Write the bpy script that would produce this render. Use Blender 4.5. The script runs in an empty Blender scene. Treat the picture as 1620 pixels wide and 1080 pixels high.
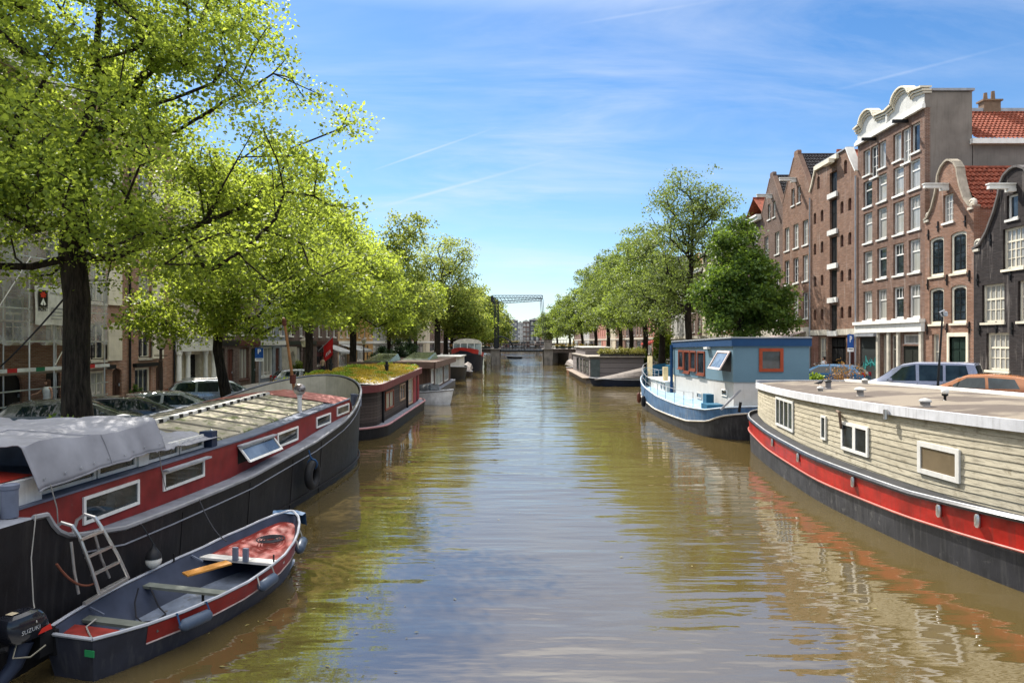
import bpy, math, random
import numpy as np
from mathutils import Vector, Matrix
from mathutils.geometry import tessellate_polygon
R = math.radians
rnd = random.Random(7)
sc = bpy.context.scene
COL = sc.collection

# ------------------------------------------------------------------ materials
def _new(name):
    m = bpy.data.materials.new(name); m.use_nodes = True
    nt = m.node_tree; nt.nodes.clear()
    out = nt.nodes.new('ShaderNodeOutputMaterial')
    return m, nt, out
def N(nt, t, **kw):
    n = nt.nodes.new(t)
    for k, v in kw.items(): setattr(n, k, v)
    return n
def setin(n, **kw):
    for k, v in kw.items(): n.inputs[k.replace('_', ' ')].default_value = v
def rgba(c): return (c[0], c[1], c[2], 1)
def noise(nt, vec, scale, detail=4, rough=.6):
    n = N(nt, 'ShaderNodeTexNoise'); n.inputs['Scale'].default_value = scale
    n.inputs['Detail'].default_value = detail; n.inputs['Roughness'].default_value = rough
    if vec is not None: nt.links.new(vec, n.inputs['Vector'])
    return n.outputs['Fac']
def ramp(nt, fac, a, b, ca=(0, 0, 0), cb=(1, 1, 1)):
    r = N(nt, 'ShaderNodeValToRGB'); e = r.color_ramp.elements
    e[0].position = a; e[0].color = rgba(ca); e[1].position = b; e[1].color = rgba(cb)
    nt.links.new(fac, r.inputs[0]); return r.outputs[0]
def mixc(nt, fac, a, b, mode='MIX'):
    m = N(nt, 'ShaderNodeMix', data_type='RGBA', blend_type=mode)
    for s, v in (('Factor', fac),): 
        if isinstance(v, (int, float)): m.inputs[0].default_value = v
        else: nt.links.new(v, m.inputs[0])
    for i, v in ((6, a), (7, b)):
        if isinstance(v, (tuple, list)): m.inputs[i].default_value = rgba(v)
        else: nt.links.new(v, m.inputs[i])
    return m.outputs[2]
def mapping(nt, vec, scale):
    m = N(nt, 'ShaderNodeMapping'); m.inputs['Scale'].default_value = scale
    nt.links.new(vec, m.inputs['Vector']); return m.outputs[0]
def coord(nt): return N(nt, 'ShaderNodeTexCoord').outputs['Object']
def bumpn(nt, h, strength, dist=.02, prev=None):
    b = N(nt, 'ShaderNodeBump'); b.inputs['Strength'].default_value = strength; b.inputs['Distance'].default_value = dist
    nt.links.new(h, b.inputs['Height'])
    if prev is not None: nt.links.new(prev, b.inputs['Normal'])
    return b.outputs[0]
def scl(c, k): return tuple(min(1, x * k) for x in c)

MATS = {}
def mat(name, col, rough=.6, metal=0, var=.25, scale=2.5, bump=.0, bscale=30, streak=0, scol=None, coat=0, spec=.2, rv=.12, spots=None):
    """painted / plain surface: blotches, vertical weather streaks, fine bump, per-object variation"""
    if name in MATS: return MATS[name]
    m, nt, out = _new(name); L = nt.links.new
    p = N(nt, 'ShaderNodeBsdfPrincipled'); L(p.outputs[0], out.inputs[0])
    v = coord(nt)
    c = mixc(nt, ramp(nt, noise(nt, v, scale), .3, .72), scl(col, 1 - var), scl(col, 1 + var))
    if streak:
        s = ramp(nt, noise(nt, mapping(nt, v, (7, 7, .45)), 1.6, 5, .65), .5, .72)
        f = N(nt, 'ShaderNodeMath', operation='MULTIPLY'); L(s, f.inputs[0]); f.inputs[1].default_value = streak
        c = mixc(nt, f.outputs[0], c, scol or scl(col, .35))
    if spots:
        thr, sc_, colr = spots
        c = mixc(nt, ramp(nt, noise(nt, v, sc_, 6, .7), thr, thr + .06), c, colr)
    oi = N(nt, 'ShaderNodeObjectInfo')
    hs = N(nt, 'ShaderNodeHueSaturation'); L(c, hs.inputs['Color'])
    mr = N(nt, 'ShaderNodeMapRange'); L(oi.outputs['Random'], mr.inputs[0]); mr.inputs[3].default_value = 1 - rv; mr.inputs[4].default_value = 1 + rv
    L(mr.outputs[0], hs.inputs['Value']); L(hs.outputs[0], p.inputs['Base Color'])
    rr = N(nt, 'ShaderNodeMapRange'); L(noise(nt, v, scale * 4), rr.inputs[0]); rr.inputs[3].default_value = max(.02, rough - .12); rr.inputs[4].default_value = min(1, rough + .12)
    L(rr.outputs[0], p.inputs['Roughness'])
    setin(p, Metallic=metal); p.inputs['Coat Weight'].default_value = coat; p.inputs['Specular IOR Level'].default_value = spec
    if coat: p.inputs['Coat Roughness'].default_value = .05
    if bump: L(bumpn(nt, noise(nt, v, bscale, 5), bump, .01), p.inputs['Normal'])
    MATS[name] = m; return m

def brick(name, c1, c2, mortar=(.33, .3, .27), dirt=.75, bw=.22, bh=.068):
    if name in MATS: return MATS[name]
    m, nt, out = _new(name); L = nt.links.new
    p = N(nt, 'ShaderNodeBsdfPrincipled'); L(p.outputs[0], out.inputs[0])
    v = coord(nt); s = N(nt, 'ShaderNodeSeparateXYZ'); L(v, s.inputs[0])
    a = N(nt, 'ShaderNodeMath', operation='ADD'); L(s.outputs[0], a.inputs[0]); L(s.outputs[1], a.inputs[1])
    cb = N(nt, 'ShaderNodeCombineXYZ'); L(a.outputs[0], cb.inputs[0]); L(s.outputs[2], cb.inputs[1])
    b = N(nt, 'ShaderNodeTexBrick'); L(cb.outputs[0], b.inputs['Vector'])
    setin(b, Color1=rgba(c1), Color2=rgba(c2), Mortar=rgba(mortar), Scale=1.0)
    b.inputs['Brick Width'].default_value = bw; b.inputs['Row Height'].default_value = bh; b.inputs['Mortar Size'].default_value = .007
    c = b.outputs['Color']
    row = noise(nt, mapping(nt, cb.outputs[0], (1.2, 9, 1)), 1.5, 3)       # courses fired a little lighter or darker
    c = mixc(nt, ramp(nt, row, .35, .65), c, mixc(nt, 1.0, c, (.62, .58, .56), 'MULTIPLY'))
    c = mixc(nt, ramp(nt, noise(nt, v, .6, 5, .65), .45, .75, (0, 0, 0), (dirt,) * 3), c, scl(c1, .45))
    c = mixc(nt, ramp(nt, noise(nt, mapping(nt, v, (3, 3, .3)), 1.2, 5), .56, .74, (0, 0, 0), (.45,) * 3), c, (.42, .37, .33))
    L(c, p.inputs['Base Color']); p.inputs['Roughness'].default_value = .88; p.inputs['Specular IOR Level'].default_value = .15
    hgt = mixc(nt, .5, b.outputs['Fac'], noise(nt, v, 60, 3))
    bm = N(nt, 'ShaderNodeBump', invert=True); bm.inputs['Strength'].default_value = .5; bm.inputs['Distance'].default_value = .012
    L(hgt, bm.inputs['Height']); L(bm.outputs[0], p.inputs['Normal'])
    MATS[name] = m; return m

def planks(name, col, axis=2, pitch=.14, rough=.75, var=.35, gap=.06, streak=.3):
    """boards across one axis, each board its own tone, dark joints"""
    if name in MATS: return MATS[name]
    m, nt, out = _new(name); L = nt.links.new
    p = N(nt, 'ShaderNodeBsdfPrincipled'); L(p.outputs[0], out.inputs[0])
    v = coord(nt); s = N(nt, 'ShaderNodeSeparateXYZ'); L(v, s.inputs[0])
    if axis == 3:
        a = N(nt, 'ShaderNodeMath', operation='ADD'); L(s.outputs[0], a.inputs[0]); L(s.outputs[1], a.inputs[1]); src = a.outputs[0]
    else: src = s.outputs[axis]
    d = N(nt, 'ShaderNodeMath', operation='DIVIDE'); L(src, d.inputs[0]); d.inputs[1].default_value = pitch
    fl = N(nt, 'ShaderNodeMath', operation='FLOOR'); L(d.outputs[0], fl.inputs[0])
    fr = N(nt, 'ShaderNodeMath', operation='FRACT'); L(d.outputs[0], fr.inputs[0])
    wn = N(nt, 'ShaderNodeTexWhiteNoise', noise_dimensions='1D'); L(fl.outputs[0], wn.inputs['W'])
    c = mixc(nt, wn.outputs['Value'], scl(col, 1 - var), scl(col, 1 + var))
    g = (.6, 14, 14) if axis == 1 or axis == 2 else (14, 14, .6)
    c = mixc(nt, ramp(nt, noise(nt, mapping(nt, v, g), 1.5, 6, .7), .45, .7, (0, 0, 0), (streak + .2,) * 3), c, scl(col, .45))
    c = mixc(nt, ramp(nt, noise(nt, v, 1.1, 5), .5, .75, (0, 0, 0), (streak,) * 3), c, scl(col, .5))
    lt = N(nt, 'ShaderNodeMath', operation='LESS_THAN'); L(fr.outputs[0], lt.inputs[0]); lt.inputs[1].default_value = gap
    c = mixc(nt, lt.outputs[0], c, scl(col, .12))
    L(c, p.inputs['Base Color']); p.inputs['Roughness'].default_value = rough; p.inputs['Specular IOR Level'].default_value = .2
    iv = N(nt, 'ShaderNodeMath', operation='SUBTRACT'); iv.inputs[0].default_value = 1; L(lt.outputs[0], iv.inputs[1])
    L(bumpn(nt, iv.outputs[0], .6, .01), p.inputs['Normal'])
    MATS[name] = m; return m

def glass(name, col=(.012, .016, .02), light=(.35, .34, .31), share=.35, rough=.04, spec=.6):
    """window pane over a dim room; on some windows a pale curtain hangs behind"""
    if name in MATS: return MATS[name]
    m, nt, out = _new(name); L = nt.links.new
    p = N(nt, 'ShaderNodeBsdfPrincipled'); L(p.outputs[0], out.inputs[0])
    v = coord(nt); oi = N(nt, 'ShaderNodeObjectInfo')
    folds = ramp(nt, noise(nt, mapping(nt, v, (9, 9, .2)), 1, 2), .3, .7, scl(light, .55), light)
    lt = N(nt, 'ShaderNodeMath', operation='LESS_THAN'); L(oi.outputs['Random'], lt.inputs[0]); lt.inputs[1].default_value = share
    room = ramp(nt, noise(nt, v, 1.3, 3), .4, .75, col, scl(col, 4))
    L(mixc(nt, lt.outputs[0], room, folds), p.inputs['Base Color'])
    p.inputs['Roughness'].default_value = rough; p.inputs['Specular IOR Level'].default_value = spec
    L(bumpn(nt, noise(nt, v, 1.7, 2), .05, .02), p.inputs['Normal'])
    MATS[name] = m; return m

def leafmat(name, c1, c2, trans, tw=.45):
    if name in MATS: return MATS[name]
    m, nt, out = _new(name); L = nt.links.new
    at = N(nt, 'ShaderNodeAttribute', attribute_name='v')
    c = mixc(nt, at.outputs['Fac'], c1, c2)
    t = mixc(nt, at.outputs['Fac'], scl(trans, .6), scl(trans, 1.25))
    p = N(nt, 'ShaderNodeBsdfPrincipled'); L(c, p.inputs['Base Color']); p.inputs['Roughness'].default_value = .5; p.inputs['Specular IOR Level'].default_value = .22
    tr = N(nt, 'ShaderNodeBsdfTranslucent'); L(t, tr.inputs[0])
    mx = N(nt, 'ShaderNodeMixShader'); mx.inputs[0].default_value = tw
    L(p.outputs[0], mx.inputs[1]); L(tr.outputs[0], mx.inputs[2]); L(mx.outputs[0], out.inputs[0])
    MATS[name] = m; return m

# ------------------------------------------------------------------ mesh builder
class MB:
    def __init__(s): s.v = []; s.f = []
    def add(s, vs, fs):
        o = len(s.v); s.v += [tuple(p) for p in vs]; s.f += [tuple(i + o for i in f) for f in fs]; return s
    def box(s, x0, x1, y0, y1, z0, z1):
        return s.add([(x0, y0, z0), (x1, y0, z0), (x1, y1, z0), (x0, y1, z0), (x0, y0, z1), (x1, y0, z1), (x1, y1, z1), (x0, y1, z1)],
                     [(0, 3, 2, 1), (4, 5, 6, 7), (0, 1, 5, 4), (1, 2, 6, 5), (2, 3, 7, 6), (3, 0, 4, 7)])
    def bar(s, p, q, w, h=None, up=(0, 0, 1)):
        h = h or w; p, q = Vector(p), Vector(q); d = (q - p).normalized(); u = Vector(up)
        if abs(d.dot(u)) > .95: u = Vector((1, 0, 0))
        a = d.cross(u).normalized(); b = a.cross(d).normalized(); a = a * w / 2; b = b * h / 2
        return s.add([p - a - b, p + a - b, p + a + b, p - a + b, q - a - b, q + a - b, q + a + b, q - a + b],
                     [(0, 1, 2, 3), (7, 6, 5, 4), (0, 4, 5, 1), (1, 5, 6, 2), (2, 6, 7, 3), (3, 7, 4, 0)])
    def tube(s, pts, r, n=8, cap=True):
        pts = [Vector(p) for p in pts]; k = len(pts)
        rs = r if isinstance(r, (list, tuple)) else [r] * k
        vs = []; a = None
        for i, p in enumerate(pts):
            d = (pts[min(i + 1, k - 1)] - pts[max(i - 1, 0)])
            d = d.normalized() if d.length > 1e-9 else Vector((0, 0, 1))
            if a is None: a = d.orthogonal().normalized()
            else:
                a = a - d * a.dot(d); a = a.normalized() if a.length > 1e-6 else d.orthogonal().normalized()
            b = d.cross(a)
            for j in range(n):
                t = 2 * math.pi * j / n; vs.append(p + (a * math.cos(t) + b * math.sin(t)) * rs[i])
        fs = [(i * n + j, i * n + (j + 1) % n, (i + 1) * n + (j + 1) % n, (i + 1) * n + j) for i in range(k - 1) for j in range(n)]
        if cap: fs += [tuple(range(n - 1, -1, -1)), tuple((k - 1) * n + j for j in range(n))]
        return s.add(vs, fs)
    def lathe(s, prof, c=(0, 0, 0), n=16, axis='z'):
        vs = []
        for r, z in prof:
            for j in range(n):
                t = 2 * math.pi * j / n; x, y = r * math.cos(t), r * math.sin(t)
                p = (x, y, z) if axis == 'z' else ((z, x, y) if axis == 'x' else (x, z, y))
                vs.append((p[0] + c[0], p[1] + c[1], p[2] + c[2]))
        k = len(prof)
        fs = [(i * n + j, i * n + (j + 1) % n, (i + 1) * n + (j + 1) % n, (i + 1) * n + j) for i in range(k - 1) for j in range(n)]
        fs += [tuple(range(n - 1, -1, -1)), tuple((k - 1) * n + j for j in range(n))]
        return s.add(vs, fs)
    def torus(s, c, R_, r, axis='x', n=24, m=10, sq=1):
        vs = []
        for i in range(n):
            t = 2 * math.pi * i / n
            for j in range(m):
                u = 2 * math.pi * j / m; q = R_ + r * math.cos(u); w = r * sq * math.sin(u)
                p = {'x': (w, q * math.cos(t), q * math.sin(t)), 'y': (q * math.cos(t), w, q * math.sin(t)), 'z': (q * math.cos(t), q * math.sin(t), w)}[axis]
                vs.append((p[0] + c[0], p[1] + c[1], p[2] + c[2]))
        return s.add(vs, [(i * m + j, ((i + 1) % n) * m + j, ((i + 1) % n) * m + (j + 1) % m, i * m + (j + 1) % m) for i in range(n) for j in range(m)])
    def grid(s, rows, close=False):
        """rows: list of equally long point lists"""
        n = len(rows[0]); vs = [p for r in rows for p in r]; fs = []
        for i in range(len(rows) - 1):
            for j in range(n if close else n - 1):
                k = (j + 1) % n; fs.append((i * n + j, i * n + k, (i + 1) * n + k, (i + 1) * n + j))
        return s.add(vs, fs)
    def poly(s, outer, holes=(), fn=None, depth=0.0):
        """flat polygon with holes; fn maps (u,v,w) to a point; depth extrudes with rims"""
        fn = fn or (lambda u, v, w: (u, w, v))
        loops = [list(outer)] + [list(h) for h in holes]
        flat = [p for l in loops for p in l]
        tri = tessellate_polygon([[Vector((p[0], p[1], 0)) for p in l] for l in loops])
        s.add([fn(p[0], p[1], 0) for p in flat], [tuple(t) for t in tri])
        if depth:
            for l in loops:
                k = len(l)
                s.add([fn(p[0], p[1], 0) for p in l] + [fn(p[0], p[1], depth) for p in l],
                      [(i, (i + 1) % k, k + (i + 1) % k, k + i) for i in range(k)])
            s.add([fn(p[0], p[1], depth) for p in loops[0]] , [tuple(range(len(loops[0])))]) if not holes else None
        return s
    def build(s, name, m, parent=None, smooth=False, loc=None, bevel=0):
        me = bpy.data.meshes.new(name); me.from_pydata(s.v, [], s.f); me.update()
        import bmesh
        bm = bmesh.new(); bm.from_mesh(me); bmesh.ops.recalc_face_normals(bm, faces=bm.faces); bm.to_mesh(me); bm.free()
        if m is not None: me.materials.append(m)
        if smooth:
            me.polygons.foreach_set('use_smooth', [True] * len(me.polygons))
            try: me.set_sharp_from_angle(angle=R(smooth if smooth is not True else 40))
            except Exception: pass
        o = bpy.data.objects.new(name, me); COL.objects.link(o)
        if parent is not None: o.parent = parent
        if loc: o.location = loc
        if bevel:
            b = o.modifiers.new('bevel', 'BEVEL'); b.width = bevel; b.segments = 2; b.limit_method = 'ANGLE'
        return o

def tag(o, label=None, cat=None, group=None, kind=None):
    if label: o['label'] = label
    if cat: o['category'] = cat
    if group: o['group'] = group
    if kind: o['kind'] = kind
    return o
def thing(name, label, cat, loc=(0, 0, 0), rz=0, group=None):
    o = bpy.data.objects.new(name, None); COL.objects.link(o)
    o.location = loc; o.rotation_euler = (0, 0, rz); o.empty_display_size = .2
    return tag(o, label, cat, group)
KIDS = {}
def copy_tree(o, parent=None):
    c = o.copy(); COL.objects.link(c)
    if parent is not None: c.parent = parent
    for ch in list(o.children): copy_tree(ch, c)
    return c
def text_mb(mb, s, size, fn, bold=.0, width=None):
    """lettering as real thin mesh; fn maps (u,v) to a point"""
    cu = bpy.data.curves.new('lettering', 'FONT'); cu.body = s; cu.size = size; cu.offset = bold; cu.resolution_u = 2
    cu.align_x = 'CENTER'; cu.align_y = 'CENTER'
    o = bpy.data.objects.new('lettering', cu); COL.objects.link(o)
    dg = bpy.context.evaluated_depsgraph_get(); me = o.evaluated_get(dg).to_mesh()
    k = 1
    if width:
        xs = [v.co.x for v in me.vertices]; k = width / max(1e-6, max(xs) - min(xs))
    mb.add([fn(v.co.x * k, v.co.y) for v in me.vertices], [tuple(p.vertices) for p in me.polygons])
    o.evaluated_get(dg).to_mesh_clear(); bpy.data.objects.remove(o); bpy.data.curves.remove(cu)
def arc(n, f): return [f(i / n) for i in range(n + 1)]
def lerp(a, b, t): return a + (b - a) * t
def interp(xs, ys, x): return float(np.interp(x, xs, ys))

# ------------------------------------------------------------------ camera, light, sky
EYE = 4.2
cam = bpy.data.cameras.new('camera'); cam.lens = 24; cam.sensor_width = 36; cam.clip_end = 3000; cam.clip_start = .1
cam.shift_x = -5 / 1620
co = bpy.data.objects.new('camera', cam); COL.objects.link(co); co.location = (0, 0, EYE); co.rotation_euler = (R(90), 0, 0); sc.camera = co
SUN = Vector((-.345, .585, .735)).normalized()
sun = bpy.data.lights.new('sun', 'SUN'); sun.energy = 4.4; sun.angle = R(.53); sun.color = (1, .955, .88)
so = bpy.data.objects.new('sun', sun); COL.objects.link(so); so.location = SUN * 100; so.rotation_euler = SUN.to_track_quat('Z', 'Y').to_euler()
w = bpy.data.worlds.new('World'); sc.world = w; w.use_nodes = True
nt = w.node_tree; nt.nodes.clear(); L = nt.links.new
wo = N(nt, 'ShaderNodeOutputWorld'); bg = N(nt, 'ShaderNodeBackground'); L(bg.outputs[0], wo.inputs[0])
sky = N(nt, 'ShaderNodeTexSky', sky_type='NISHITA'); sky.sun_disc = False
sky.sun_elevation = math.asin(SUN.z); sky.sun_rotation = math.atan2(SUN.x, SUN.y) % (2 * math.pi)
sky.air_density = 1.0; sky.dust_density = .25; sky.ozone_density = 2.6; sky.altitude = 0
bg.inputs['Strength'].default_value = .08
hs = N(nt, 'ShaderNodeHueSaturation'); L(sky.outputs[0], hs.inputs['Color']); hs.inputs['Saturation'].default_value = 1.26; hs.inputs['Value'].default_value = 1.0
tc = N(nt, 'ShaderNodeTexCoord'); gen = tc.outputs['Generated']
sp = N(nt, 'ShaderNodeSeparateXYZ'); L(gen, sp.inputs[0])
def MATH(op, a, b=None, clamp=False):
    n = N(nt, 'ShaderNodeMath', operation=op, use_clamp=clamp)
    for i, v in enumerate((a, b)):
        if v is None: continue
        if isinstance(v, (int, float)): n.inputs[i].default_value = v
        else: L(v, n.inputs[i])
    return n.outputs[0]
zc = MATH('MAXIMUM', sp.outputs[2], .03)
cx = MATH('DIVIDE', sp.outputs[0], MATH('ADD', zc, .18)); cy = MATH('DIVIDE', sp.outputs[1], MATH('ADD', zc, .18))
cv = N(nt, 'ShaderNodeCombineXYZ'); L(cx, cv.inputs[0]); L(cy, cv.inputs[1])
mp = N(nt, 'ShaderNodeMapping'); L(cv.outputs[0], mp.inputs[0]); mp.inputs['Rotation'].default_value = (0, 0, R(28)); mp.inputs['Scale'].default_value = (.55, 1.9, 1)
n1 = N(nt, 'ShaderNodeTexNoise'); L(mp.outputs[0], n1.inputs[0]); setin(n1, Scale=1.5, Detail=9, Roughness=.62, Distortion=.5)
n2 = N(nt, 'ShaderNodeTexNoise'); L(cv.outputs[0], n2.inputs[0]); setin(n2, Scale=.75, Detail=4, Roughness=.55)
ci = MATH('MULTIPLY', ramp(nt, n1.outputs['Fac'], .4, .72), ramp(nt, n2.outputs['Fac'], .36, .66))
# bright broken cloud added overhead and behind the viewer for fill light and reflections
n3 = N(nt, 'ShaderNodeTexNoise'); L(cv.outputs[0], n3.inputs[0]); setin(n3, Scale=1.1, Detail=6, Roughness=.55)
fill_cloud = MATH('ADD', MATH('MULTIPLY', MATH('SUBTRACT', sp.outputs[2], .41), 3.4), MATH('MULTIPLY', sp.outputs[1], -.08))
fill_cloud = MATH('MULTIPLY', MATH('MULTIPLY', fill_cloud, 1.0, True), ramp(nt, n3.outputs['Fac'], .3, .5, (.85,) * 3))
def trail(p, q, wdt, fade):
    """a vapour trail: the great circle through two directions, between them"""
    p, q = Vector(p).normalized(), Vector(q).normalized(); n = p.cross(q).normalized(); t = (q - p).normalized(); L0 = (q - p).length
    def dot(vv):
        d = N(nt, 'ShaderNodeVectorMath', operation='DOT_PRODUCT'); L(gen, d.inputs[0]); d.inputs[1].default_value = vv; return d.outputs['Value']
    s = MATH('SUBTRACT', dot(t), t.dot(p))
    a = MATH('ABSOLUTE', dot(n))
    core = MATH('SUBTRACT', 1, MATH('DIVIDE', a, wdt), True)
    ins = MATH('MULTIPLY', MATH('MULTIPLY', s, 14, True), MATH('MULTIPLY', MATH('SUBTRACT', L0, s), fade, True))
    return MATH('MULTIPLY', core, ins)
def PD(px, py): return ((px - 815) / 1080, 1, (540 - py) / 1080)
trs = [MATH('MULTIPLY', trail(PD(586, 271), PD(790, 200), .0019, 5), .58), MATH('MULTIPLY', trail(PD(600, 328), PD(900, 246), .003, 4), .38),
       MATH('MULTIPLY', trail(PD(900, 40), PD(1190, -8), .0025, 4), .2), MATH('MULTIPLY', trail(PD(1310, 146), PD(1640, 62), .0025, 6), .2)]
tt = trs[0]
for x in trs[1:]: tt = MATH('ADD', tt, x)
cf = MATH('ADD', MATH('MULTIPLY', ci, .74), tt, True)
hz = MATH('MULTIPLY', MATH('POWER', MATH('SUBTRACT', 1, zc, True), 5), .36)
cf = MATH('ADD', cf, MATH('MULTIPLY', hz, 1.0), True)
cloudy = N(nt, 'ShaderNodeMix', data_type='RGBA')
L(mixc(nt, cf, mixc(nt, 1.0, hs.outputs[0], (.80, .92, 1.0), 'MULTIPLY'), (5.6, 6.1, 7.0)), cloudy.inputs[6]); L(fill_cloud, cloudy.inputs[0]); cloudy.inputs[7].default_value = (15.0, 15.0, 15.2, 1); L(cloudy.outputs[2], bg.inputs['Color'])
sc.view_settings.view_transform = 'Standard'; sc.view_settings.look = 'None'; sc.view_settings.exposure = 1.0; sc.view_settings.gamma = 1
sc.render.engine = 'CYCLES'; cy_ = sc.cycles
cy_.max_bounces = 6; cy_.diffuse_bounces = 3; cy_.glossy_bounces = 3; cy_.transmission_bounces = 4; cy_.transparent_max_bounces = 8
sc.render.filter_size = .95; cy_.use_denoising = True; cy_.use_adaptive_sampling = False; cy_.adaptive_threshold = .008
cy_.caustics_reflective = False; cy_.caustics_refractive = False; cy_.sample_clamp_indirect = 4
# ------------------------------------------------------------------ the setting
def watermat():
    m, nt, out = _new('canal_water'); L = nt.links.new
    p = N(nt, 'ShaderNodeBsdfPrincipled'); L(p.outputs[0], out.inputs[0])
    v = coord(nt)
    c = mixc(nt, ramp(nt, noise(nt, mapping(nt, v, (.12, .05, 1)), 1, 4), .35, .7), (.072, .05, .016), (.1, .075, .03))
    L(c, p.inputs['Base Color']); setin(p, Roughness=.03, IOR=3.0)
    a = noise(nt, mapping(nt, v, (.2, .8, 1)), 1.0, 2, .5)
    b = noise(nt, mapping(nt, v, (.55, 2.3, 1)), 1.0, 2, .5)
    d = noise(nt, mapping(nt, v, (2.2, 7, 1)), 1.0, 2, .5)
    calm = ramp(nt, noise(nt, mapping(nt, v, (.1, .07, 1)), 1, 3), .38, .62, (.3,) * 3, (1,) * 3)
    h = N(nt, 'ShaderNodeMath', operation='MULTIPLY_ADD'); L(b, h.inputs[0]); h.inputs[1].default_value = .42; L(a, h.inputs[2])
    h2 = N(nt, 'ShaderNodeMath', operation='MULTIPLY_ADD'); L(d, h2.inputs[0]); h2.inputs[1].default_value = .07; L(h.outputs[0], h2.inputs[2])
    h3 = N(nt, 'ShaderNodeMath', operation='MULTIPLY'); L(h2.outputs[0], h3.inputs[0]); L(calm, h3.inputs[1])
    sy_ = N(nt, 'ShaderNodeSeparateXYZ'); L(v, sy_.inputs[0]); fa = N(nt, 'ShaderNodeMapRange'); L(sy_.outputs[1], fa.inputs[0]); fa.inputs[1].default_value = 45; fa.inputs[2].default_value = 150; fa.inputs[3].default_value = 1; fa.inputs[4].default_value = 3.0
    h4 = N(nt, 'ShaderNodeMath', operation='MULTIPLY'); L(h3.outputs[0], h4.inputs[0]); L(fa.outputs[0], h4.inputs[1]); h3 = h4
    L(bumpn(nt, h3.outputs[0], .66, .1), p.inputs['Normal'])
    return m
def paving(name, c, c2):
    return brick(name, c, c2, (.12, .11, .1), .35, .2, .1)
QL, QR = -11.9, 14.2            # quay faces
SL, SR = .85, 1.5               # street levels
def sheet(name, x0, x1, y0, y1, z, m):
    o = MB().add([(x0, y0, z), (x1, y0, z), (x1, y1, z), (x0, y1, z)], [(0, 1, 2, 3)]).build(name, m); return tag(o, kind='structure')
sheet('ground', -1500, 1500, -200, 2500, -.6, mat('earth', (.16, .15, .1), .9))
sheet('water', QL - .2, QR + .2, -40, 292, 0, watermat())
cob = mat('cobbles', (.27, .235, .2), .85, var=.3, scale=1.4, bump=.6, bscale=9)
asp = mat('asphalt', (.085, .083, .08), .85, var=.25, scale=1.2, bump=.3)
pav = mat('pavement_slabs', (.36, .335, .3), .85, var=.22, scale=2, bump=.3)
qst = mat('quay_stone', (.17, .16, .14), .85, var=.35, scale=2, bump=.4, streak=.5, rv=0)
def slab(name, x0, x1, y0, y1, z0, z1, m): return tag(MB().box(x0, x1, y0, y1, z0, z1).build(name, m), kind='structure')
slab('street', -17.9, QL, -30, 292, -.5, SL, cob)
slab('street', QR, 20.3, -30, 292, -.5, SR, cob)
slab('pavement', -40, -17.9, -30, 292, -.5, SL + .12, pav)
slab('pavement', 20.3, 50, -30, 292, -.5, SR + .12, pav)
slab('street', -60, 70, 292, 330, -.5, SR, asp)
for nm, xa, xb, z in (('quay_wall', QL - .02, QL + .28, SL), ('quay_wall', QR - .28, QR + .02, SR)):
    o = MB().box(xa, xb, -30, 292, -.55, z + .05).build(nm, brick('quay_brick', (.14, .1, .08), (.1, .08, .07), (.16, .15, .13))); tag(o, kind='structure')
    tag(MB().box(xa - .04, xb + .04, -30, 292, z + .05, z + .2).build('quay_coping', qst), kind='structure')

# ------------------------------------------------------------------ houses
WHITE = mat('white_paint', (.72, .70, .65), .5, var=.1, scale=3, streak=.25, scol=(.4, .37, .31))
CREAM = mat('cream_paint', (.68, .62, .49), .55, var=.1, streak=.25, scol=(.35, .3, .22))
DGREEN = mat('dark_green_paint', (.015, .028, .022), .35, var=.2)
BLACKP = mat('black_paint', (.013, .013, .014), .4, var=.3)
DARKIN = mat('dark_doorway', (.012, .011, .011), .7, var=.3)
PANE = glass('window_pane', share=.5, light=(.42, .41, .37))
PANEC = glass('window_pane_curtain', share=.75, light=(.42, .41, .37))
SHUT = mat('shutter_red', (.085, .03, .022), .6)
STONE = mat('pale_stone', (.5, .46, .38), .8, var=.2, streak=.5, scol=(.15, .13, .1), bump=.2)
PLAST = mat('grey_render', (.19, .165, .142), .9, var=.2, scale=.9, streak=.3, bump=.25, rv=0)
LEAD = mat('lead_flashing', (.3, .31, .33), .5, var=.2)
TRED = mat('red_pantile', (.23, .062, .034), .8, var=.5, scale=5, streak=.2, rv=.08)
TGREY = mat('grey_pantile', (.045, .043, .045), .5, var=.5, scale=5, rv=.08)
def tiled(p00, p10, p01, p11, tw=.24, th=.34, real=True):
    """pantiles laid over the quad: p00-p10 along the eave, p01-p11 along the ridge"""
    a, b, c, d = map(Vector, (p00, p10, p01, p11)); mb = MB()
    nrm = (b - a).cross(c - a).normalized()
    if nrm.z < 0: nrm = -nrm
    if not real: return mb.add([a, b, d, c], [(0, 1, 2, 3)])
    nu = max(2, int((b - a).length / tw)) * 4; nv = max(2, int((c - a).length / th)); rows = []
    for j in range(nv):
        for k, (dv, lift) in enumerate(((0, .085), (.97, .012))):
            v = (j + dv) / nv; row = []
            for i in range(nu + 1):
                u = i / nu; q = a.lerp(b, u).lerp(c.lerp(d, u), v)
                row.append(q + nrm * (lift + .045 * math.sin(2 * math.pi * i / 4 + .6)))
            rows.append(row)
    return mb.grid(rows)
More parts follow.
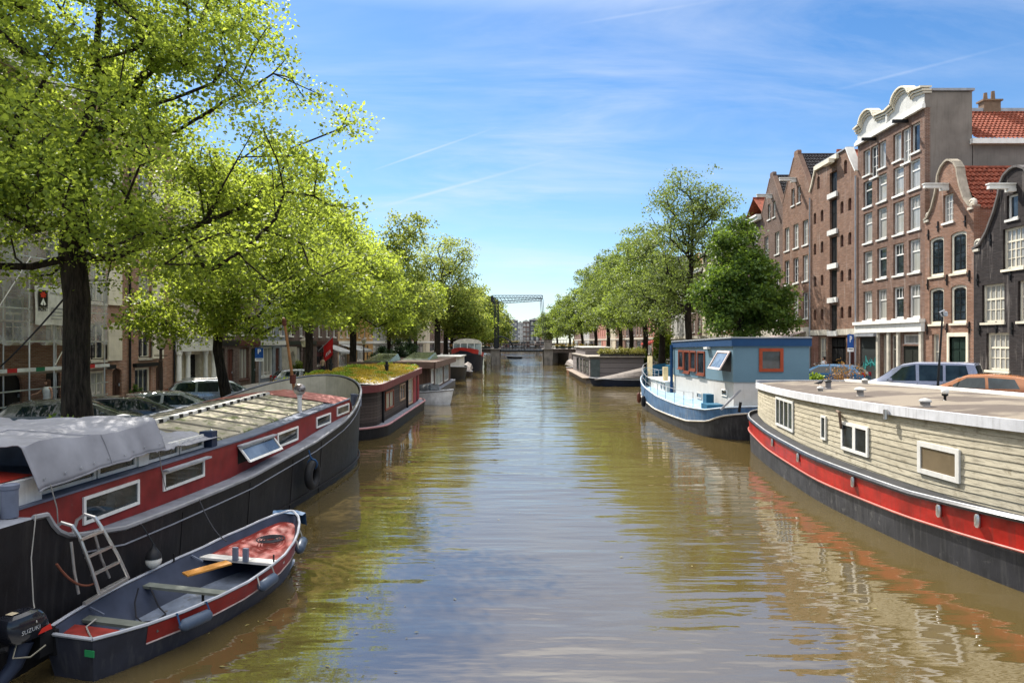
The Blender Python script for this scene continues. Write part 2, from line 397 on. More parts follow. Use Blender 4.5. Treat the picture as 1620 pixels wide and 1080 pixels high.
def window(par, x0, x1, z0, z1, bars=(2, 2), m=WHITE, pane=PANE, arch=0, y=.12, fw=.075, sill=True, upper=None, name='window', simple=False, sillm=None):
    """frame with glazing bars, sunk in the reveal; pane and sill are its pieces"""
    mb = MB(); w, h = x1 - x0, z1 - z0; y1 = y + .07
    if arch:
        out = [(x0, z0), (x1, z0)] + arch_pts(x0, x1, z1, arch)
        inn = [(x0 + fw, z0 + fw), (x1 - fw, z0 + fw)] + arch_pts(x0 + fw, x1 - fw, z1 - fw, arch)
        mb.poly(out, [inn], lambda u, v, ww: (u, y + ww, v), .07)
    else:
        for b in ((x0, x1, z0, z0 + fw), (x0, x1, z1 - fw, z1), (x0, x0 + fw, z0 + fw, z1 - fw), (x1 - fw, x1, z0 + fw, z1 - fw)):
            mb.box(b[0], b[1], y, y1, b[2], b[3])
    xa, xb, za, zb = x0 + fw, x1 - fw, z0 + fw, z1 - fw - arch * .3; bw = .032 if not simple else .06
    nx, ny = bars; zt = zb
    if upper:                                              # a transom light over the sash
        zt = lerp(za, zb, upper[0]); mb.box(xa, xb, y + .006, y1 - .004, zt - .04, zt + .04)
        for i in range(1, upper[1]): xx = lerp(xa, xb, i / upper[1]); mb.box(xx - bw / 2, xx + bw / 2, y + .012, y1 - .006, zt + .04, zb)
    for i in range(1, nx):
        xx = lerp(xa, xb, i / nx); b_ = .06 if nx == 2 or (nx == 4 and i == 2) else bw
        mb.box(xx - b_ / 2, xx + b_ / 2, y + .01, y1 - .005, za, zt - (.04 if upper else 0))
    for j in range(1, ny):
        zz = lerp(za, zt, j / ny)
        mb.box(xa, xb, y + .014, y1 - .012, zz - bw / 2, zz + bw / 2)
    o = mb.build(name, m, par)
    pm = MB()
    if arch: pm.poly([(x0 + fw, z0 + fw), (x1 - fw, z0 + fw)] + arch_pts(x0 + fw, x1 - fw, z1 - fw, arch), (), lambda u, v, ww: (u, y + .045, v))
    else: pm.add([(xa, y + .045, za), (xb, y + .045, za), (xb, y + .045, z1 - fw), (xa, y + .045, z1 - fw)], [(0, 1, 2, 3)])
    pm.build('pane', pane, o)
    if sill: MB().box(x0 - .07, x1 + .07, -.07, y + .02, z0 - .11, z0 - .003).build('sill', sillm or m, o, bevel=0)
    return o
def arch_pts(x0, x1, z1, rise, n=8):
    """from the right springing over to the left one"""
    c, hw = (x0 + x1) / 2, (x1 - x0) / 2; rise = min(rise, hw)
    return [(c + hw * math.cos(math.pi * i / n), z1 - rise + rise * math.sin(math.pi * i / n)) for i in range(n + 1)]
def hole(x0, x1, z0, z1, arch=0):
    return [(x0, z0), (x1, z0)] + (arch_pts(x0, x1, z1, arch) if arch else [(x1, z1), (x0, z1)])
class House:
    def __init__(s, name, label, side, X, ya, yb, zg, group=None, cat='house'):
        s.w = yb - ya; s.side = side
        if side == 'r': loc, rz = (X, yb, zg), -R(90)
        elif side == 'l': loc, rz = (X, ya, zg), R(90)
        else: loc, rz = (ya, X, zg), 0
        s.t = thing(name, label, cat, loc, rz, group); s.holes = []
    def facade(s, outline, m, depth=10, sidem=None, th=.3, eave=None):
        s.outline = outline
        mb = MB().poly(outline, [hole(*h) for h in s.holes], lambda u, v, w_: (u, w_, v), 0)
        for l in [outline] + [hole(*h) for h in s.holes]:
            k = len(l); mb.add([(p[0], 0, p[1]) for p in l] + [(p[0], th, p[1]) for p in l], [(i, (i + 1) % k, k + (i + 1) % k, k + i) for i in range(k)])
        mb.poly(outline, (), lambda u, v, w_: (u, th, v))
        s.wall = mb.build('wall', m, s.t)
        el = eave if eave else (min(p[1] for p in outline if p[0] < .01 and p[1] > .1), min(p[1] for p in outline if p[0] > s.w - .01 and p[1] > .1))
        s.eave = el
        sm = MB().box(0, .25, th + .003, depth, 0, el[0]).box(s.w - .25, s.w, th + .003, depth, 0, el[1]).box(.25, s.w - .25, depth - .25, depth - .003, 0, min(el))
        sm.build('side_wall', sidem or m, s.t); s.depth = depth
    def gable_roof(s, zr, m, real=False, lo=.1):
        w_, d = s.w, s.depth; x = w_ / 2
        a = tiled((-.0, .32, s.eave[0] - lo), (-.0, d, s.eave[0] - lo), (x, .32, zr), (x, d, zr), real=real)
        b = tiled((w_, .32, s.eave[1] - lo), (w_, d, s.eave[1] - lo), (x, .32, zr), (x, d, zr), real=real)
        a.add(b.v, b.f); a.tube([(x, .32, zr + .03), (x, d, zr + .03)], .11, 6)
        o = a.build('roof', m, s.t)
        g = MB().add([(0, d - .01, s.eave[0] - lo), (w_, d - .01, s.eave[1] - lo), (x, d - .01, zr)], [(0, 1, 2)]).build('rear_gable', PLAST, s.t)
        return o
    def win(s, x0, x1, z0, z1, **k):
        s.holes.append((x0, x1, z0, z1, k.get('arch', 0))); return window(s.t, x0, x1, z0, z1, **k)
    def leaf(s, x0, x1, z0, z1, m, name='door', y=.1, arch=0, handle=True, frame=WHITE, panels=2):
        s.holes.append((x0, x1, z0, z1, arch))
        fw = .07; mb = MB(); mb.poly([(x0, z0), (x1, z0)] + (arch_pts(x0, x1, z1, arch) if arch else [(x1, z1), (x0, z1)]), (), lambda u, v, w_: (u, y + w_, v), .05)
        pw = (x1 - x0 - fw) / max(1, panels)
        for i in range(panels):
            xa = x0 + fw + i * pw; zz = z0 + .12
            while zz < z1 - .4 - arch:
                ze = min(zz + .95, z1 - .12 - arch); mb.box(xa, xa + pw - fw, y - .025, y - .002, zz, ze); zz = ze + .1
        o = mb.build(name, m, s.t)
        if handle: MB().box(x1 - .17, x1 - .12, y - .08, y - .026, z0 + 1.0, z0 + 1.14).build('handle', LEAD, o)
        return o
    def part(s, name, m, mb): return mb.build(name, m, s.t)
    def hoist(s, x, z, L_=1.2, m=WHITE):
        mb = MB().box(x - .09, x + .09, -L_, .2, z - .09, z + .1).box(x - .14, x + .14, -L_ - .03, -.02, z + .101, z + .16).box(x - .13, x + .13, -L_ * .3, -.01, z - .22, z - .091)
        o = s.part('hoist_beam', m, mb)
        MB().torus((x, -L_ + .15, z - .18), .06, .015, 'x', 10, 6).build('hook', BLACKP, o)
    def anchor(s, x, z):
        s.part('wall_anchor', BLACKP, MB().box(x - .03, x + .03, -.05, -.002, z - .28, z + .28).box(x - .11, x + .11, -.06, -.052, z - .05, z + .02))
def mirror(pts, w_): return pts + [(w_ - x, z) for x, z in reversed(pts)]
def capping(H, pts, m, wd=.18, over=.1, name='coping'):
    """a stone or wood edge that follows the gable outline"""
    mb = MB()
    for (xa, za), (xb, zb) in zip(pts, pts[1:]):
        d = Vector((xb - xa, 0, zb - za)); n_ = Vector((-d.z, 0, d.x)).normalized()
        if n_.z < 0: n_ = -n_
        n_ = n_ * .1; i = n_ * .03
        mb.add([(xa + i.x, -over, za + i.z), (xb + i.x, -over, zb + i.z), (xb + i.x, .34, zb + i.z), (xa + i.x, .34, za + i.z),
                (xa + n_.x, -over, za + n_.z), (xb + n_.x, -over, zb + n_.z), (xb + n_.x, .34, zb + n_.z), (xa + n_.x, .34, za + n_.z)],
               [(0, 3, 2, 1), (4, 5, 6, 7), (0, 1, 5, 4), (1, 2, 6, 5), (2, 3, 7, 6), (3, 0, 4, 7)])
    return mb.build(name, m, H.t)

BR_BROWN = brick('brick_red_brown', (0.265, 0.138, 0.082), (0.18, 0.094, 0.058))
BR_ORANGE = brick('brick_orange_brown', (0.3, 0.152, 0.09), (0.22, 0.112, 0.068))
BR_DARK = brick('brick_near_black', (.042, .034, .033), (.026, .022, .022), (.05, .046, .044), .3)
BR_MID = brick('brick_mid_brown', (0.215, 0.113, 0.072), (0.15, 0.08, 0.053))
BR_DULL = brick('brick_dull_brown', (.16, .094, .068), (.115, .068, .052))
BR_PURP = brick('brick_purple_brown', (.12, .068, .06), (.085, .05, .045))
XR = 22.5
# near-black bell gable house
h = House('bell_gable_house', 'near-black brick bell gable house beside the red bell gable house', 'r', XR, 28, 33.5, SR, 'houses along the sunny quay')
for a in ((.9, 2.4, 1.35, 3.1), (.6, 2.1, 3.6, 5.4), (2.95, 4.45, 3.6, 5.4)): h.win(*a, bars=(4, 2), upper=(.62, 4), m=CREAM, pane=PANEC, fw=.1)
h.win(2.0, 3.3, 6.0, 7.85, bars=(4, 3), upper=(.7, 4), m=CREAM, pane=PANEC, fw=.1); h.win(2.25, 2.95, 8.25, 9.35, bars=(1, 1), m=WHITE, fw=.09)
h.leaf(3.3, 4.4, .1, 3.0, DGREEN)
g1 = [(0, 7.2), (.5, 7.35), (1.0, 7.9), (1.5, 8.75), (1.82, 9.5), (1.9, 9.95), (2.15, 10.3), (2.5, 10.48), (2.75, 10.52)]
gp = mirror(g1[:-1], 5.5); h.facade([(0, 0), (5.5, 0)] + [(5.5 - x, z) for x, z in g1] + g1[-2::-1], BR_DARK, 10)
h.gable_roof(9.9, TRED, True); capping(h, g1 + [(5.5 - x, z) for x, z in g1[-2::-1]], mat('dark_coping', (.1, .09, .085), .8))
h.hoist(2.75, 9.65)
for x, z in ((.3, 5.7), (2.5, 5.75), (4.8, 5.7), (.45, 3.3), (2.6, 3.3), (1.2, 7.5), (3.9, 7.6), (1.6, 3.35)): h.anchor(x, z)
for x in (.22, 5.28): h.part('scroll', STONE, MB().torus((x, .1, 7.42), .2, .1, 'y', 14, 8).lathe([(.02, -.1), (.12, -.06), (.12, .16), (.02, .2)], (x, .1, 7.42), 10, 'y').box(x - .2, x + .2, -.08, .28, 7.08, 7.2))
# red bell gable house
h = House('bell_gable_house', 'narrow red-brown bell gable house with black window sashes under a white hoist beam', 'r', XR, 33.5, 37.5, SR, 'houses along the sunny quay')
for z0, z1 in ((3.65, 5.45), (6.2, 8.15)):
    for x0, x1 in ((.55, 1.55), (2.35, 3.35)):
        h.holes.append((x0 - .12, x1 + .12, z0 - .02, z1 + .12, .14))
        window(h.t, x0 - .115, x1 + .115, z0 - .015, z1 + .115, bars=(1, 1), m=CREAM, fw=.13, arch=.13, y=.07)
        window(h.t, x0 + .05, x1 - .05, z0 + .12, z1 - .08, bars=(2, 4), m=BLACKP, y=.09, fw=.06, sill=False, name='sash')
h.win(1.6, 2.45, 8.9, 10.35, bars=(3, 4), m=WHITE)
h.win(.65, 1.25, 1.2, 3.1, bars=(1, 2), m=CREAM); h.leaf(2.15, 3.5, .1, 2.95, DGREEN)
h.part('door_frame', CREAM, MB().box(2.0, 2.15, -.06, .2, .1, 3.15).box(3.5, 3.65, -.06, .2, .1, 3.15).box(2.15, 3.5, -.06, .2, 2.955, 3.15))
g2 = [(0, 9.3), (.3, 9.4), (.7, 9.85), (1.0, 10.5), (1.2, 11.15), (1.25, 11.5), (1.5, 11.85), (1.8, 12.03), (2.0, 12.08)]
h.facade([(0, 0), (4, 0)] + [(4 - x, z) for x, z in g2] + g2[-2::-1], BR_ORANGE, 12); h.gable_roof(11.7, TRED, True)
capping(h, g2 + [(4 - x, z) for x, z in g2[-2::-1]], mat('sandstone_coping', (.36, .31, .24), .85, streak=.4))
h.hoist(2.0, 10.75, 1.25)
for x in (.2, 3.8): h.part('scroll', STONE, MB().torus((x, .1, 9.52), .17, .09, 'y', 14, 8).lathe([(.02, -.1), (.1, -.06), (.1, .16), (.02, .2)], (x, .1, 9.52), 10, 'y').box(x - .18, x + .18, -.08, .28, 9.2, 9.32))
for x, z in ((.25, 3.35), (1.95, 3.35), (3.7, 3.4), (.3, 5.8), (1.95, 5.9), (3.7, 5.95), (.35, 8.5), (1.2, 8.8), (3.4, 8.7)): h.anchor(x, z)
# tall house with white attic
h = House('tall_house', 'tall brown brick house with white double-arched parapet and grey rendered flank', 'r', XR, 37.5, 44.83, SR, 'houses along the sunny quay')
cols = ((.72, 1.8), (2.4, 3.48), (4.2, 5.3), (5.8, 6.9))
for k, (z0, z1) in enumerate(((4.05, 5.9), (6.6, 8.45), (9.0, 10.9), (11.3, 12.95))):
    for i, (x0, x1) in enumerate(cols):
        h.win(x0, x1, z0, z1, bars=(1, 1), upper=(.66, 3 if (k == 0 or i > 1) and k < 3 else 1), fw=.1, pane=PANEC, sillm=WHITE)
for x0 in (.72, 4.2):
    h.win(x0, x0 + .84, 13.35, 14.95, bars=(1, 1), fw=.09); h.win(x0 + .9, x0 + 1.78, 13.0, 14.95, bars=(2, 3), fw=.09); h.win(x0 + 1.84, x0 + 2.68, 13.35, 14.95, bars=(1, 1), fw=.09)
h.leaf(.25, 2.5, .1, 3.0, mat('graffiti_shutter', (.03, .035, .034), .5, streak=.2), 'roller_shutter', handle=False, panels=1)
h.win(2.95, 3.7, .15, 3.1, bars=(1, 1), upper=(.72, 2), fw=.09, sill=False, name='door', m=STONE); h.win(3.95, 4.7, .15, 3.1, bars=(1, 1), upper=(.72, 2), fw=.09, sill=False, name='door', m=STONE)
h.leaf(5.15, 7.0, .1, 2.45, mat('garage_green', (.02, .022, .018), .5), 'garage_door', panels=2); h.win(5.15, 7.0, 2.55, 3.1, bars=(1, 1), sill=False)
h.facade([(0, 0), (7.33, 0), (7.33, 15.55), (0, 15.55)], BR_MID, 2.6, PLAST, eave=(16.4, 16.4))
h.part('entablature', WHITE, MB().box(-.02, 7.35, -.22, -.003, 3.25, 3.75).box(-.06, 7.39, -.34, -.002, 3.76, 3.95))
for x in (2.62, 3.82, 4.86, 7.1): h.part('pilaster', STONE, MB().box(x - .11, x + .11, -.14, -.004, .1, 3.24))
h.part('lower_awning_box', LEAD, MB().box(.1, 2.5, -.3, -.004, 3.02, 3.2))
gm = MB(); rg = random.Random(3); xx = .5
pts = []
for i in range(26):
    pts.append((xx, -.0, 1.25 + rg.uniform(-.5, .55))); xx += .06 + rg.uniform(0, .04)
gm.tube([(x, .07, z) for x, y, z in pts], .02, 4); gm.tube([(x + .1, .073, 1.2 + (z - 1.2) * .6) for x, y, z in pts[3:20]], .022, 4); gm.tube([(x * .9 + .2, .076, 1.3 + .1 * math.sin(x * 5)) for x, y, z in pts[3:22]], .03, 4)
h.part('graffiti', mat('turquoise_spray', (.05, .3, .28), .6), gm)
par = [(0, 15.56), (7.33, 15.56), (7.33, 16.6), (6.5, 16.75)] + [(5.25 + .82 * math.cos(math.pi * t), 16.66 + .62 * math.sin(math.pi * t)) for t in [i / 10 for i in range(11)]] + \
      [(3.67, 16.5)] + [(1.45 + .82 * math.cos(math.pi * t), 16.66 + .62 * math.sin(math.pi * t)) for t in [i / 10 for i in range(11)]] + [(.3, 16.7), (0, 16.6)]
h.part('parapet', mat('parapet_white', (.58, .57, .53), .6, var=.12, streak=.4, scol=(.33, .3, .25)), MB().poly(par, (), lambda u, v, w_: (u, -.02 + w_, v), .3))
h.part('cornice', WHITE, MB().box(-.1, 7.43, -.2, -.021, 15.5, 15.72).box(-.05, 7.38, -.12, -.022, 15.73, 15.85))
top = [(7.4, 16.62), (6.4, 16.78)] + [(5.25 + .86 * math.cos(math.pi * t), 16.69 + .65 * math.sin(math.pi * t)) for t in [i / 12 for i in range(13)]] + [(3.67, 16.55)] + \
      [(1.45 + .86 * math.cos(math.pi * t), 16.69 + .65 * math.sin(math.pi * t)) for t in [i / 12 for i in range(13)]] + [(-.1, 16.6)]
capping(h, top[::-1], CREAM, over=.3, name='curved_cornice'); capping(h, [(x, z - .16) for x, z in top[::-1]], CREAM, over=.19, name='lower_moulding'); capping(h, [(x, z - .3) for x, z in top[::-1]], STONE, over=.11, name='lower_moulding')
h.part('roof', LEAD, MB().box(-.02, 6.98, .32, 2.62, 16.41, 16.5)); h.part('flank_wall', PLAST, MB().box(6.95, 7.34, -.01, .35, 15.56, 16.52))
h.part('pilaster', WHITE, MB().box(3.6, 3.74, -.14, -.021, 15.86, 16.5))
for x in (2.3, 5.75): h.part('hoist_beam', BLACKP, MB().box(x - .07, x + .07, -.9, -.03, 15.2, 15.38))
rb = MB().box(0, 7.33, 2.65, 12.5, 0, 13.55); h.part('rear_block', PLAST, rb)
a = tiled((7.5, 2.7, 13.75), (7.5, 12.4, 13.75), (4.2, 2.7, 16.35), (4.2, 12.4, 16.35)); ro = h.part('roof', TRED, a)
h.part('eave_board', WHITE, MB().box(7.36, 7.62, 2.45, 12.5, 13.5, 13.78)); h.part('ridge_board', LEAD, MB().box(3.9, 4.3, 2.66, 12.4, 16.36, 16.55))
h.part('flank_coping', LEAD, MB().box(7.0, 7.42, .36, 2.7, 16.45, 16.58))
h.part('chimney', mat('chimney_brick', (.18, .12, .08), .9, bump=.4), MB().box(3.85, 4.35, 5.3, 6.3, 16.0, 16.95).box(3.78, 4.42, 5.2, 6.4, 16.951, 17.05).lathe([(.13, 17.05), (.1, 17.5)], (4.1, 5.55, 0), 10).lathe([(.13, 17.05), (.1, 17.6)], (4.1, 6.0, 0), 10))
# warehouse with hatches
h = House('warehouse', 'tall brick warehouse with a column of dark loading hatches and small arched shutters', 'r', XR, 44.83, 52.03, SR, 'houses along the sunny quay')
for z0, z1 in ((13.2, 14.7), (10.6, 12.75), (8.2, 10.1), (5.8, 7.75), (3.45, 5.3)):
    h.leaf(3.2, 4.3, z0, z1, BLACKP, 'loading_hatch', panels=2, handle=False, y=.16)
    h.part('hatch_sill', WHITE, MB().box(3.05, 4.45, -.14, .1, z0 - .36, z0 - .003))
for z0, z1 in ((11.5, 12.35), (9.2, 10.05), (6.8, 7.6), (4.3, 5.1)):
    for x0 in (.55, 1.75, 4.8, 5.9): h.leaf(x0, x0 + .45, z0, z1, SHUT, 'shutter', arch=.2, panels=1, handle=False, y=.13)
for x0, z0 in ((1.15, 14.0), (5.3, 14.1)): h.leaf(x0, x0 + .45, z0, z0 + .95, SHUT, 'shutter', arch=.2, panels=1, handle=False, y=.13)
h.leaf(2.9, 5.6, .1, 3.0, DARKIN, 'garage_door', panels=3, handle=False, y=.3); h.win(1.5, 2.6, .15, 3.0, bars=(2, 3), m=CREAM, sill=False, name='door'); h.leaf(5.9, 6.9, .1, 2.9, mat('dark_maroon', (.06, .018, .018), .4))
g4 = [(0, 14.05), (.35, 14.5), (.7, 15.1), (.95, 15.6), (1.05, 15.75), (5.9, 15.75), (6.5, 14.8), (7.2, 13.85)]
h.facade([(0, 0), (7.2, 0)] + g4[::-1], BR_BROWN, 12); h.gable_roof(16.2, TRED)
capping(h, g4[:5], CREAM); capping(h, g4[5:], WHITE, over=.22); capping(h, g4[4:6], LEAD, over=.1)
h.part('hatch_hood', CREAM, MB().box(1.0, 4.6, -.2, -.003, 15.42, 15.74).box(3.15, 4.35, -.6, -.21, 15.2, 15.5))
for x in (.1, 7.08): h.part('drainpipe', LEAD, MB().tube([(x, -.09, .1), (x, -.09, 13.6)], .055, 8))
h.part('stone_band', STONE, MB().box(.0, 3.15, -.1, -.003, 3.15, 3.55).box(4.35, 7.2, -.1, -.003, 3.15, 3.55)); h.part('lower_wall', brick('brick_ground_red', (.26, .1, .065), (.18, .07, .045)), MB().box(.3, 1.45, -.05, -.003, .1, 3.1))
# two spout gables and their neighbours, then the far ones behind the trees
def spout(y0, y1, m, zE, zA, rm, lab, wc=3, rows=((4.5, 6.5), (7.4, 9.4), (10.2, 12.1)), attic=2, pin=True, pm=PANE):
    w_ = y1 - y0; H = House('spout_gable_house', lab, 'r', XR, y0, y1, SR, 'houses along the sunny quay')
    st = w_ / wc
    for z0, z1 in rows:
        for i in range(wc): c = st * (i + .5); H.win(c - .5, c + .5, z0, z1, bars=(2, 3), fw=.09, pane=pm)
    for i in range(attic): c = w_ / 2 + (i - (attic - 1) / 2) * 1.15; H.win(c - .33, c + .33, zE - .6, zE + .75, bars=(1, 2), fw=.08)
    H.win(.5, w_ * .42, .2, 2.9, bars=(3, 2), m=CREAM, fw=.1); H.leaf(w_ * .55, w_ * .75, .1, 2.9, DGREEN)
    c = w_ / 2; g = [(0, zE), (c - .38, zA - .35), (c - .38, zA), (c - .3, zA + .12), (c + .3, zA + .12), (c + .38, zA), (c + .38, zA - .35), (w_, zE)]
    H.facade([(0, 0), (w_, 0)] + g[::-1], m, 11); H.gable_roof(zA - .2, rm, True)
    capping(H, g[:2], mat('brick_coping', (.2, .13, .095), .9), over=.03); capping(H, g[-2:], MATS['brick_coping'], over=.03)
    H.hoist(c, zE + 1.35, 1.3); H.part('stone_band', STONE, MB().box(0, w_, -.14, -.003, 3.05, 3.8))
    return H
spout(52.03, 57.4, BR_BROWN, 14.3, 17.85, TGREY, 'brown brick spout gable house with grey tiles beside the hatched warehouse')
spout(57.4, 62.4, BR_DULL, 14.1, 17.4, TGREY, 'second brown spout gable house from the hatched warehouse, half behind the round dark tree', 2)
FACADES = [BR_PURP, BR_ORANGE, mat('facade_cream', (.55, .48, .36), .8, streak=.2), BR_DULL, mat('facade_grey', (.36, .35, .33), .8, streak=.25), BR_BROWN, mat('facade_rose', (.36, .16, .12), .8), BR_MID]
def plain_house(side, X, y0, y1, zg, m, lab, H_=13.5, wc=2, fl=3, gf=3.4, roofm=TGREY, shop=None, group=None, seed=0, gable=True, detail=True, name='canal_house', cornice=True):
    w_ = y1 - y0; H = House(name, lab, side, X, y0, y1, zg, group); st = w_ / wc; fh = (H_ - gf - .6) / fl; r_ = random.Random(seed)
    up = r_.choice(((.6, 2), (.66, 3), None)); ww = r_.uniform(.46, .56)
    for k in range(fl):
        z0 = gf + fh * k + .45; z1 = gf + fh * (k + 1) - .35
        for i in range(wc): c = st * (i + .5); H.win(c - ww, c + ww, z0, z1, bars=(2, 2), upper=up, pane=PANEC if r_.random() < .5 else PANE, simple=not detail)
    H.win(.35, w_ * .5, .55, gf - .5, bars=(3, 1), m=shop or WHITE, fw=.1); H.leaf(w_ * .6, w_ * .6 + 1.0, .1, gf - .6, r_.choice((DGREEN, BLACKP, SHUT)))
    H.facade([(0, 0), (w_, 0), (w_, H_), (0, H_)], m, 10)
    if cornice: H.part('cornice', WHITE, MB().box(-.03, w_ + .03, -.38, -.003, H_ - .35, H_ - .05).box(-.03, w_ + .03, -.5, -.002, H_ - .049, H_ + .12))
    H.part('shop_band', shop or STONE, MB().box(0, w_, -.1, -.003, gf - .35, gf))
    H.gable_roof(H_ + (2.2 if side != 'f' else .5), roofm)
    return H
labs_r = ['purple-brown brick house with red tiles peeking over the round dark tree', 'orange brick house just behind the tall thin-leaved elm', 'cream fronted house behind the elm trunk', 'dull brown house beside the red awning terrace',
          'grey fronted house behind the row of elms', 'red-brown house behind the clustered elm trunks', 'rose painted house with pale windows behind the far elms', 'mid brown brick house near the lift bridge',
          'purple-brown brick house past the sunny end of the lift bridge', 'orange brick house beyond the sunny end of the lift bridge', 'cream fronted house far beyond the lift bridge, sunny quay']
y = 62.4
for i, lb in enumerate(labs_r):
    d = (6.2, 6.5, 7, 8, 8.5, 9, 9.5, 10, 12, 14, 16)[i]
    plain_house('r', XR, y, y + d, SR, FACADES[i % 8], lb, (14.2, 12.5, 13, 11.5, 12.2, 13.2, 12, 13, 13, 12, 13)[i], 3 if d > 7 else 2, 3, roofm=TRED if i in (0, 3, 6) else TGREY, seed=i, group='houses along the sunny quay', detail=i < 3); y += d
for i, (d, lb) in enumerate(((18, 'rose house in the hazy distance, sunny quay'), (20, 'brown house in the hazy distance, sunny quay'), (24, 'grey house in the hazy distance, sunny quay'), (30, 'last brick house on the sunny quay before the closing row'))):
    plain_house('r', XR, y, y + d, SR, FACADES[(6, 3, 4, 7)[i]], lb, 13 - .3 * i, 4, 3, roofm=TGREY, seed=60 + i, group='houses along the sunny quay', detail=False); y += d
# shaded left row
XL = -20.0
GL = 'houses along the shaded quay'
BR_WARM = brick('brick_warm_left', (.42, .22, .14), (.32, .16, .1), (.4, .36, .31), .4)
h = House('canal_house', 'brick house wrapped in scaffolding and white netting', 'l', XL, 20.5, 31.3, SL, GL)
for k in range(4):
    for x0 in (1.5, 4.2, 6.3, 8.6): h.win(x0, x0 + 1.15, 3.3 + 2.9 * k, 5.15 + 2.9 * k, bars=(2, 2), upper=(.65, 1), arch=.25 if k == 1 else 0, m=CREAM)
h.leaf(5.6, 7.2, .1, 2.2, BLACKP, arch=.6, panels=2); h.leaf(8.6, 9.5, .1, 2.3, BLACKP, arch=.4); h.win(2, 4.5, .5, 2.4, bars=(3, 1), m=CREAM)
h.facade([(0, 0), (10.8, 0), (10.8, 14.6), (0, 14.6)], BR_WARM, 10); h.gable_roof(17, TGREY); h.part('chimney', BR_ORANGE, MB().box(8.3, 9.3, 3, 4, 14, 18.2).box(8.2, 9.4, 2.9, 4.1, 18.201, 18.35))
h.part('cornice', WHITE, MB().box(0, 10.8, -.4, -.003, 14.2, 14.6))
def warehouse_l(y0, y1, lab, m, sh):
    w_ = y1 - y0; H = House('shuttered_warehouse', lab, 'l', XL, y0, y1, SL, GL)
    for k in range(4):
        z0 = 2.45 + 2.75 * k
        H.win(.85, 2.05, z0, z0 + 1.85, bars=(2, 1), m=CREAM, arch=.35, fw=.12, y=.1, sillm=STONE)
        window(H.t, 1.0, 1.9, z0 + .13, z0 + 1.6, bars=(2, 2), m=BLACKP, arch=.3, sill=False, name='balcony_door', y=.16, fw=.06)
        H.part('balcony_rail', BLACKP, MB().box(.85, 2.05, -.06, -.02, z0 + .85, z0 + .89).box(.85, 2.05, -.06, -.02, z0 + .05, z0 + .09).box(.85, .89, -.06, -.02, z0 + .09, z0 + .85).box(2.01, 2.05, -.06, -.02, z0 + .09, z0 + .85))
        H.part('shutter', CREAM, MB().poly([(2.12, z0 - .05), (3.3, z0 - .05), (3.3, z0 + 1.85), (2.9, z0 + 1.85), (2.5, z0 + 1.78), (2.2, z0 + 1.55), (2.12, z0 + 1.4)], (), lambda u, v, q: (u, -.09 + q, v), .07).box(2.2, 3.25, -.1, -.091, z0 + .2, z0 + .26).box(2.2, 3.25, -.1, -.091, z0 + 1.2, z0 + 1.26))
    H.win(.5, 2.1, .35, 1.95, bars=(3, 1), m=CREAM, fw=.12); H.leaf(2.6, 3.4, .1, 2.0, mat('dark_brown_door', (.05, .025, .018), .5), arch=.2)
    H.part('shop_sign', BLACKP, MB().box(.3, 2.6, -.2, -.003, 2.0, 2.2)); H.part('drainpipe', BLACKP, MB().tube([(w_ - .12, -.1, .1), (w_ - .12, -.1, 14)], .06, 8))
    H.facade([(0, 0), (w_, 0), (w_, 14.2), (w_ / 2, 16), (0, 14.2)], m, 10); H.gable_roof(15.8, TGREY); H.hoist(w_ / 2, 14.3, 1)
warehouse_l(31.3, 35.4, 'brick warehouse with cream shutters right beside the scaffolded house', BR_WARM, 1)
warehouse_l(35.4, 40.0, 'brick warehouse with cream shutters behind the street lantern', BR_WARM, 1)
h = House('canal_house', 'pale fronted house with white columns behind the silver estate car', 'l', XL, 40, 44.9, SL, GL)
for k in range(3):
    for x0 in (.7, 2.0, 3.3): h.win(x0, x0 + .95, 4.4 + 2.9 * k, 6.3 + 2.9 * k, bars=(2, 2), m=WHITE)
h.leaf(1.5, 3.3, .1, 2.55, DARKIN, 'garage_door', handle=False, y=.3, panels=2); h.leaf(.3, .95, .1, 2.55, BLACKP, handle=False)
h.facade([(0, 0), (4.9, 0), (4.9, 13), (0, 13)], MATS['facade_cream'], 10); h.gable_roof(15, TGREY)
for x in (.12, 1.2, 3.55, 4.7): h.part('column', WHITE, MB().lathe([(.2, .1), (.17, .2), (.15, .3), (.13, 2.5), (.18, 2.6), (.2, 2.75)], (x, -.25, 0), 12))
h.part('entablature', WHITE, MB().box(0, 4.9, -.5, -.003, 2.76, 3.6).box(0, 4.9, -.6, -.002, 3.601, 3.75))
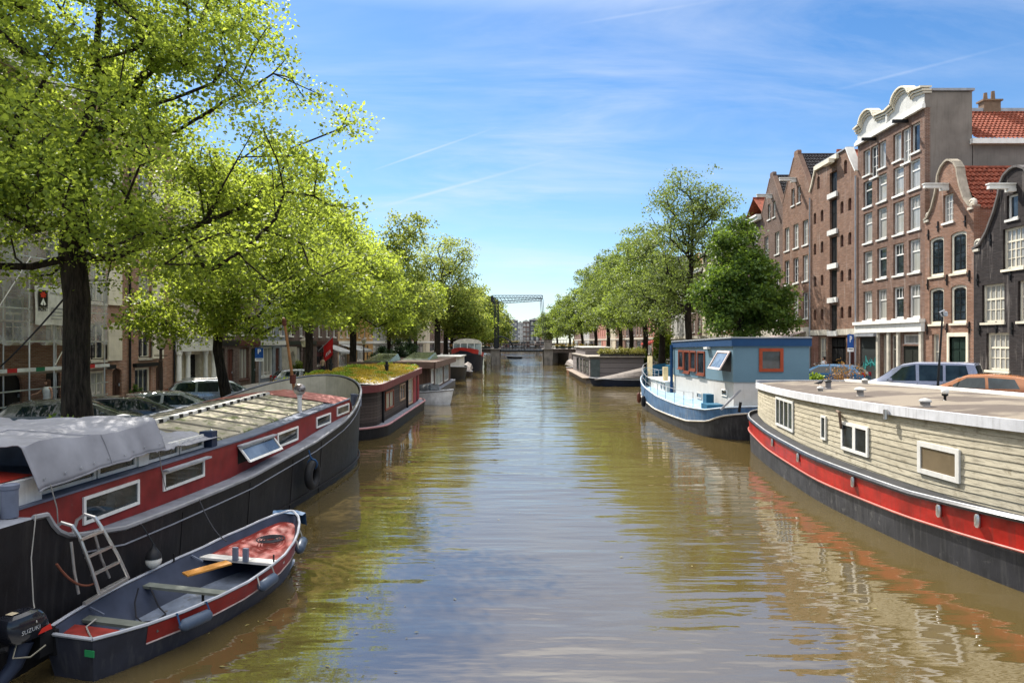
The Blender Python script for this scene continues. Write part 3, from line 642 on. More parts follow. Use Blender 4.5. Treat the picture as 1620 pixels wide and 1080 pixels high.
for i, (y0, y1, m, lab, hh, fl, shop, rm) in enumerate([
    (44.9, 49.2, BR_PURP, 'purple-brown house behind the leaning tree', 13, 3, BLACKP, TGREY), (49.2, 53.4, BR_DULL, 'narrow dull brown house beside the shop with pale pilasters', 12.4, 3, SHUT, TRED),
    (53.4, 59.4, mat('facade_blue_grey', (.2, .22, .25), .8, streak=.2), 'blue-grey house over the shop with pale pilasters', 12.5, 3, WHITE, TGREY), (59.4, 68.5, BR_PURP, 'wide dark brick house behind the climbing shrub and stone arch', 12, 3, DGREEN, TGREY),
    (68.5, 77, BR_DULL, 'brown brick house that flies the red flag', 13, 3, SHUT, TGREY), (77, 86, mat('facade_tan', (.48, .32, .17), .8, streak=.2), 'tan fronted house with a grey awning', 12.5, 3, WHITE, TRED),
    (86, 96, mat('facade_ochre', (.52, .3, .12), .8, streak=.2), 'ochre fronted house beyond the tan one', 12, 3, WHITE, TGREY), (96, 108, MATS['facade_grey'], 'grey fronted house with a dark blue door beyond the ochre one', 12.5, 3, WHITE, TGREY),
    (108, 122, BR_DULL, 'brown house behind the very tall elm on the shaded quay', 13, 3, WHITE, TGREY), (122, 138, BR_ORANGE, 'orange-brown house at the shaded end of the lift bridge', 12, 3, WHITE, TRED), (138, 160, MATS['facade_cream'], 'cream house past the shaded end of the lift bridge', 13, 3, WHITE, TGREY),
    (160, 190, BR_MID, 'broad brick house far past the shaded end of the lift bridge', 12, 3, WHITE, TGREY), (190, 230, BR_PURP, 'broad dark house in the hazy distance, shaded quay', 12, 3, WHITE, TGREY), (230, 288, BR_DULL, 'last brown house on the shaded quay before the closing row', 12, 3, WHITE, TGREY)]):
    plain_house('l', XL, y0, y1, SL, m, lab, hh, 3 if y1 - y0 > 5 else 2, fl, roofm=rm, shop=shop, seed=20 + i, group=GL, detail=i < 5)
# row that closes the canal
cw = [('grey_brown', (.15, .12, .11)), ('dusky_red', (.2, .09, .07)), ('slate', (.17, .18, .2)), ('off_white', (.55, .54, .5)), ('brown', (.16, .11, .09)), ('charcoal', (.08, .08, .085)), ('brick', (.22, .11, .08))]
cl = ['grey-brown', 'dusky red', 'slate grey', 'off-white', 'brown', 'charcoal', 'brick red']
xs = [-13, -7.2, -2.6, 1.2, 3.4, 6.4, 11, 16.5]
for i in range(7):
    H = plain_house('f', 305, xs[i], xs[i + 1], SR, mat('facade_far_' + cw[i][0], cw[i][1], .85), 'distant %s house closing the end of the canal' % cl[i], (12.4, 13, 12.2, 11.2, 11.8, 12.6, 13)[i], 2, 4, 3, TGREY, None, 'distant houses closing the canal', 40 + i, detail=False)
# ------------------------------------------------------------------ boats
from mathutils import noise as mn
def skin(top, bot, sheer, z0, t0, t1, n, close=True, off=0.0):
    """band of a hull between two heights; top/bot are outlines seen from above"""
    rows = []
    for k in range(n + 1):
        t = lerp(t0, t1, k / n); row = []
        for (xa, ya), (xb, yb), sh in zip(bot, top, sheer):
            e = t ** .8; row.append((lerp(xa, xb, e), lerp(ya, yb, e), lerp(z0, sh, t)))
        rows.append(row)
    return MB().grid(rows, close)
def sym(side):                       # side: [(y, halfwidth)] from stern to bow -> loop
    return [(w_, y) for y, w_ in side] + [(-w_, y) for y, w_ in reversed(side)]
def inset(loop, d):
    n = len(loop); out = []
    for i in range(n):
        a, b = Vector(loop[i - 1]), Vector(loop[(i + 1) % n]); t = (b - a); t = t.normalized() if t.length > 1e-6 else Vector((1, 0))
        out.append((loop[i][0] - t.y * d, loop[i][1] + t.x * d))
    return out
def cap(loop, zs): return MB().add([(x, y, z) for (x, y), z in zip(loop, zs)], [tuple(range(len(loop)))])
def deckgrid(side, zfn, k=.0, n=6):
    return MB().grid([[(lerp(-(w_ - k), w_ - k, j / n), y, zfn(y)) for j in range(n + 1)] for y, w_ in side])
def bwin(par, fn, u0, u1, v0, v1, fw=.06, bars=(1, 1), m=None, pane=None, proud=.035, sill=False, name='window', open_=0.0, bw=.05):
    """window set on a boat wall; fn(u, v, w) -> point, w outward; open_ swings it out about its top edge"""
    def g(u, v, w_):
        if open_:
            d = v1 - v; return fn(u, v1 - d * math.cos(open_), w_ + .03 + d * math.sin(open_))
        return fn(u, v, w_)
    mb = MB()
    def slabq(a, b, c, d, w0, w1):
        mb.add([g(a, c, w0), g(b, c, w0), g(b, d, w0), g(a, d, w0), g(a, c, w1), g(b, c, w1), g(b, d, w1), g(a, d, w1)],
               [(0, 3, 2, 1), (4, 5, 6, 7), (0, 1, 5, 4), (1, 2, 6, 5), (2, 3, 7, 6), (3, 0, 4, 7)])
    for q in ((u0, u1, v0, v0 + fw), (u0, u1, v1 - fw, v1), (u0, u0 + fw, v0 + fw, v1 - fw), (u1 - fw, u1, v0 + fw, v1 - fw)): slabq(*q, -.01, proud)
    for i in range(1, bars[0]): c = lerp(u0, u1, i / bars[0]); slabq(c - bw / 2, c + bw / 2, v0 + fw, v1 - fw, -.005, proud - .006)
    for i in range(1, bars[1]): c = lerp(v0, v1, i / bars[1]); slabq(u0 + fw, u1 - fw, c - bw / 2, c + bw / 2, -.005, proud - .01)
    if sill: slabq(u0 - .04, u1 + .04, v0 - .05, v0 - .003, -.005, proud + .06)
    o = mb.build(name, m or WHITE, par)
    p = MB(); p.add([g(u0 + fw, v0 + fw, .008), g(u1 - fw, v0 + fw, .008), g(u1 - fw, v1 - fw, .008), g(u0 + fw, v1 - fw, .008)], [(0, 1, 2, 3)]); p.build('pane', pane or PANE, o)
    if open_:
        h_ = MB().add([fn(u0 + .03, v0 + .03, .004), fn(u1 - .03, v0 + .03, .004), fn(u1 - .03, v1 - .03, .004), fn(u0 + .03, v1 - .03, .004)], [(0, 1, 2, 3)]); h_.build('opening', DARKIN, o)
    return o
HULLBLK = mat('hull_black', (.0095, .009, .0105), .5, var=.4, scale=1.6, streak=.4, scol=(.045, .043, .041), bump=.3, bscale=14, rv=0)
DECKGR = mat('deck_grey', (.2, .21, .24), .6, var=.25, scale=3, streak=.2, bump=.2, rv=0)
BLUEGR = mat('blue_grey_paint', (.12, .135, .18), .55, var=.25, rv=0, scale=3)
REDP = mat('barge_red', (.2, .022, .02), .45, var=.3, scale=2.2, streak=.35, scol=(.1, .03, .03), rv=0, spots=(.66, 5, (.14, .07, .06)))
BEIGE = mat('bulwark_beige', (.5, .44, .33), .6, var=.15, streak=.3, rv=0)
ALU = mat('aluminium', (.55, .53, .5), .35, metal=.85, var=.15)
ROPE = mat('rope_pale', (.28, .265, .24), .9)
ROPED = mat('rope_dark', (.03, .03, .035), .9)
RUBBER = mat('rubber', (.014, .014, .015), .65, var=.3, bump=.3)
TARPM = mat('tarpaulin_grey', (.215, .215, .235), .6, var=.22, scale=1.6, rv=0, bump=.15, bscale=12)
WGREY = mat('fascia_white_grey', (.6, .6, .62), .6, var=.14, streak=.5, scol=(.33, .32, .31), rv=0)
BPANE = glass('boat_pane', (.012, .016, .018), (.12, .13, .1), .2, .03, .6)
BRIGHTP = glass('boat_pane_sky', (.05, .06, .07), (.2, .2, .2), 0, .02, 1.0)
# --- long black barge
TH = -R(4.18); BO = (-9.51, 0, 0)
bg_ = thing('barge', 'long black barge with red cabin side and mossy hatch boards moored under the trees', 'barge', BO, TH)
HY = [3, 4.2, 5.5, 7, 8.3, 8.9, 9.12, 9.22, 9.33, 9.5, 9.8, 10.7, 12, 13.5, 15, 17, 18.8, 19.5, 20.4, 21.2, 22, 22.8, 23.5, 24.2, 24.9, 25.5, 26, 26.4, 26.8, 27.05, 27.22, 27.3]
def hwl(y):
    if y < 7: return 2.75 * (1 - ((7 - y) / 4.4) ** 2.6) ** .5
    return 2.75 if y < 19.5 else 2.75 * max(0, 1 - ((y - 19.5) / 7.8) ** 2.6) ** (1 / 1.9)
SHY = [3, 7, 8.9, 9.12, 9.22, 9.33, 9.5, 9.8, 10.7, 12.5, 15, 18.8, 21.4, 22.6, 23.9, 27.3]; SHZ = [2.1, 2.0, 1.95, 1.93, 1.78, 1.66, 1.56, 1.48, 1.33, 1.28, 1.27, 1.47, 1.75, 1.95, 2.26, 2.86]
shz = lambda y: interp(SHY, SHZ, y)
sd = [(y, hwl(y)) for y in HY]; topo = sym(sd); boto = [(x * .95, y if y < 19.5 else 19.5 + (y - 19.5) * .965) for x, y in topo]; shl = [shz(y) for x, y in topo]
skin(topo, boto, shl, -.35, 0, 1, 7).build('hull', HULLBLK, bg_, smooth=30)
zdk = lambda y: shz(y) - .025 if y < 20 else interp([20, 22, 27.3], [shz(20) - .025, 1.72, 1.95], y)
deckgrid([(y, w_) for y, w_ in sd if y <= 27.25], zdk, .05).build('deck', DECKGR, bg_)
bsd = [(y, w_) for y, w_ in sd if y > 20.3]; bl = inset(sym(bsd), .09)
MB().grid([[(x, y, zdk(y)) for x, y in bl], [(x, y, shz(y) - .01) for x, y in bl]]).build('bulwark_lining', BEIGE, bg_, smooth=40)
n_ = len(HY)
MB().tube([(x, y, z + .012) for (x, y), z in zip(topo[5:n_ + n_ - 5], shl[5:2 * n_ - 5])], .038, 6).build('gunwale', mat('gunwale_grey', (.2, .2, .21), .5, var=.2, rv=0), bg_)
for dz, nm in ((.24, 'weld_seam'),):
    MB().tube([(lerp(x * .95, x, .95) + .004 * (1 if x > 0 else -1), y, z - dz) for (x, y), z in zip(topo[10:n_ + 4], shl[10:n_ + 4])], .014, 5).build(nm, DECKGR, bg_)
for y in (12.3, 14.9, 17.2, 19.2): MB().tube([(hwl(y) * lerp(.952, 1, ((z + .35) / (shz(y) + .35)) ** .8) + .003, y, z) for z in (.0, .3, .6, .9, shz(y) - .1)], .009, 4).build('weld_seam', HULLBLK, bg_)
MB().tube([(w_ * .967 + .012, y, .16 + .02 * abs(y - 14) / 8) for y, w_ in [(y, hwl(y)) for y in HY[13:-4]]], .03, 5).build('rubbing_strake', HULLBLK, bg_)
MB().tube([(hwl(y) * .985 + .01, y, z) for y, z in ((4, 1.75), (6, 1.68), (7.5, 1.64), (8.8, 1.6))], .013, 5).build('weld_seam', DECKGR, bg_)
ctz = lambda y: interp([8.9, 16, 23.2], [1.98, 2.0, 2.27], y)
cy0 = [8.9, 10, 11, 12, 13, 14, 15, 16, 17, 18, 19, 20, 21, 22, 23.2]
for s in (1, -1):
    MB().grid([[(s * 2.25, y, zdk(y) - .02), (s * 2.25, y, ctz(y))] for y in cy0]).build('cabin_side', REDP, bg_)
    MB().grid([[(s * 2.28, y, ctz(y) - .012), (s * 2.28, y, ctz(y) + .02), (s * 1.86, y, ctz(y) + .025), (s * 1.86, y, ctz(y) - .08)] for y in cy0]).build('coaming_top', BLUEGR, bg_)
    MB().box(min(s * 1.86, s * 2.25), max(s * 1.86, s * 2.25), 23.2, 23.23, 1.6, 2.27).build('cabin_end', REDP, bg_)
fw_ = lambda u, v, w_: (2.25 + w_, u, v)
for y0, y1, z0, z1, op, pm in ((10.45, 11.8, 1.44, 1.86, 0, BPANE), (12.5, 13.9, 1.5, 1.85, 0, BPANE), (15.3, 17.05, 1.46, 1.87, R(38), BRIGHTP), (17.4, 18.72, 1.53, 1.9, 0, BPANE), (20.1, 21.3, 1.68, 2.0, 0, BPANE), (21.9, 23.1, 1.83, 2.13, 0, BPANE)):
    sl = (ctz(y1) - ctz(y0)) * .5
    fq = lambda u, v, w_, y0=y0, y1=y1, sl=sl: (2.25 + w_, u, v + sl * ((u - y0) / (y1 - y0) - .5))
    o = bwin(bg_, fq, y0, y1, z0, z1, .05, (1, 1), WHITE, pm, .03, open_=op)
    if op or y0 == 12.5: MB().box(2.28, 2.4, y0 - .05, y1 + .05, z1 + .012, z1 + .045).build('rain_hood', LEAD, o)
# hatch boards
HATCH = mat('hatch_board_moss', (.34, .3, .225), .85, var=.45, scale=2.2, bump=.5, rv=.12, streak=.3, spots=(.53, 3.4, (.15, .16, .07)))
ridz = lambda y: interp([14, 17.3, 21.8], [2.24, 2.36, 2.52], y)
k = 0; y = 14.35
while y < 21.6:
    y1 = min(y + .92, 21.75)
    for s in (1, -1):
        a, b = (s * 1.9, ctz(y) + .06), (s * .1, ridz(y)); c, d = (s * 1.9, ctz(y1) + .06), (s * .1, ridz(y1)); ya, yb = y + .012, y1 - .012
        lo = [(a[0], ya, a[1] - .05), (b[0], ya, b[1] - .05), (d[0], yb, d[1] - .05), (c[0], yb, c[1] - .05)]; up = [(a[0], ya, a[1]), (b[0], ya, b[1]), (d[0], yb, d[1]), (c[0], yb, c[1])]
        MB().add(lo + up, [(0, 1, 2, 3), (7, 6, 5, 4), (0, 4, 5, 1), (1, 5, 6, 2), (2, 6, 7, 3), (3, 7, 4, 0)]).build('hatch_board', HATCH, bg_)
        MB().bar((s * 1.88, ya - .012, ctz(y) + .075), (s * .12, ya - .012, ridz(y) + .02), .05, .035).build('hatch_batten', mat('weathered_batten', (.2, .18, .14), .85), bg_)
    y = y1
MB().grid([[(-.11, y, ridz(y) - .06), (-.11, y, ridz(y) + .07), (.11, y, ridz(y) + .07), (.11, y, ridz(y) - .06)] for y in (14.3, 17.3, 21.8)]).build('ridge_beam', mat('ridge_beam_white', (.5, .48, .44), .7, streak=.3), bg_)
yy = 14.6
while yy < 21.7: MB().box(.085, .125, yy, yy + .14, ridz(yy) - .05, ridz(yy) + .085).build('ridge_cleat', BLACKP, bg_); yy += .42
tr = MB(); tr.grid([[(s * lerp(2.22, 0, t), y, lerp(ctz(min(y, 23.2)) + .02, zr, t ** .8)) for s, t in [(1, 0), (1, .3), (1, .6), (1, .85), (1, 1)] + [(-1, .85), (-1, .6), (-1, .3), (-1, 0)]] for y, zr in ((21.75, 2.53), (22.6, 2.58), (23.2, 2.58))])
tr.grid([[(s * lerp(2.22, 0, t), y, lerp(zb, zr, t ** .8)) for s, t in [(1, 0), (1, .3), (1, .6), (1, .85), (1, 1)] + [(-1, .85), (-1, .6), (-1, .3), (-1, 0)]] for y, zb, zr in ((23.2, 2.29, 2.58), (23.5, 2.1, 2.52), (23.7, 1.7, 1.7))])
tr.build('fore_trunk', mat('faded_red_deck', (.33, .12, .1), .7, var=.3, scale=3, rv=0, spots=(.6, 3, (.42, .28, .24))), bg_, smooth=30)
WOODM = mat('mast_wood', (.3, .15, .06), .5, var=.3, scale=4, rv=0)
mt = MB().tube([(.15, 23.75, 2.3), (.1, 23.35, 3.77), (.06, 23.05, 4.85), (.05, 23.0, 5.0)], [.055, .05, .042, .04], 8).build('mast', WOODM, bg_, smooth=True)
MB().lathe([(.075, 0), (.11, .02), (.11, .3), (.075, .32)], (.13, 23.6, 2.75), 8).build('mast_step', mat('rust_red', (.09, .03, .02), .7), mt)
MB().lathe([(.045, 0), (.075, .04), (.075, .2), (.045, .24)], (.06, 23.05, 4.72), 8).build('mast_band', MATS['rust_red'], mt)
vt = MB().lathe([(.1, 0), (.1, .06), (.062, .08), (.062, .5), (.08, .52), (.08, .56), (.05, .58)], (1.88, 19.8, 2.1), 12).build('vent_pipe', mat('vent_white', (.6, .58, .56), .5, streak=.4), bg_, smooth=True)
MB().lathe([(.17 * math.sin(a), -.17 * math.cos(a)) for a in [math.pi * i / 10 for i in range(11)]], (1.88, 19.8, 2.82), 14).build('cowl', mat('cowl_rust', (.09, .07, .065), .4, metal=.5, spots=(.5, 3, (.3, .28, .27))), vt, smooth=True)
# aft cabin
MB().box(-2.2, 2.2, 5.6, 9.72, 1.85, 2.33).build('aft_cabin', mat('aft_white', (.66, .65, .63), .5, streak=.3, rv=0), bg_)
MB().grid([[(x, y, 2.345 + .1 * (1 - (x / 2.1) ** 2)) for x in (-2.1, -1.2, 0, 1.2, 2.1)] for y in (5.7, 9.7)]).build('aft_cabin_roof', mat('aft_red', (.3, .03, .02), .5, var=.25, rv=0), bg_)
MB().box(-2.05, 2.05, 9.74, 14.25, 1.9, 2.02).box(-2.0, 2.0, 12.0, 12.06, 2.02, 2.6).build('skylight_base', BLUEGR, bg_)
fs = lambda u, v, w_: (2.06 + w_, u, v)
for y0, y1, zt in ((9.8, 10.98, 2.46), (11.02, 12.0, 2.46), (12.3, 13.3, 2.3), (13.34, 14.2, 2.3)): bwin(bg_, fs, y0, y1, 2.03, zt, .055, (1, 1), WHITE, BPANE, .03)
MB().box(1.98, 2.12, 12.02, 12.28, 2.03, 2.6).build('corner_post', WHITE, bg_)
MB().box(1.95, 2.22, 14.28, 14.5, 2.02, 2.34).build('blue_post', mat('navy_paint', (.02, .03, .06), .45), bg_)
MB().tube([(2.1, 14.62, 2.02), (2.1, 14.62, 2.25), (2.02, 14.63, 2.33), (1.94, 14.63, 2.28), (1.92, 14.63, 2.1)], .025, 6).build('vent_hook', ALU, bg_)
for p in ((2.32, 9.02, 1.93, .1), (2.0, 25.0, 1.86, .11), (1.75, 25.25, 1.86, .11), (-2.0, 25.0, 1.86, .11)):
    MB().lathe([(p[3], 0), (p[3], .36), (p[3] * 1.12, .37), (p[3] * 1.12, .42), (p[3] * .9, .43)], p[:3], 14).build('bollard', BLUEGR, bg_, smooth=True)
def tarp(name, lab, fn, nu, nv):
    rows = [[fn(i / nu, j / nv) for i in range(nu + 1)] for j in range(nv + 1)]
    o = MB().grid(rows).build(name, TARPM, None, smooth=True); o.location = BO; o.rotation_euler = (0, 0, TH)
    so_ = o.modifiers.new('thick', 'SOLIDIFY'); so_.thickness = .012
    return tag(o, lab, 'tarpaulin')
def folds(x, y, a, s): return a * (mn.noise(Vector((x * s, y * s, 3.1))) + .5 * mn.noise(Vector((x * s * 2.3, y * s * 2.3, 7.7))))
def t1(u, v):
    y = 9.25 + 2.95 * u                                   # along the boat
    ya = y + .38 * (1 - u) * (1 - 2 * abs(v - .5)) * 0
    if v < .18:                                           # flap hanging down the canal side
        k = v / .18; sw = .16 * (abs((u * 2.6 + .35) % 1 - .5) - .25) + .06 * (abs((u * 6.3) % 1 - .5) - .25) + .03 * mn.noise(Vector((u * 9, v * 3, 2)))
        zb = 2.2 + .13 * u + .1 * abs(math.sin(u * 3.14 * 1.0)) * .3 + .12 * max(0, 1 - u * 6) * 0
        ztop = 2.8 + .05 * math.sin(u * 6.3 + .6) + folds(2.3, y, .05, 1.6)
        return (2.34 + (1 - k) * (.16 + sw) - .05 * k, y + .12 * (1 - k) * (.5 - u), lerp(zb, ztop, k ** .85))
    k = (v - .18) / .82; x = lerp(2.3, -2.45, k)
    z = 2.8 + .05 * math.sin(u * 6.3 + .6) * (1 - k) + .06 * math.sin(k * 3.1) - .05 * math.sin(k * 9 + u * 4) + (folds(x, y, .05, .9) - .32 * max(0, .13 - abs(mn.noise(Vector((x * .9 + y * .5, y * 1.0, 1))))) - .3 * max(0, .1 - abs(mn.noise(Vector((x * 1.9, y * 2.4 - x, 5))))) - .16 * math.sin(math.pi * min(1, u * 1.02)) * math.exp(-((k - .3) / .2) ** 2) * .5) * min(1, k * 6 + .3)
    if k > .86: z -= (k - .86) * 3
    return (x, y - .5 * k * (1 - u) * .9 + 1.2 * k * 0, z)
tarp('tarpaulin', 'pale grey tarpaulin with a drooping flap, draped over the barge skylight', t1, 70, 74)
tp = bpy.data.objects['tarpaulin']; MB().tube([t1(i / 60, 0) for i in range(61)], .014, 5).build('hem', TARPM, tp, smooth=True)
MB().tube([tuple(Vector(t1(.52, j / 60)) + Vector((.004, 0, .012))) for j in range(61)], .008, 4).build('seam', TARPM, tp, smooth=True)
for i in range(9): MB().torus(tuple(Vector(t1((i + .5) / 9, .02)) + Vector((.012, 0, .03))), .014, .005, 'x', 12, 5).build('eyelet', LEAD, tp)
def t2(u, v):
    y = 12.02 + 2.4 * u; x = lerp(2.28, -2.1, v)
    z = 2.4 - .08 * u + folds(x, y, .07, 1.6) - .22 * max(0, .2 - abs(mn.noise(Vector((x * 1.6, y * 2.2, 3))))) - .18 * max(0, .16 - abs(mn.noise(Vector((x * 3.2 + y, y * 3.6, 8)))))
    if v < .1: z -= (.1 - v) * 1.1
    return (x, y, max(z, 2.22 if v < .1 else 2.3))
tarp('tarpaulin', 'smaller crumpled grey tarpaulin ahead of the drooping one', t2, 60, 70)
def local_obj(o, loc=BO, rz=TH): o.location = loc; o.rotation_euler = (0, 0, rz); return o
# tyre, ladder, ropes
t = local_obj(thing('tyre_fender', 'black tyre hung on blue rope against the black barge', 'tyre'))
MB().torus((2.94, 18.0, .74), .28, .11, 'x', 28, 12, .95).build('tyre', RUBBER, t, smooth=True); MB().tube([(2.84, 18.0, 1.38), (2.9, 17.98, 1.2), (2.97, 18.0, 1.12)], .022, 6).torus((2.94, 18.0, 1.02), .13, .02, 'y', 12, 6).build('rope', mat('rope_blue', (.02, .06, .14), .85), t)
t = local_obj(thing('boarding_ladder', 'aluminium folding ladder hanging down the black barge side', 'ladder'))
for k, (ya, yb) in enumerate(((9.5, 9.72), (9.95, 10.35))):
    MB().tube([(2.5, ya - .02, 1.5), (2.55, ya - .01, 1.66), (2.66, ya, 1.74), (2.8, ya + .01, 1.7), (2.88, ya + .04, 1.55), (2.98, lerp(ya, yb, .6), 1.1), (3.04, yb, .7)], .024, 8).build('rail', ALU, t, smooth=True)
    MB().tube([(2.84, ya - .06, 1.5), (2.86, lerp(ya, yb, .5) - .14, 1.1), (2.9, yb - .22, .78)], .02, 8).build('inner_rail', ALU, t, smooth=True)
for q in (.0, .33, .66, 1.0):
    z = 1.5 - .78 * q; MB().bar((2.9 + .13 * q, lerp(9.53, 9.72, q), z), (2.9 + .13 * q, lerp(9.98, 10.35, q), z), .05, .03).build('rung', ALU, t)
MB().bar((3.04, 9.42, .68), (3.04, 10.32, .7), .045, .045).build('foot_bar', ALU, t)
def rope(lab, pts, r=.011, m=None, name='mooring_rope', cat='rope'):
    o = local_obj(MB().tube(pts, r, 6).build(name, m or ROPE, None, smooth=True)); return tag(o, lab, cat)
def sag(a, b, d, n=10): a, b = Vector(a), Vector(b); return [tuple(a.lerp(b, i / n) - Vector((0, 0, d * 4 * (i / n) * (1 - i / n)))) for i in range(n + 1)]
rope('pale rope dropping straight from the barge stern to the outboard motor', [(2.78, 8.9, 2.0), (2.84, 8.75, 1.5), (2.95, 8.65, 1.0), (3.2, 8.4, .85)], .007)
rope('rusty chain looped below the boarding ladder', sag((2.82, 9.2, 1.28), (2.98, 9.75, .85), .14), .016, mat('rust_chain', (.14, .05, .03), .8), 'mooring_chain', 'chain')
rope('thin dark rope slack between barge deck and small boat bow', sag((2.8, 12.75, 1.3), (3.65, 12.1, .75), .12), .01, ROPED)
t = local_obj(thing('buoy_fender', 'small round white and black buoy hung between barge and boat', 'fender'))
MB().lathe([(.02, -.13)] + [(.12 * math.sin(a), -.12 * math.cos(a)) for a in [math.pi * i / 8 for i in range(1, 6)]], (2.96, 11.1, .72), 12).build('lower_half', mat('buoy_white', (.6, .58, .52), .5), t, smooth=True)
MB().lathe([(.12, .0), (.11, .06), (.07, .12), (.03, .18), (.02, .24)], (2.96, 11.1, .76), 12).tube([(2.96, 11.1, .98), (2.82, 11.02, 1.3), (2.7, 11.0, 1.34)], .01, 6).build('upper_half', BLACKP, t, smooth=True)
rope('pale cord from the drooping tarpaulin corner to the barge deck', [(2.5, 9.5, 2.25), (2.5, 9.62, 1.9), (2.42, 9.75, 1.5)], .008)
rope('pale cord from the tarpaulin end to the red cabin side', [(2.42, 12.1, 2.35), (2.36, 12.3, 1.9), (2.36, 12.42, 1.55)], .008)
# --- small open boat
SB = (-5.52, 8.42, 0); ST = -R(14.5)
sb = thing('rowing_boat', 'small open steel boat with red band tied alongside the black barge', 'boat', SB, ST)
sy = [0, .25, .6, 1.1, 1.7, 2.3, 2.9, 3.4, 3.85, 4.2, 4.5, 4.7, 4.82, 4.87]; sw_ = [.38, .5, .63, .76, .86, .9, .88, .81, .7, .56, .4, .25, .11, .03]
szz = lambda y: interp([0, .8, 2.2, 3.4, 4.2, 4.87], [.56, .52, .52, .6, .74, .93], y)
s2 = list(zip(sy, sw_)); tl = sym(s2); bl2 = [(x * .72, .12 + y * .93) for x, y in tl]; sh2 = [szz(y) for x, y in tl]
NAVY = mat('boat_navy', (.028, .03, .042), .5, var=.3, streak=.4, scol=(.1, .1, .1), rv=0); BIN = mat('boat_inside', (.17, .2, .26), .6, var=.45, scale=3, streak=.4, scol=(.1, .09, .07), spots=(.6, 5, (.09, .08, .065)), rv=0)
skin(tl, bl2, sh2, -.12, 0, .97, 6).build('hull', NAVY, sb, smooth=35)
i0, i1 = 2, len(sy) - 2
for sgn in (0, 1):
    rng = range(i0, i1) if sgn == 0 else range(2 * len(sy) - 1 - i0, 2 * len(sy) - 1 - i1, -1)
    rows = []
    for tq in (.6, .72, .85, .97):
        row = []
        for i in rng:
            e = tq ** .8; x = lerp(bl2[i][0], tl[i][0], e); row.append((x + (.008 if x > 0 else -.008), lerp(bl2[i][1], tl[i][1], e), lerp(-.12, sh2[i], tq)))
        rows.append(row)
    o = MB().grid(rows).build('side_band', mat('boat_red', (.26, .022, .018), .45, var=.3, rv=0, spots=(.63, 6, (.2, .06, .05))), sb, smooth=True)
    MB().tube([(x * 1.006, y, z) for x, y, z in rows[0]], .012, 5).build('band_line', mat('line_pale', (.45, .36, .34), .6), o)
inn = inset(tl, .035); inb = [(x * .8, .1 + y * .95) for x, y in bl2]
skin(inn, inb, [z - .005 for z in sh2], .06, .0, 1, 4).build('inner_side', mat('boat_inner_blue', (.035, .043, .068), .55, var=.3, rv=0), sb, smooth=35)
MB().grid([[(lerp(-1, 1, j / 4) * w_ * .74, y, .085) for j in range(5)] for y, w_ in s2[1:-2]]).build('floor', BIN, sb)
MB().tube([(x, y, z + .01) for (x, y), z in zip(tl + tl[:1], sh2 + sh2[:1])], .024, 6).build('gunwale', mat('gunwale_pale', (.36, .37, .4), .45, var=.2, rv=0), sb, smooth=True)
MB().grid([[(x * (w_ - .04), y, szz(y) - .13 + .02 * (1 - x * x)) for x in (-1, -.5, 0, .5, 1)] for y, w_ in s2 if 3.38 <= y <= 4.75]).build('foredeck', mat('deck_red', (.2, .024, .018), .6, var=.4, scale=4, rv=0, spots=(.66, 6, (.24, .08, .06))), sb)
MB().grid([[(x * (w_ - .05), y, .42) for x in (-1, 0, 1)] for y, w_ in s2 if .2 <= y <= .7]).build('stern_deck', MATS['deck_red'], sb)
for y, m, wd in ((.82, mat('thwart_moss', (.13, .14, .12), .8), .16), (2.1, MATS['thwart_moss'], .16), (3.34, mat('thwart_white', (.45, .43, .4), .75, var=.3), .2)):
    hw_ = interp(sy, sw_, y) - .04; MB().box(-hw_, hw_, y - wd / 2, y + wd / 2, szz(y) - .14, szz(y) - .1).build('thwart', m, sb)
for q in range(4): pass
o = MB()
for q in range(4): o.torus((.12, 4.02, szz(4) - .06 + .003 * q), .09 + .05 * q, .011, 'z', 22, 6)
o.build('rope_coil', ROPED, sb, smooth=True)
for y in (.82, 2.1): MB().tube([(.25, y, .38), (.25, y, .09)], .02, 6).build('thwart_leg', BLACKP, sb)
MB().tube([(x, 1.4, .1) for x in (-.55, .55)], .012, 5).build('floor_rib', BLACKP, sb); MB().tube([(x, 2.75, .1) for x in (-.6, .6)], .012, 5).build('floor_rib', BLACKP, sb)
MB().tube([(-.6, 1.75, .5), (-.62, 1.7, .3), (-.5, 1.6, .13), (-.3, 1.5, .11), (-.15, 1.62, .11), (-.2, 1.85, .11), (-.42, 1.95, .16), (-.62, 2.0, .42)], .012, 6).build('loose_rope', ROPED, sb, smooth=True)
MB().tube([(-.35, .75, .45), (-.3, .55, .43), (-.1, .4, .43), (.05, .3, .43)], .011, 5).build('loose_rope', ROPE, sb, smooth=True)
for y in (.95, 3.1): MB().bar((-interp(sy, sw_, y) + .06, y, szz(y) - .02), (-interp(sy, sw_, y) + .25, y + .05, szz(y) - .12), .025).build('knee', BLUEGR, sb)
MB().tube([(-.84, 2.75, .56), (-.84, 2.75, .7)], .014, 6).build('rowlock', BLACKP, sb); MB().tube([(.8, 3.1, .58), (.8, 3.1, .7)], .014, 6).build('rowlock', BLACKP, sb)
for x in (-.08, .12): MB().box(x, x + .09, 3.22, 3.27, szz(3.3) - .1, szz(3.3) + .12).build('mooring_post', BLUEGR, sb)
mb = MB(); mb.grid([[(x, 4.66 + .12 * math.cos(x * 3), szz(4.7) + .03), (x * 1.1, 4.95 - abs(x) * .5, szz(4.8) + .04), (x * 1.15, 5.0 - abs(x) * .6, szz(4.8) - .2)] for x in [-.32, -.2, -.08, .08, .2, .32]]); mb.build('bow_cover', mat('cover_blue', (.03, .08, .16), .6), sb, smooth=True)
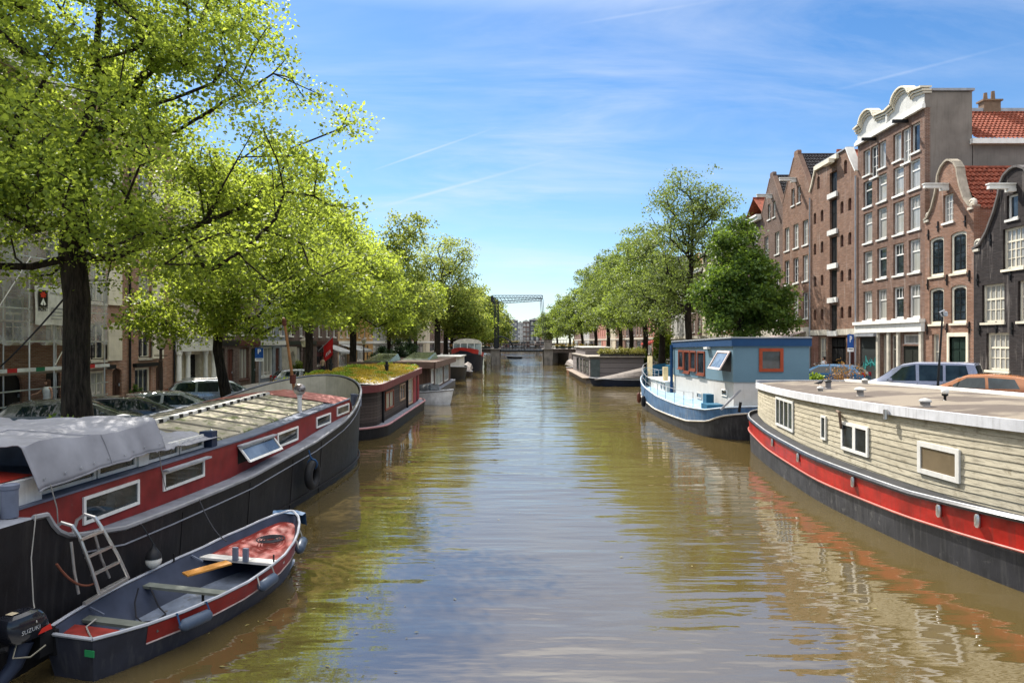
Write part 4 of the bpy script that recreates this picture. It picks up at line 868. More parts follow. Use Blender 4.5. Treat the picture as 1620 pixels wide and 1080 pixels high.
MB().add([(.435, -.0, .4), (.46, .0, .4)], []).box(.28, .42, -.022, -.012, .36, .44).build('registration_sticker', mat('sticker_green', (.02, .2, .07), .5), sb)
def sbt(o): o.location = SB; o.rotation_euler = (0, 0, ST); return o
o = sbt(MB().box(-.11, .11, 0, .72, 0, .035).build('plank', mat('varnished_oak', (.45, .2, .04), .45, var=.3, scale=5, rv=0), None, bevel=.008)); tag(o, 'short varnished orange plank resting on the small boat thwart', 'plank')
o.matrix_world = Matrix.Translation(SB) @ Matrix.Rotation(ST, 4, 'Z') @ Matrix.Translation((-.35, 2.42, .48)) @ Matrix.Rotation(-R(28), 4, 'Z') @ Matrix.Rotation(R(2), 4, 'X')
o = sbt(MB().box(.28, .5, .95, 2.0, .1, .125).box(.1, .26, 1.2, 2.6, .1, .122).build('floor_plank', planks('bare_pine', (.38, .26, .14), 0, .2), None)); tag(o, 'pale bare boards lying on the small boat floor', 'boards')
for k, (y, ln, lab) in enumerate(((.95, .5, 'thick blue-grey fender hung nearest the outboard motor'), (2.45, .44, 'blue-grey fender hung amidships on the small boat'), (3.85, .4, 'grey fender hung near the small boat bow'))):
    t = sbt(thing('boat_fender', lab, 'fender', group='fenders on the small boat')); w0 = interp(sy, sw_, y); w1 = interp(sy, sw_, y + ln); d = Vector((w1 - w0, ln, szz(y + ln) - szz(y))); a = Vector((w0 + .1, y, szz(y) - .14)); n2 = 12
    prof = [(0, .3), (.04, .55), (.07, .8), (.12, 1), (.88, 1), (.93, .8), (.96, .55), (1, .3)]
    MB().tube([a + d * p for p, _ in prof], [.085 * q for _, q in prof], 12).build('body', mat('fender_blue_grey', (.055, .075, .11), .4, var=.15), t, smooth=True)
    lm_ = mat('rope_blue', (.02, .06, .14), .85) if k == 0 else ROPE
    MB().tube([a + d * .02, a + Vector((-.06, .02, .17)), a + Vector((-.12, .04, .15))], .012, 5).build('lashing', lm_, t); MB().tube([a + d * .98, a + d * .95 + Vector((-.06, 0, .17)), a + d * .95 + Vector((-.12, 0, .15))], .012, 5).build('lashing', lm_, t)
# outboard
ob = sbt(thing('outboard_motor', 'black outboard motor with red flash tilted on the small boat transom', 'motor'))
def ob_pt(u, v, w_): return (-.3 + u * .86, -.27 + v * .86, .6 + w_ * .92)
prof = [(0, .17, .26), (.06, .2, .3), (.16, .2, .31), (.26, .19, .29), (.33, .16, .24), (.36, .1, .15)]
rows = []
for z, hx, hy in prof:
    rows.append([ob_pt(hx * abs(math.cos(a)) ** .55 * (1 if math.cos(a) > 0 else -1), hy * abs(math.sin(a)) ** .6 * (1 if math.sin(a) > 0 else -1) - .05 - z * .25, z + .06) for a in [2 * math.pi * i / 24 for i in range(24)]])
mb = MB().grid(rows, True); mb.add(rows[-1], [tuple(range(24))]); mb.add(rows[0], [tuple(range(24))])
ow = mb.build('cowl', mat('cowl_black', (.012, .013, .018), .18, var=.2, coat=.6), ob, smooth=35)
tb = MB(); 
def onside(u, v): return ob_pt(.204, -.12 + u * 1, .2 + v)
text_mb(tb, 'SUZUKI', .075, onside, .0, .27); tb.build('lettering', mat('letter_white', (.4, .4, .4), .5), ow)
MB().add([ob_pt(.203, -.02, .1), ob_pt(.203, .2, .1), ob_pt(.203, .17, .18), ob_pt(.203, .04, .16)], [(0, 1, 2, 3)]).build('red_flash', mat('flash_red', (.5, .03, .02), .4), ow)
MB().add([ob_pt(-.06, -.28, .43), ob_pt(.06, -.28, .43), ob_pt(.06, -.18, .431), ob_pt(-.06, -.18, .431)], [(0, 1, 2, 3)]).build('warning_label', mat('label_cream', (.5, .42, .28), .6), ow)
MB().tube([ob_pt(-.2, -.42, .06), ob_pt(-.05, -.46, .02), ob_pt(.12, -.4, .06)], .03, 8).build('tiller', BLACKP, ob)
MB().tube([ob_pt(0, -.08, .02), ob_pt(-.02, -.18, -.25), ob_pt(-.08, -.45, -.5), ob_pt(-.12, -.62, -.66)], [.12, .09, .065, .05], 10).build('leg', mat('leg_navy', (.02, .026, .045), .4), ob, smooth=True)
MB().box(-.42, -.22, -.18, .03, .35, .66).box(-.44, -.2, .0, .06, .3, .62).build('clamp', BLACKP, ob)
MB().tube([ob_pt(.05, -.2, .05), ob_pt(.1, -.3, -.1), ob_pt(.16, -.1, -.16), ob_pt(.2, .1, -.08)], .01, 5).build('fuel_hose', mat('hose', (.3, .27, .2), .6), ob)
# --- red and black houseboat with clapboard cabin
rb_ = thing('houseboat', 'red and black hulled houseboat with weathered cream clapboard cabin', 'houseboat', (0, 0, 0))
ny = [6.5, 7, 8, 9.5, 11.4, 13, 15, 17.8, 20.4, 22.7, 25, 26.5, 27.4, 27.9, 28.1]; nx = [10.8, 10.0, 9.45, 8.95, 8.46, 8.18, 8.0, 7.93, 8.15, 8.42, 8.78, 9.08, 9.5, 10.2, 11.1]
fxs = [10.8, 12.2, 12.9, 13.4, 13.65, 13.7, 13.7, 13.7, 13.7, 13.7, 13.65, 13.5, 13.0, 12.2, 11.1]
def dens(ys, xs, k=4):
    Y = np.interp(np.linspace(0, len(ys) - 1, (len(ys) - 1) * k + 1), range(len(ys)), ys); i = np.linspace(0, len(ys) - 1, (len(ys) - 1) * k + 1)
    # catmull-rom in index space
    def cr(a):
        a = np.array([2 * a[0] - a[1]] + list(a) + [2 * a[-1] - a[-2]]); out = []
        for t in i:
            j = min(int(t), len(ys) - 2); f = t - j; p0, p1, p2, p3 = a[j:j + 4]
            out.append(.5 * ((2 * p1) + (-p0 + p2) * f + (2 * p0 - 5 * p1 + 4 * p2 - p3) * f * f + (-p0 + 3 * p1 - 3 * p2 + p3) * f ** 3))
        return out
    return list(zip(cr(xs), cr(ys)))
nl = dens(ny, nx); fl_ = dens(ny, fxs); loop = nl + fl_[::-1]
rsh = lambda y: interp([6.5, 11.4, 14, 19, 23, 26, 28.1], [1.45, 1.22, 1.09, 1.1, 1.14, 1.24, 1.42], y)
cx_ = 10.9; lowl = [(cx_ + (x - cx_) * .975, 17.5 + (y - 17.5) * .985) for x, y in loop]; shr = [rsh(y) for x, y in loop]
BLK2 = mat('hull_worn_black', (.026, .026, .03), .55, var=.5, scale=1.8, streak=.5, scol=(.1, .098, .095), bump=.35, bscale=9, rv=0, spots=(.6, 2.4, (.075, .073, .073)))
skin(loop, lowl, shr, -.35, 0, 1, 7).build('hull', BLK2, rb_, smooth=30)
RED2 = mat('hull_red', (.36, .013, .008), .38, var=.35, scale=1.6, streak=.6, scol=(.17, .025, .02), bump=.5, bscale=3.5, rv=0, coat=.15, spots=(.66, 3, (.4, .1, .07)))
out1 = inset(loop, -.012 if True else 0); sgn = 1
def band(t0f, t1f, m, nm, off):
    rows = []
    for k in range(4):
        row = []
        for (xa, ya), (xb, yb), sh in zip(lowl, loop, shr):
            zz = lerp(t0f(yb), t1f(yb), k / 3); t = (zz + .35) / (sh + .35); e = max(0, t) ** .8; x, y = lerp(xa, xb, e), lerp(ya, yb, e)
            dx, dy = x - cx_, (y - 17.5) * (.03 if 9 < y < 26.5 else .2); l_ = math.hypot(dx, dy) or 1; row.append((x + dx / l_ * off, y + dy / l_ * off, zz))
        rows.append(row)
    return MB().grid(rows, True).build(nm, m, rb_, smooth=True)
rlow = lambda y: interp([6.5, 11.4, 14.1, 17.6, 23, 28.1], [.85, .7, .6, .57, .62, .86], y)
band(rlow, lambda y: rsh(y) - .03, RED2, 'hull_band', .012)
def railing(zf, off, r, m, nm, close=True):
    pts = []
    for (x, y) in loop + loop[:1]:
        dx, dy = x - cx_, (y - 17.5) * (.03 if 9 < y < 26.5 else .2); l_ = math.hypot(dx, dy) or 1; pts.append((x + dx / l_ * off, y + dy / l_ * off, zf(y)))
    return MB().tube(pts, r, 6, False).build(nm, m, rb_, smooth=True)
railing(lambda y: rsh(y) + .0, .03, .05, mat('rail_black_shiny', (.03, .03, .032), .3, var=.3, rv=0), 'gunwale')
railing(lambda y: rsh(y) + .05, .01, .022, mat('rail_light', (.36, .36, .36), .4, rv=0), 'gunwale_top')
railing(rlow, .02, .026, mat('strake_pink', (.42, .12, .09), .5, rv=0), 'rubbing_strake')
cap(inset(loop, .0), [rsh(y) - .06 for x, y in loop]).build('deck', mat('deck_black', (.035, .035, .037), .6, rv=0), rb_)
for y in (13.1, 16.0, 19.3, 12.2, 22):
    x = interp([p[1] for p in nl], [p[0] for p in nl], y) - .04; MB().lathe([(.03, 0), (.05, .03), (.05, .2), (.03, .24)], (x, y, rsh(y) - .3), 8).build('fairlead', ALU, rb_, smooth=True)
cwY = [8, 9.5, 11, 12.5, 14.5, 16, 18, 20, 21.5, 23.5, 25.5, 27.2]; cwX = [9.95, 9.45, 9.02, 8.75, 8.56, 8.5, 8.5, 8.58, 8.72, 8.98, 9.32, 9.68]
wl_ = dens(cwY, cwX, 3); wx = lambda y: interp([p[1] for p in wl_], [p[0] for p in wl_], y)
rz1 = lambda y: interp([8, 11.8, 15.5, 27.2], [2.92, 2.84, 2.76, 2.56], y)
def clapmat():
    m, nt, out = _new('clapboard_cream'); L = nt.links.new
    p = N(nt, 'ShaderNodeBsdfPrincipled'); L(p.outputs[0], out.inputs[0]); v = coord(nt)
    c = mixc(nt, ramp(nt, noise(nt, mapping(nt, v, (.4, .45, 7.2)), 1.0, 2), .35, .65), (.41, .365, .27), (.53, .475, .355))
    gr = noise(nt, mapping(nt, v, (3, 2.2, 46)), 1.5, 6, .7)
    c = mixc(nt, ramp(nt, gr, .5, .68, (0, 0, 0), (1,) * 3), c, (.15, .13, .095))
    c = mixc(nt, ramp(nt, noise(nt, mapping(nt, v, (2, 2, 3.5)), 1.7, 6, .7), .56, .68, (0, 0, 0), (.75,) * 3), c, (.2, .165, .11))
    c = mixc(nt, ramp(nt, noise(nt, mapping(nt, v, (5, 5, .5)), 1.2, 5), .56, .76, (0, 0, 0), (.35,) * 3), c, (.2, .16, .1))
    L(c, p.inputs['Base Color']); p.inputs['Roughness'].default_value = .85; p.inputs['Specular IOR Level'].default_value = .15
    L(bumpn(nt, gr, .5, .008), p.inputs['Normal']); return m
CLAP = clapmat()
rows = []; nb = 11
for i in range(nb):
    for dv, o_ in ((0.0, .017), (.975, .003)):
        rows.append([(x - o_, y, lerp(rsh(y) - .1, rz1(y) - .2, (i + dv) / nb)) for x, y in wl_])
MB().grid(rows).build('cabin_wall', CLAP, rb_)
ends = []
for i in range(nb):
    for dv, o_ in ((0.0, .017), (.975, .003)):
        ends.append([(x, 27.2 + o_, lerp(1.1, 2.45, (i + dv) / nb)) for x in (9.68, 12.9)])
MB().grid(ends).build('end_wall', CLAP, rb_); MB().box(9.9, 12.9, 8, 8.05, 1.2, 2.7).box(12.85, 12.9, 8.05, 27.2, 1.0, 2.62).build('far_wall', CLAP, rb_)
MB().grid([[(x - .03, y, rz1(y) - .0) , (x - .1, y, rz1(y)), (x - .1, y, rz1(y) - .21), (x - .035, y, rz1(y) - .21), (x - .03, y, rz1(y) - .05)] for x, y in wl_]).build('fascia', WGREY, rb_)
rfx = lambda y: interp([8, 12, 21, 27.2], [12.9, 13.0, 13.15, 13.1], y)
rr = [[(lerp(x - .03, rfx(y), j / 8), y, lerp(rz1(y) - .015, rz1(y) + .05, j / 8) + .05 * math.sin(math.pi * j / 8)) for j in range(9)] for x, y in wl_]
def roofmat():
    m, nt, out = _new('felt_roof'); L = nt.links.new
    p = N(nt, 'ShaderNodeBsdfPrincipled'); L(p.outputs[0], out.inputs[0]); v = coord(nt)
    c = mixc(nt, ramp(nt, noise(nt, mapping(nt, v, (.35, .5, 1)), 1.1, 5, .6), .47, .53), (.075, .055, .04), (.19, .155, .112))
    c = mixc(nt, ramp(nt, noise(nt, v, 26, 4, .7), .4, .7, (0, 0, 0), (.45,) * 3), c, (.11, .085, .068)); L(c, p.inputs['Base Color']); p.inputs['Roughness'].default_value = .9
    L(bumpn(nt, noise(nt, v, 60, 3), .5, .01), p.inputs['Normal']); return m
MB().grid(rr).build('roof', roofmat(), rb_, smooth=True)
MB().grid([[(rfx(y), y, rz1(y) + .0), (rfx(y), y, rz1(y) + .14), (rfx(y) + .16, y, rz1(y) + .14), (rfx(y) + .16, y, rz1(y) - .2)] for x, y in wl_]).build('far_fascia', WHITE, rb_)
MB().box(9.62, 13.2, 27.14, 27.3, 2.42, 2.66).build('end_fascia', LEAD, rb_)
wfn = lambda u, v, w_: (wx(u) - .03 - w_, u, v)
def cw_(y0, y1, z0, z1, **k): bwin(rb_, wfn, y0, y1, z0, z1, m=WHITE, proud=.03, **k)
cw_(21.25, 23.35, 1.36, 2.33, bars=(4, 1), fw=.08, pane=BPANE); cw_(18.62, 18.95, 1.5, 2.16, fw=.055, pane=BPANE); cw_(16.35, 17.7, 1.42, 2.14, bars=(2, 1), fw=.08, pane=BPANE, bw=.14)
cw_(13.25, 14.45, 1.44, 2.1, fw=.1, pane=mat('blind_pane', (.17, .13, .08), .15, var=.15, spec=.8)); cw_(10.6, 11.5, 1.5, 2.15, fw=.08, pane=BPANE)
MB().tube([(wx(17.8) - .08, 17.85, 2.38), (wx(17.6) - .14, 17.6, 2.38), (wx(17.6) - .08, 17.62, 1.95)], .035, 8).build('drain_pipe', mat('rusty_pipe', (.16, .11, .08), .7), rb_)
MB().lathe([(.05, 0), (.05, .22)], (wx(15.4) - .16, 15.4, 2.45), 8).build('spout', ALU, rb_)
def vent(lab, x, y, r, h_, hood, dark=False):
    j = (x - (wx(y) - .03)) / (rfx(y) - wx(y) + .03); z = lerp(rz1(y) - .015, rz1(y) + .05, j) + .05 * math.sin(math.pi * j)
    t = thing('roof_vent', lab, 'vent', (x, y, z), 0, 'vents on the clapboard houseboat roof')
    MB().lathe([(r * 1.2, 0), (r * 1.15, .02), (r, .03), (r, h_)], n=16).build('pipe', mat('vent_dark', (.16, .15, .15), .5) if dark else mat('vent_grey', (.28, .25, .22), .6, streak=.4), t, smooth=True)
    MB().lathe([(r * hood, h_), (r * hood * 1.02, h_ + .03), (r * .7 * hood, h_ + .07), (.01, h_ + .09)], n=18).build('hood', mat('hood_black', (.03, .03, .03), .5) if dark else mat('hood_white', (.42, .4, .37), .5), t, smooth=True)
vent('mushroom vent with a wide pale hood, in the middle of the brown roof patch', 9.25, 18.3, .085, .16, 1.75); vent('vent with a black ribbed cowl beside the pigeon', 9.95, 21.7, .085, .22, 1.25, True)
vent('squat pale vent lowest on the light felt, nearest the roof edge', 8.95, 14.9, .1, .1, 1.25); vent('small round white vent close to the roof edge before the black cowl', 9.3, 20.8, .07, .07, 1.5); vent('little square grey vent against the far white roof edge', 12.6, 24.6, .1, .12, 1.1)
t = thing('roof_lamp', 'round white globe vent on a short dark stem', 'vent', (10.2, 16.2, rz1(16.2) + .05)); MB().lathe([(.05, 0), (.03, .02), (.03, .1), (.07, .12), (.07, .16)], n=10).build('stem', BLACKP, t); MB().lathe([(.085 * math.sin(a), .22 - .085 * math.cos(a)) for a in [math.pi * i / 8 for i in range(9)]], n=14).build('globe', WHITE, t, smooth=True)
MB().tube([(9.05, 27.6, 1.35), (9.1, 27.55, 1.75)], .06, 8).build('bow_bollard', BLACKP, rb_)
# --- blue wheelhouse boat
bb = thing('houseboat', 'blue houseboat with tall wheelhouse and red-brown window frames', 'houseboat', (0, 0, 0))
by = [28.7, 28.85, 29.2, 29.8, 30.8, 32.5, 35, 38, 41, 43.5, 45.5, 47, 48, 48.6]; bx = [10.7, 9.7, 8.95, 8.5, 8.15, 7.95, 7.85, 7.85, 7.9, 8.05, 8.4, 9.0, 9.8, 10.7]
nl2 = dens(by, bx, 3); lp = nl2 + [(21.4 - x, y) for x, y in nl2[::-1]]; bsz = lambda y: interp([28.7, 30, 33, 38, 42, 44, 46, 48.6], [1.45, 1.18, 1.1, 1.15, 1.4, 1.62, 1.9, 2.2], y)
lw = [(10.7 + (x - 10.7) * .965, 38.6 + (y - 38.6) * .975) for x, y in lp]; bs = [bsz(y) for x, y in lp]
skin(lp, lw, bs, -.3, 0, 1, 6).build('hull', mat('hull_soot', (.03, .03, .033), .5, var=.4, streak=.4, scol=(.12, .12, .12), rv=0), bb, smooth=30)
rubz = lambda y: interp([28.7, 29.2, 29.9, 31.8, 38.6, 44, 48.6], [1.2, 1.02, .7, .5, .4, .7, 1.1], y)
rows = []
for k in range(4):
    row = []
    for (xa, ya), (xb, yb), sh in zip(lw, lp, bs):
        zz = lerp(rubz(yb), sh - .01, k / 3); e = ((zz + .3) / (sh + .3)) ** .8; x = lerp(xa, xb, e); row.append((x + (.012 if x > 10.7 else -.012), lerp(ya, yb, e) - (.014 if yb < 29.5 else 0), zz))
    rows.append(row)
MB().grid(rows, True).build('hull_band', mat('hull_blue_worn', (.06, .14, .27), .5, var=.35, streak=.45, scol=(.3, .32, .34), rv=0, bump=.2), bb, smooth=True)
MB().tube([(x * 1 + (.02 if x > 10.7 else -.02), y, z) for x, y, z in rows[0] + rows[0][:1]], .04, 6, False).build('rubbing_strake', mat('strake_cream', (.5, .46, .4), .6, rv=0), bb)
MB().tube([(x, y, bsz(y) + .02) for x, y in lp + lp[:1]], .04, 6, False).build('gunwale', mat('gunwale_blue_white', (.42, .5, .58), .5, rv=0), bb)
cap(inset(lp, 0), [min(bsz(y) - .1, 1.2) for x, y in lp]).build('deck', mat('deck_light_blue', (.24, .38, .5), .55, var=.2, rv=0, spots=(.6, 2, (.5, .58, .62))), bb)
BL1 = mat('wheelhouse_blue', (.12, .2, .25), .55, var=.07, scale=1.2, streak=.15, scol=(.1, .18, .25), rv=0); WB = mat('wheelhouse_white', (.52, .5, .47), .55, var=.08, streak=.35, scol=(.38, .34, .27), rv=0); DBL = mat('fascia_navy', (.012, .05, .13), .5, var=.1, rv=0)
wz = lambda y, a, b: lerp(a, b, (y - 29.3) / 11.1)
X0, X1, Y0, Y1 = 9.35, 12.62, 29.3, 40.4
MB().add([(X0, Y0, 2.45), (X1, Y0, 2.45), (X1, Y1, 2.25), (X0, Y1, 2.25), (X0, Y0, 4.05), (X1, Y0, 4.05), (X1, Y1, 3.9), (X0, Y1, 3.9)], [(0, 1, 5, 4), (1, 2, 6, 5), (2, 3, 7, 6), (3, 0, 4, 7)]).build('wheelhouse', BL1, bb)
MB().add([(X0 + .04, Y0 + .04, 1.0), (X1 - .04, Y0 + .04, 1.0), (X1 - .04, Y1 - .04, 1.0), (X0 + .04, Y1 - .04, 1.0), (X0 + .04, Y0 + .04, 2.47), (X1 - .04, Y0 + .04, 2.47), (X1 - .04, Y1 - .04, 2.27), (X0 + .04, Y1 - .04, 2.27)], [(0, 1, 5, 4), (1, 2, 6, 5), (2, 3, 7, 6), (3, 0, 4, 7)]).build('lower_cabin', WB, bb)
e_ = .08
MB().add([(X0 - e_, Y0 - e_, 4.0), (X1 + e_, Y0 - e_, 4.0), (X1 + e_, Y1 + e_, 3.85), (X0 - e_, Y1 + e_, 3.85), (X0 - e_, Y0 - e_, 4.34), (X1 + e_, Y0 - e_, 4.34), (X1 + e_, Y1 + e_, 4.17), (X0 - e_, Y1 + e_, 4.17)], [(0, 3, 2, 1), (4, 5, 6, 7), (0, 1, 5, 4), (1, 2, 6, 5), (2, 3, 7, 6), (3, 0, 4, 7)]).build('roof_fascia', DBL, bb)
MB().tube([(X1 + .08, Y0 - .1, 4.36), (X0 - .1, Y0 - .1, 4.36), (X0 - .1, Y1, 4.19)], .03, 6).build('roof_edge', LEAD, bb)
MAHO = mat('frame_red_brown', (.2, .055, .03), .45, var=.15, rv=0); ORNG = mat('frame_orange_red', (.3, .055, .022), .45, var=.12, rv=0)
bf = lambda u, v, w_: (X0 - w_, u, v)
for y0, y1, zb in ((37.85, 39.0, 2.67), (36.5, 37.75, 2.5), (35.25, 36.4, 2.68), (33.6, 34.95, 2.53)): bwin(bb, bf, y0, y1, zb, 3.72, .1, (1, 1), MAHO, PANE, .05, sill=True)
bwin(bb, lambda u, v, w_: (X0 - w_, u, v), 29.5, 31.3, 2.85, 3.78, .09, (1, 1), mat('frame_pale_pink', (.55, .44, .4), .5), BRIGHTP, .05, open_=R(30))
bwin(bb, lambda u, v, w_: (u, Y0 - w_, v), 10.46, 11.5, 2.9, 3.91, .14, (1, 1), ORNG, PANE, .05)
bwin(bb, lambda u, v, w_: (X0 + .04 - w_, u, v), 30.2, 31.0, 1.75, 2.05, .05, (1, 1), WHITE, BPANE, .04); bwin(bb, lambda u, v, w_: (X0 + .04 - w_, u, v), 34.3, 35.2, 1.3, 1.6, .05, (1, 1), WB, BPANE, .04)
MB().tube([(X0 - .12, Y1 - .1, 4.0), (X0 - .12, Y1 - .1, 1.2)], .09, 8).build('drain_pipe', DBL, bb); MB().box(X0 - .2, X0 - .02, 32.6, 33.2, 3.84, 3.93).build('wall_lamp', WHITE, bb)
fh = MB().box(9.0, 12.4, 40.6, 46.2, 1.0, 1.75).build('fore_cabin', mat('fore_white', (.68, .66, .6), .55, streak=.2, rv=0), bb); MB().box(8.9, 12.5, 40.55, 46.3, 1.751, 1.83).build('fore_cabin_roof', WHITE, fh)
for y in (41.2, 42.0): MB().lathe([(.17, -.03), (.19, .0), (.12, .02)], (8.98, y, 1.5), 14, 'x').build('porthole', LEAD, fh)
for x, y, z in ((9.2, 46.6, 3.2), (9.15, 41.6, 2.65), (9.6, 40.75, 2.65)): MB().box(x - .14, x + .14, y - .14, y + .14, 1.2, z).build('mooring_post', mat('post_cream', (.6, .5, .3), .6), bb)
def rail(pts, h_, n_posts, nm='handrail', m=LEAD, r=.015):
    o = MB().tube([(x, y, z + h_) for x, y, z in pts], r, 6).tube([(x, y, z + h_ * .5) for x, y, z in pts], r * .6, 5).build(nm, m, bb)
    for x, y, z in pts: MB().tube([(x, y, z), (x, y, z + h_)], r, 6).build('stanchion', m, bb)
rail([(x + .08, y, bsz(y)) for x, y in nl2[13:34:2]], .72, 0); rail([(8.95, y, 1.83) for y in (46.2, 45, 43.8, 42.6)], .6, 0)
MB().grid([[(x + .05, y, 1.15), (x + .03, y, bsz(y) + .45)] for x, y in nl2[31:]] ).build('bow_bulwark', mat('bulwark_blue', (.02, .1, .17), .5, rv=0), bb, smooth=True)
MB().box(8.5, 9.25, 30.2, 31.2, 1.05, 1.4).build('deck_locker', MATS['bulwark_blue'], bb); MB().box(8.85, 9.2, 31.6, 32.2, 1.05, 1.75).build('deck_vent', MATS['bulwark_blue'], bb); MB().box(10.4, 12.0, 46.4, 47.2, 1.2, 2.6).build('bow_locker', MATS['bulwark_blue'], bb)
MB().bar((8.75, 29.05, 1.3), (9.55, 28.9, 2.15), .08).build('boarding_pole', LEAD, bb)
for i, (y, c, lab) in enumerate(((44.0, 'brown', 'brown fender on the far blue hull end'), (41.4, 'black', 'black fender hung on the blue hull below the railing'))):
    x = interp([p[1] for p in nl2], [p[0] for p in nl2], y) - .13
    t = thing('hull_fender', lab, 'fender', (x, y, .62)); MB().lathe([(.03, -.38), (.11, -.33), (.14, -.2), (.14, .1), (.1, .25), (.03, .3)], n=10).build('body', mat('fender_' + c, (.12, .04, .025) if i == 0 else (.012, .014, .02), .6), t, smooth=True); MB().tube([(0, 0, .3), (.1, 0, bsz(y) - .6)], .014, 5).build('rope', ROPED, t)
# ------------------------------------------------------------------ trees
def barkmat():
    m, nt, out = _new('bark'); L = nt.links.new
    p = N(nt, 'ShaderNodeBsdfPrincipled'); L(p.outputs[0], out.inputs[0]); v = coord(nt)
    r = noise(nt, mapping(nt, v, (9, 9, 1.1)), 1.6, 6, .7)
    c = mixc(nt, ramp(nt, r, .38, .66), (.009, .007, .006), (.05, .04, .03))
    c = mixc(nt, ramp(nt, noise(nt, v, 1.5, 4), .55, .75, (0, 0, 0), (.5,) * 3), c, (.03, .034, .018))
    L(c, p.inputs['Base Color']); p.inputs['Roughness'].default_value = .95; p.inputs['Specular IOR Level'].default_value = .15
    L(bumpn(nt, r, 1.0, .06), p.inputs['Normal']); return m
BARK = barkmat()
LEAF_L = leafmat('leaf_lime', (.028, .075, .012), (.13, .185, .035), (.44, .53, .06), .55)
LEAF_M = leafmat('leaf_mid', (.045, .1, .017), (.105, .165, .03), (.42, .47, .08), .5)
LEAF_N = leafmat('leaf_plain_green', (.035, .08, .016), (.095, .145, .03), (.3, .38, .05), .45)
LEAF_R = leafmat('leaf_elm', (.06, .1, .024), (.12, .16, .045), (.26, .33, .06), .42)
LEAF_D = leafmat('leaf_dark', (.035, .08, .016), (.08, .135, .028), (.2, .3, .03), .38)
LEAF_C = leafmat('leaf_conifer', (.015, .04, .014), (.035, .07, .022), (.05, .09, .02), .2)
def leaves_mesh(name, cen, cv, per, sig, size, m, rs, flat=.55, droop=.25, outer=None):
    """cen: clump centres; every leaf a folded four-point blade"""
    n = len(cen) * per
    c = np.repeat(cen, per, 0); v = np.repeat(cv, per)
    off = rs.normal(size=(n, 3)); off /= np.maximum(1e-6, np.linalg.norm(off, axis=1))[:, None]
    off *= (rs.random((n, 1)) ** .45) * sig * (.7 + .6 * rs.random((n, 1))); off[:, 2] *= flat
    p = c + off; p[:, 2] -= droop * sig * (off[:, 0] ** 2 + off[:, 1] ** 2) / (sig * sig)
    nrm = rs.normal(size=(n, 3)) * .75 + np.array([0, 0, .75]); nrm /= np.linalg.norm(nrm, axis=1)[:, None]
    d = rs.normal(size=(n, 3)) + off / sig * .8 + np.array([0, 0, -.35]); d -= nrm * (d * nrm).sum(1)[:, None]; d /= np.maximum(1e-6, np.linalg.norm(d, axis=1))[:, None]
    s = np.cross(nrm, d); L_ = (size * (.6 + .8 * rs.random((n, 1)))); W_ = L_ * (.3 + .12 * rs.random((n, 1)))
    a = p; b = p + d * L_ * .45 + s * W_ + nrm * L_ * .1; e = p + d * L_; f = p + d * L_ * .45 - s * W_ + nrm * L_ * .1
    vs = np.stack([a, b, e, f], 1).reshape(-1, 3).astype(np.float32)
    me = bpy.data.meshes.new(name); me.vertices.add(n * 4); me.vertices.foreach_set('co', vs.ravel())
    me.loops.add(n * 4); me.loops.foreach_set('vertex_index', np.arange(n * 4, dtype=np.int32))
    me.polygons.add(n); me.polygons.foreach_set('loop_start', np.arange(0, n * 4, 4, dtype=np.int32)); me.polygons.foreach_set('loop_total', np.full(n, 4, np.int32))
    at = me.attributes.new('v', 'FLOAT', 'POINT'); val = np.clip(v + rs.normal(size=n) * .3, 0, 1); at.data.foreach_set('value', np.repeat(val, 4).astype(np.float32))
    me.update(); me.materials.append(m); return me
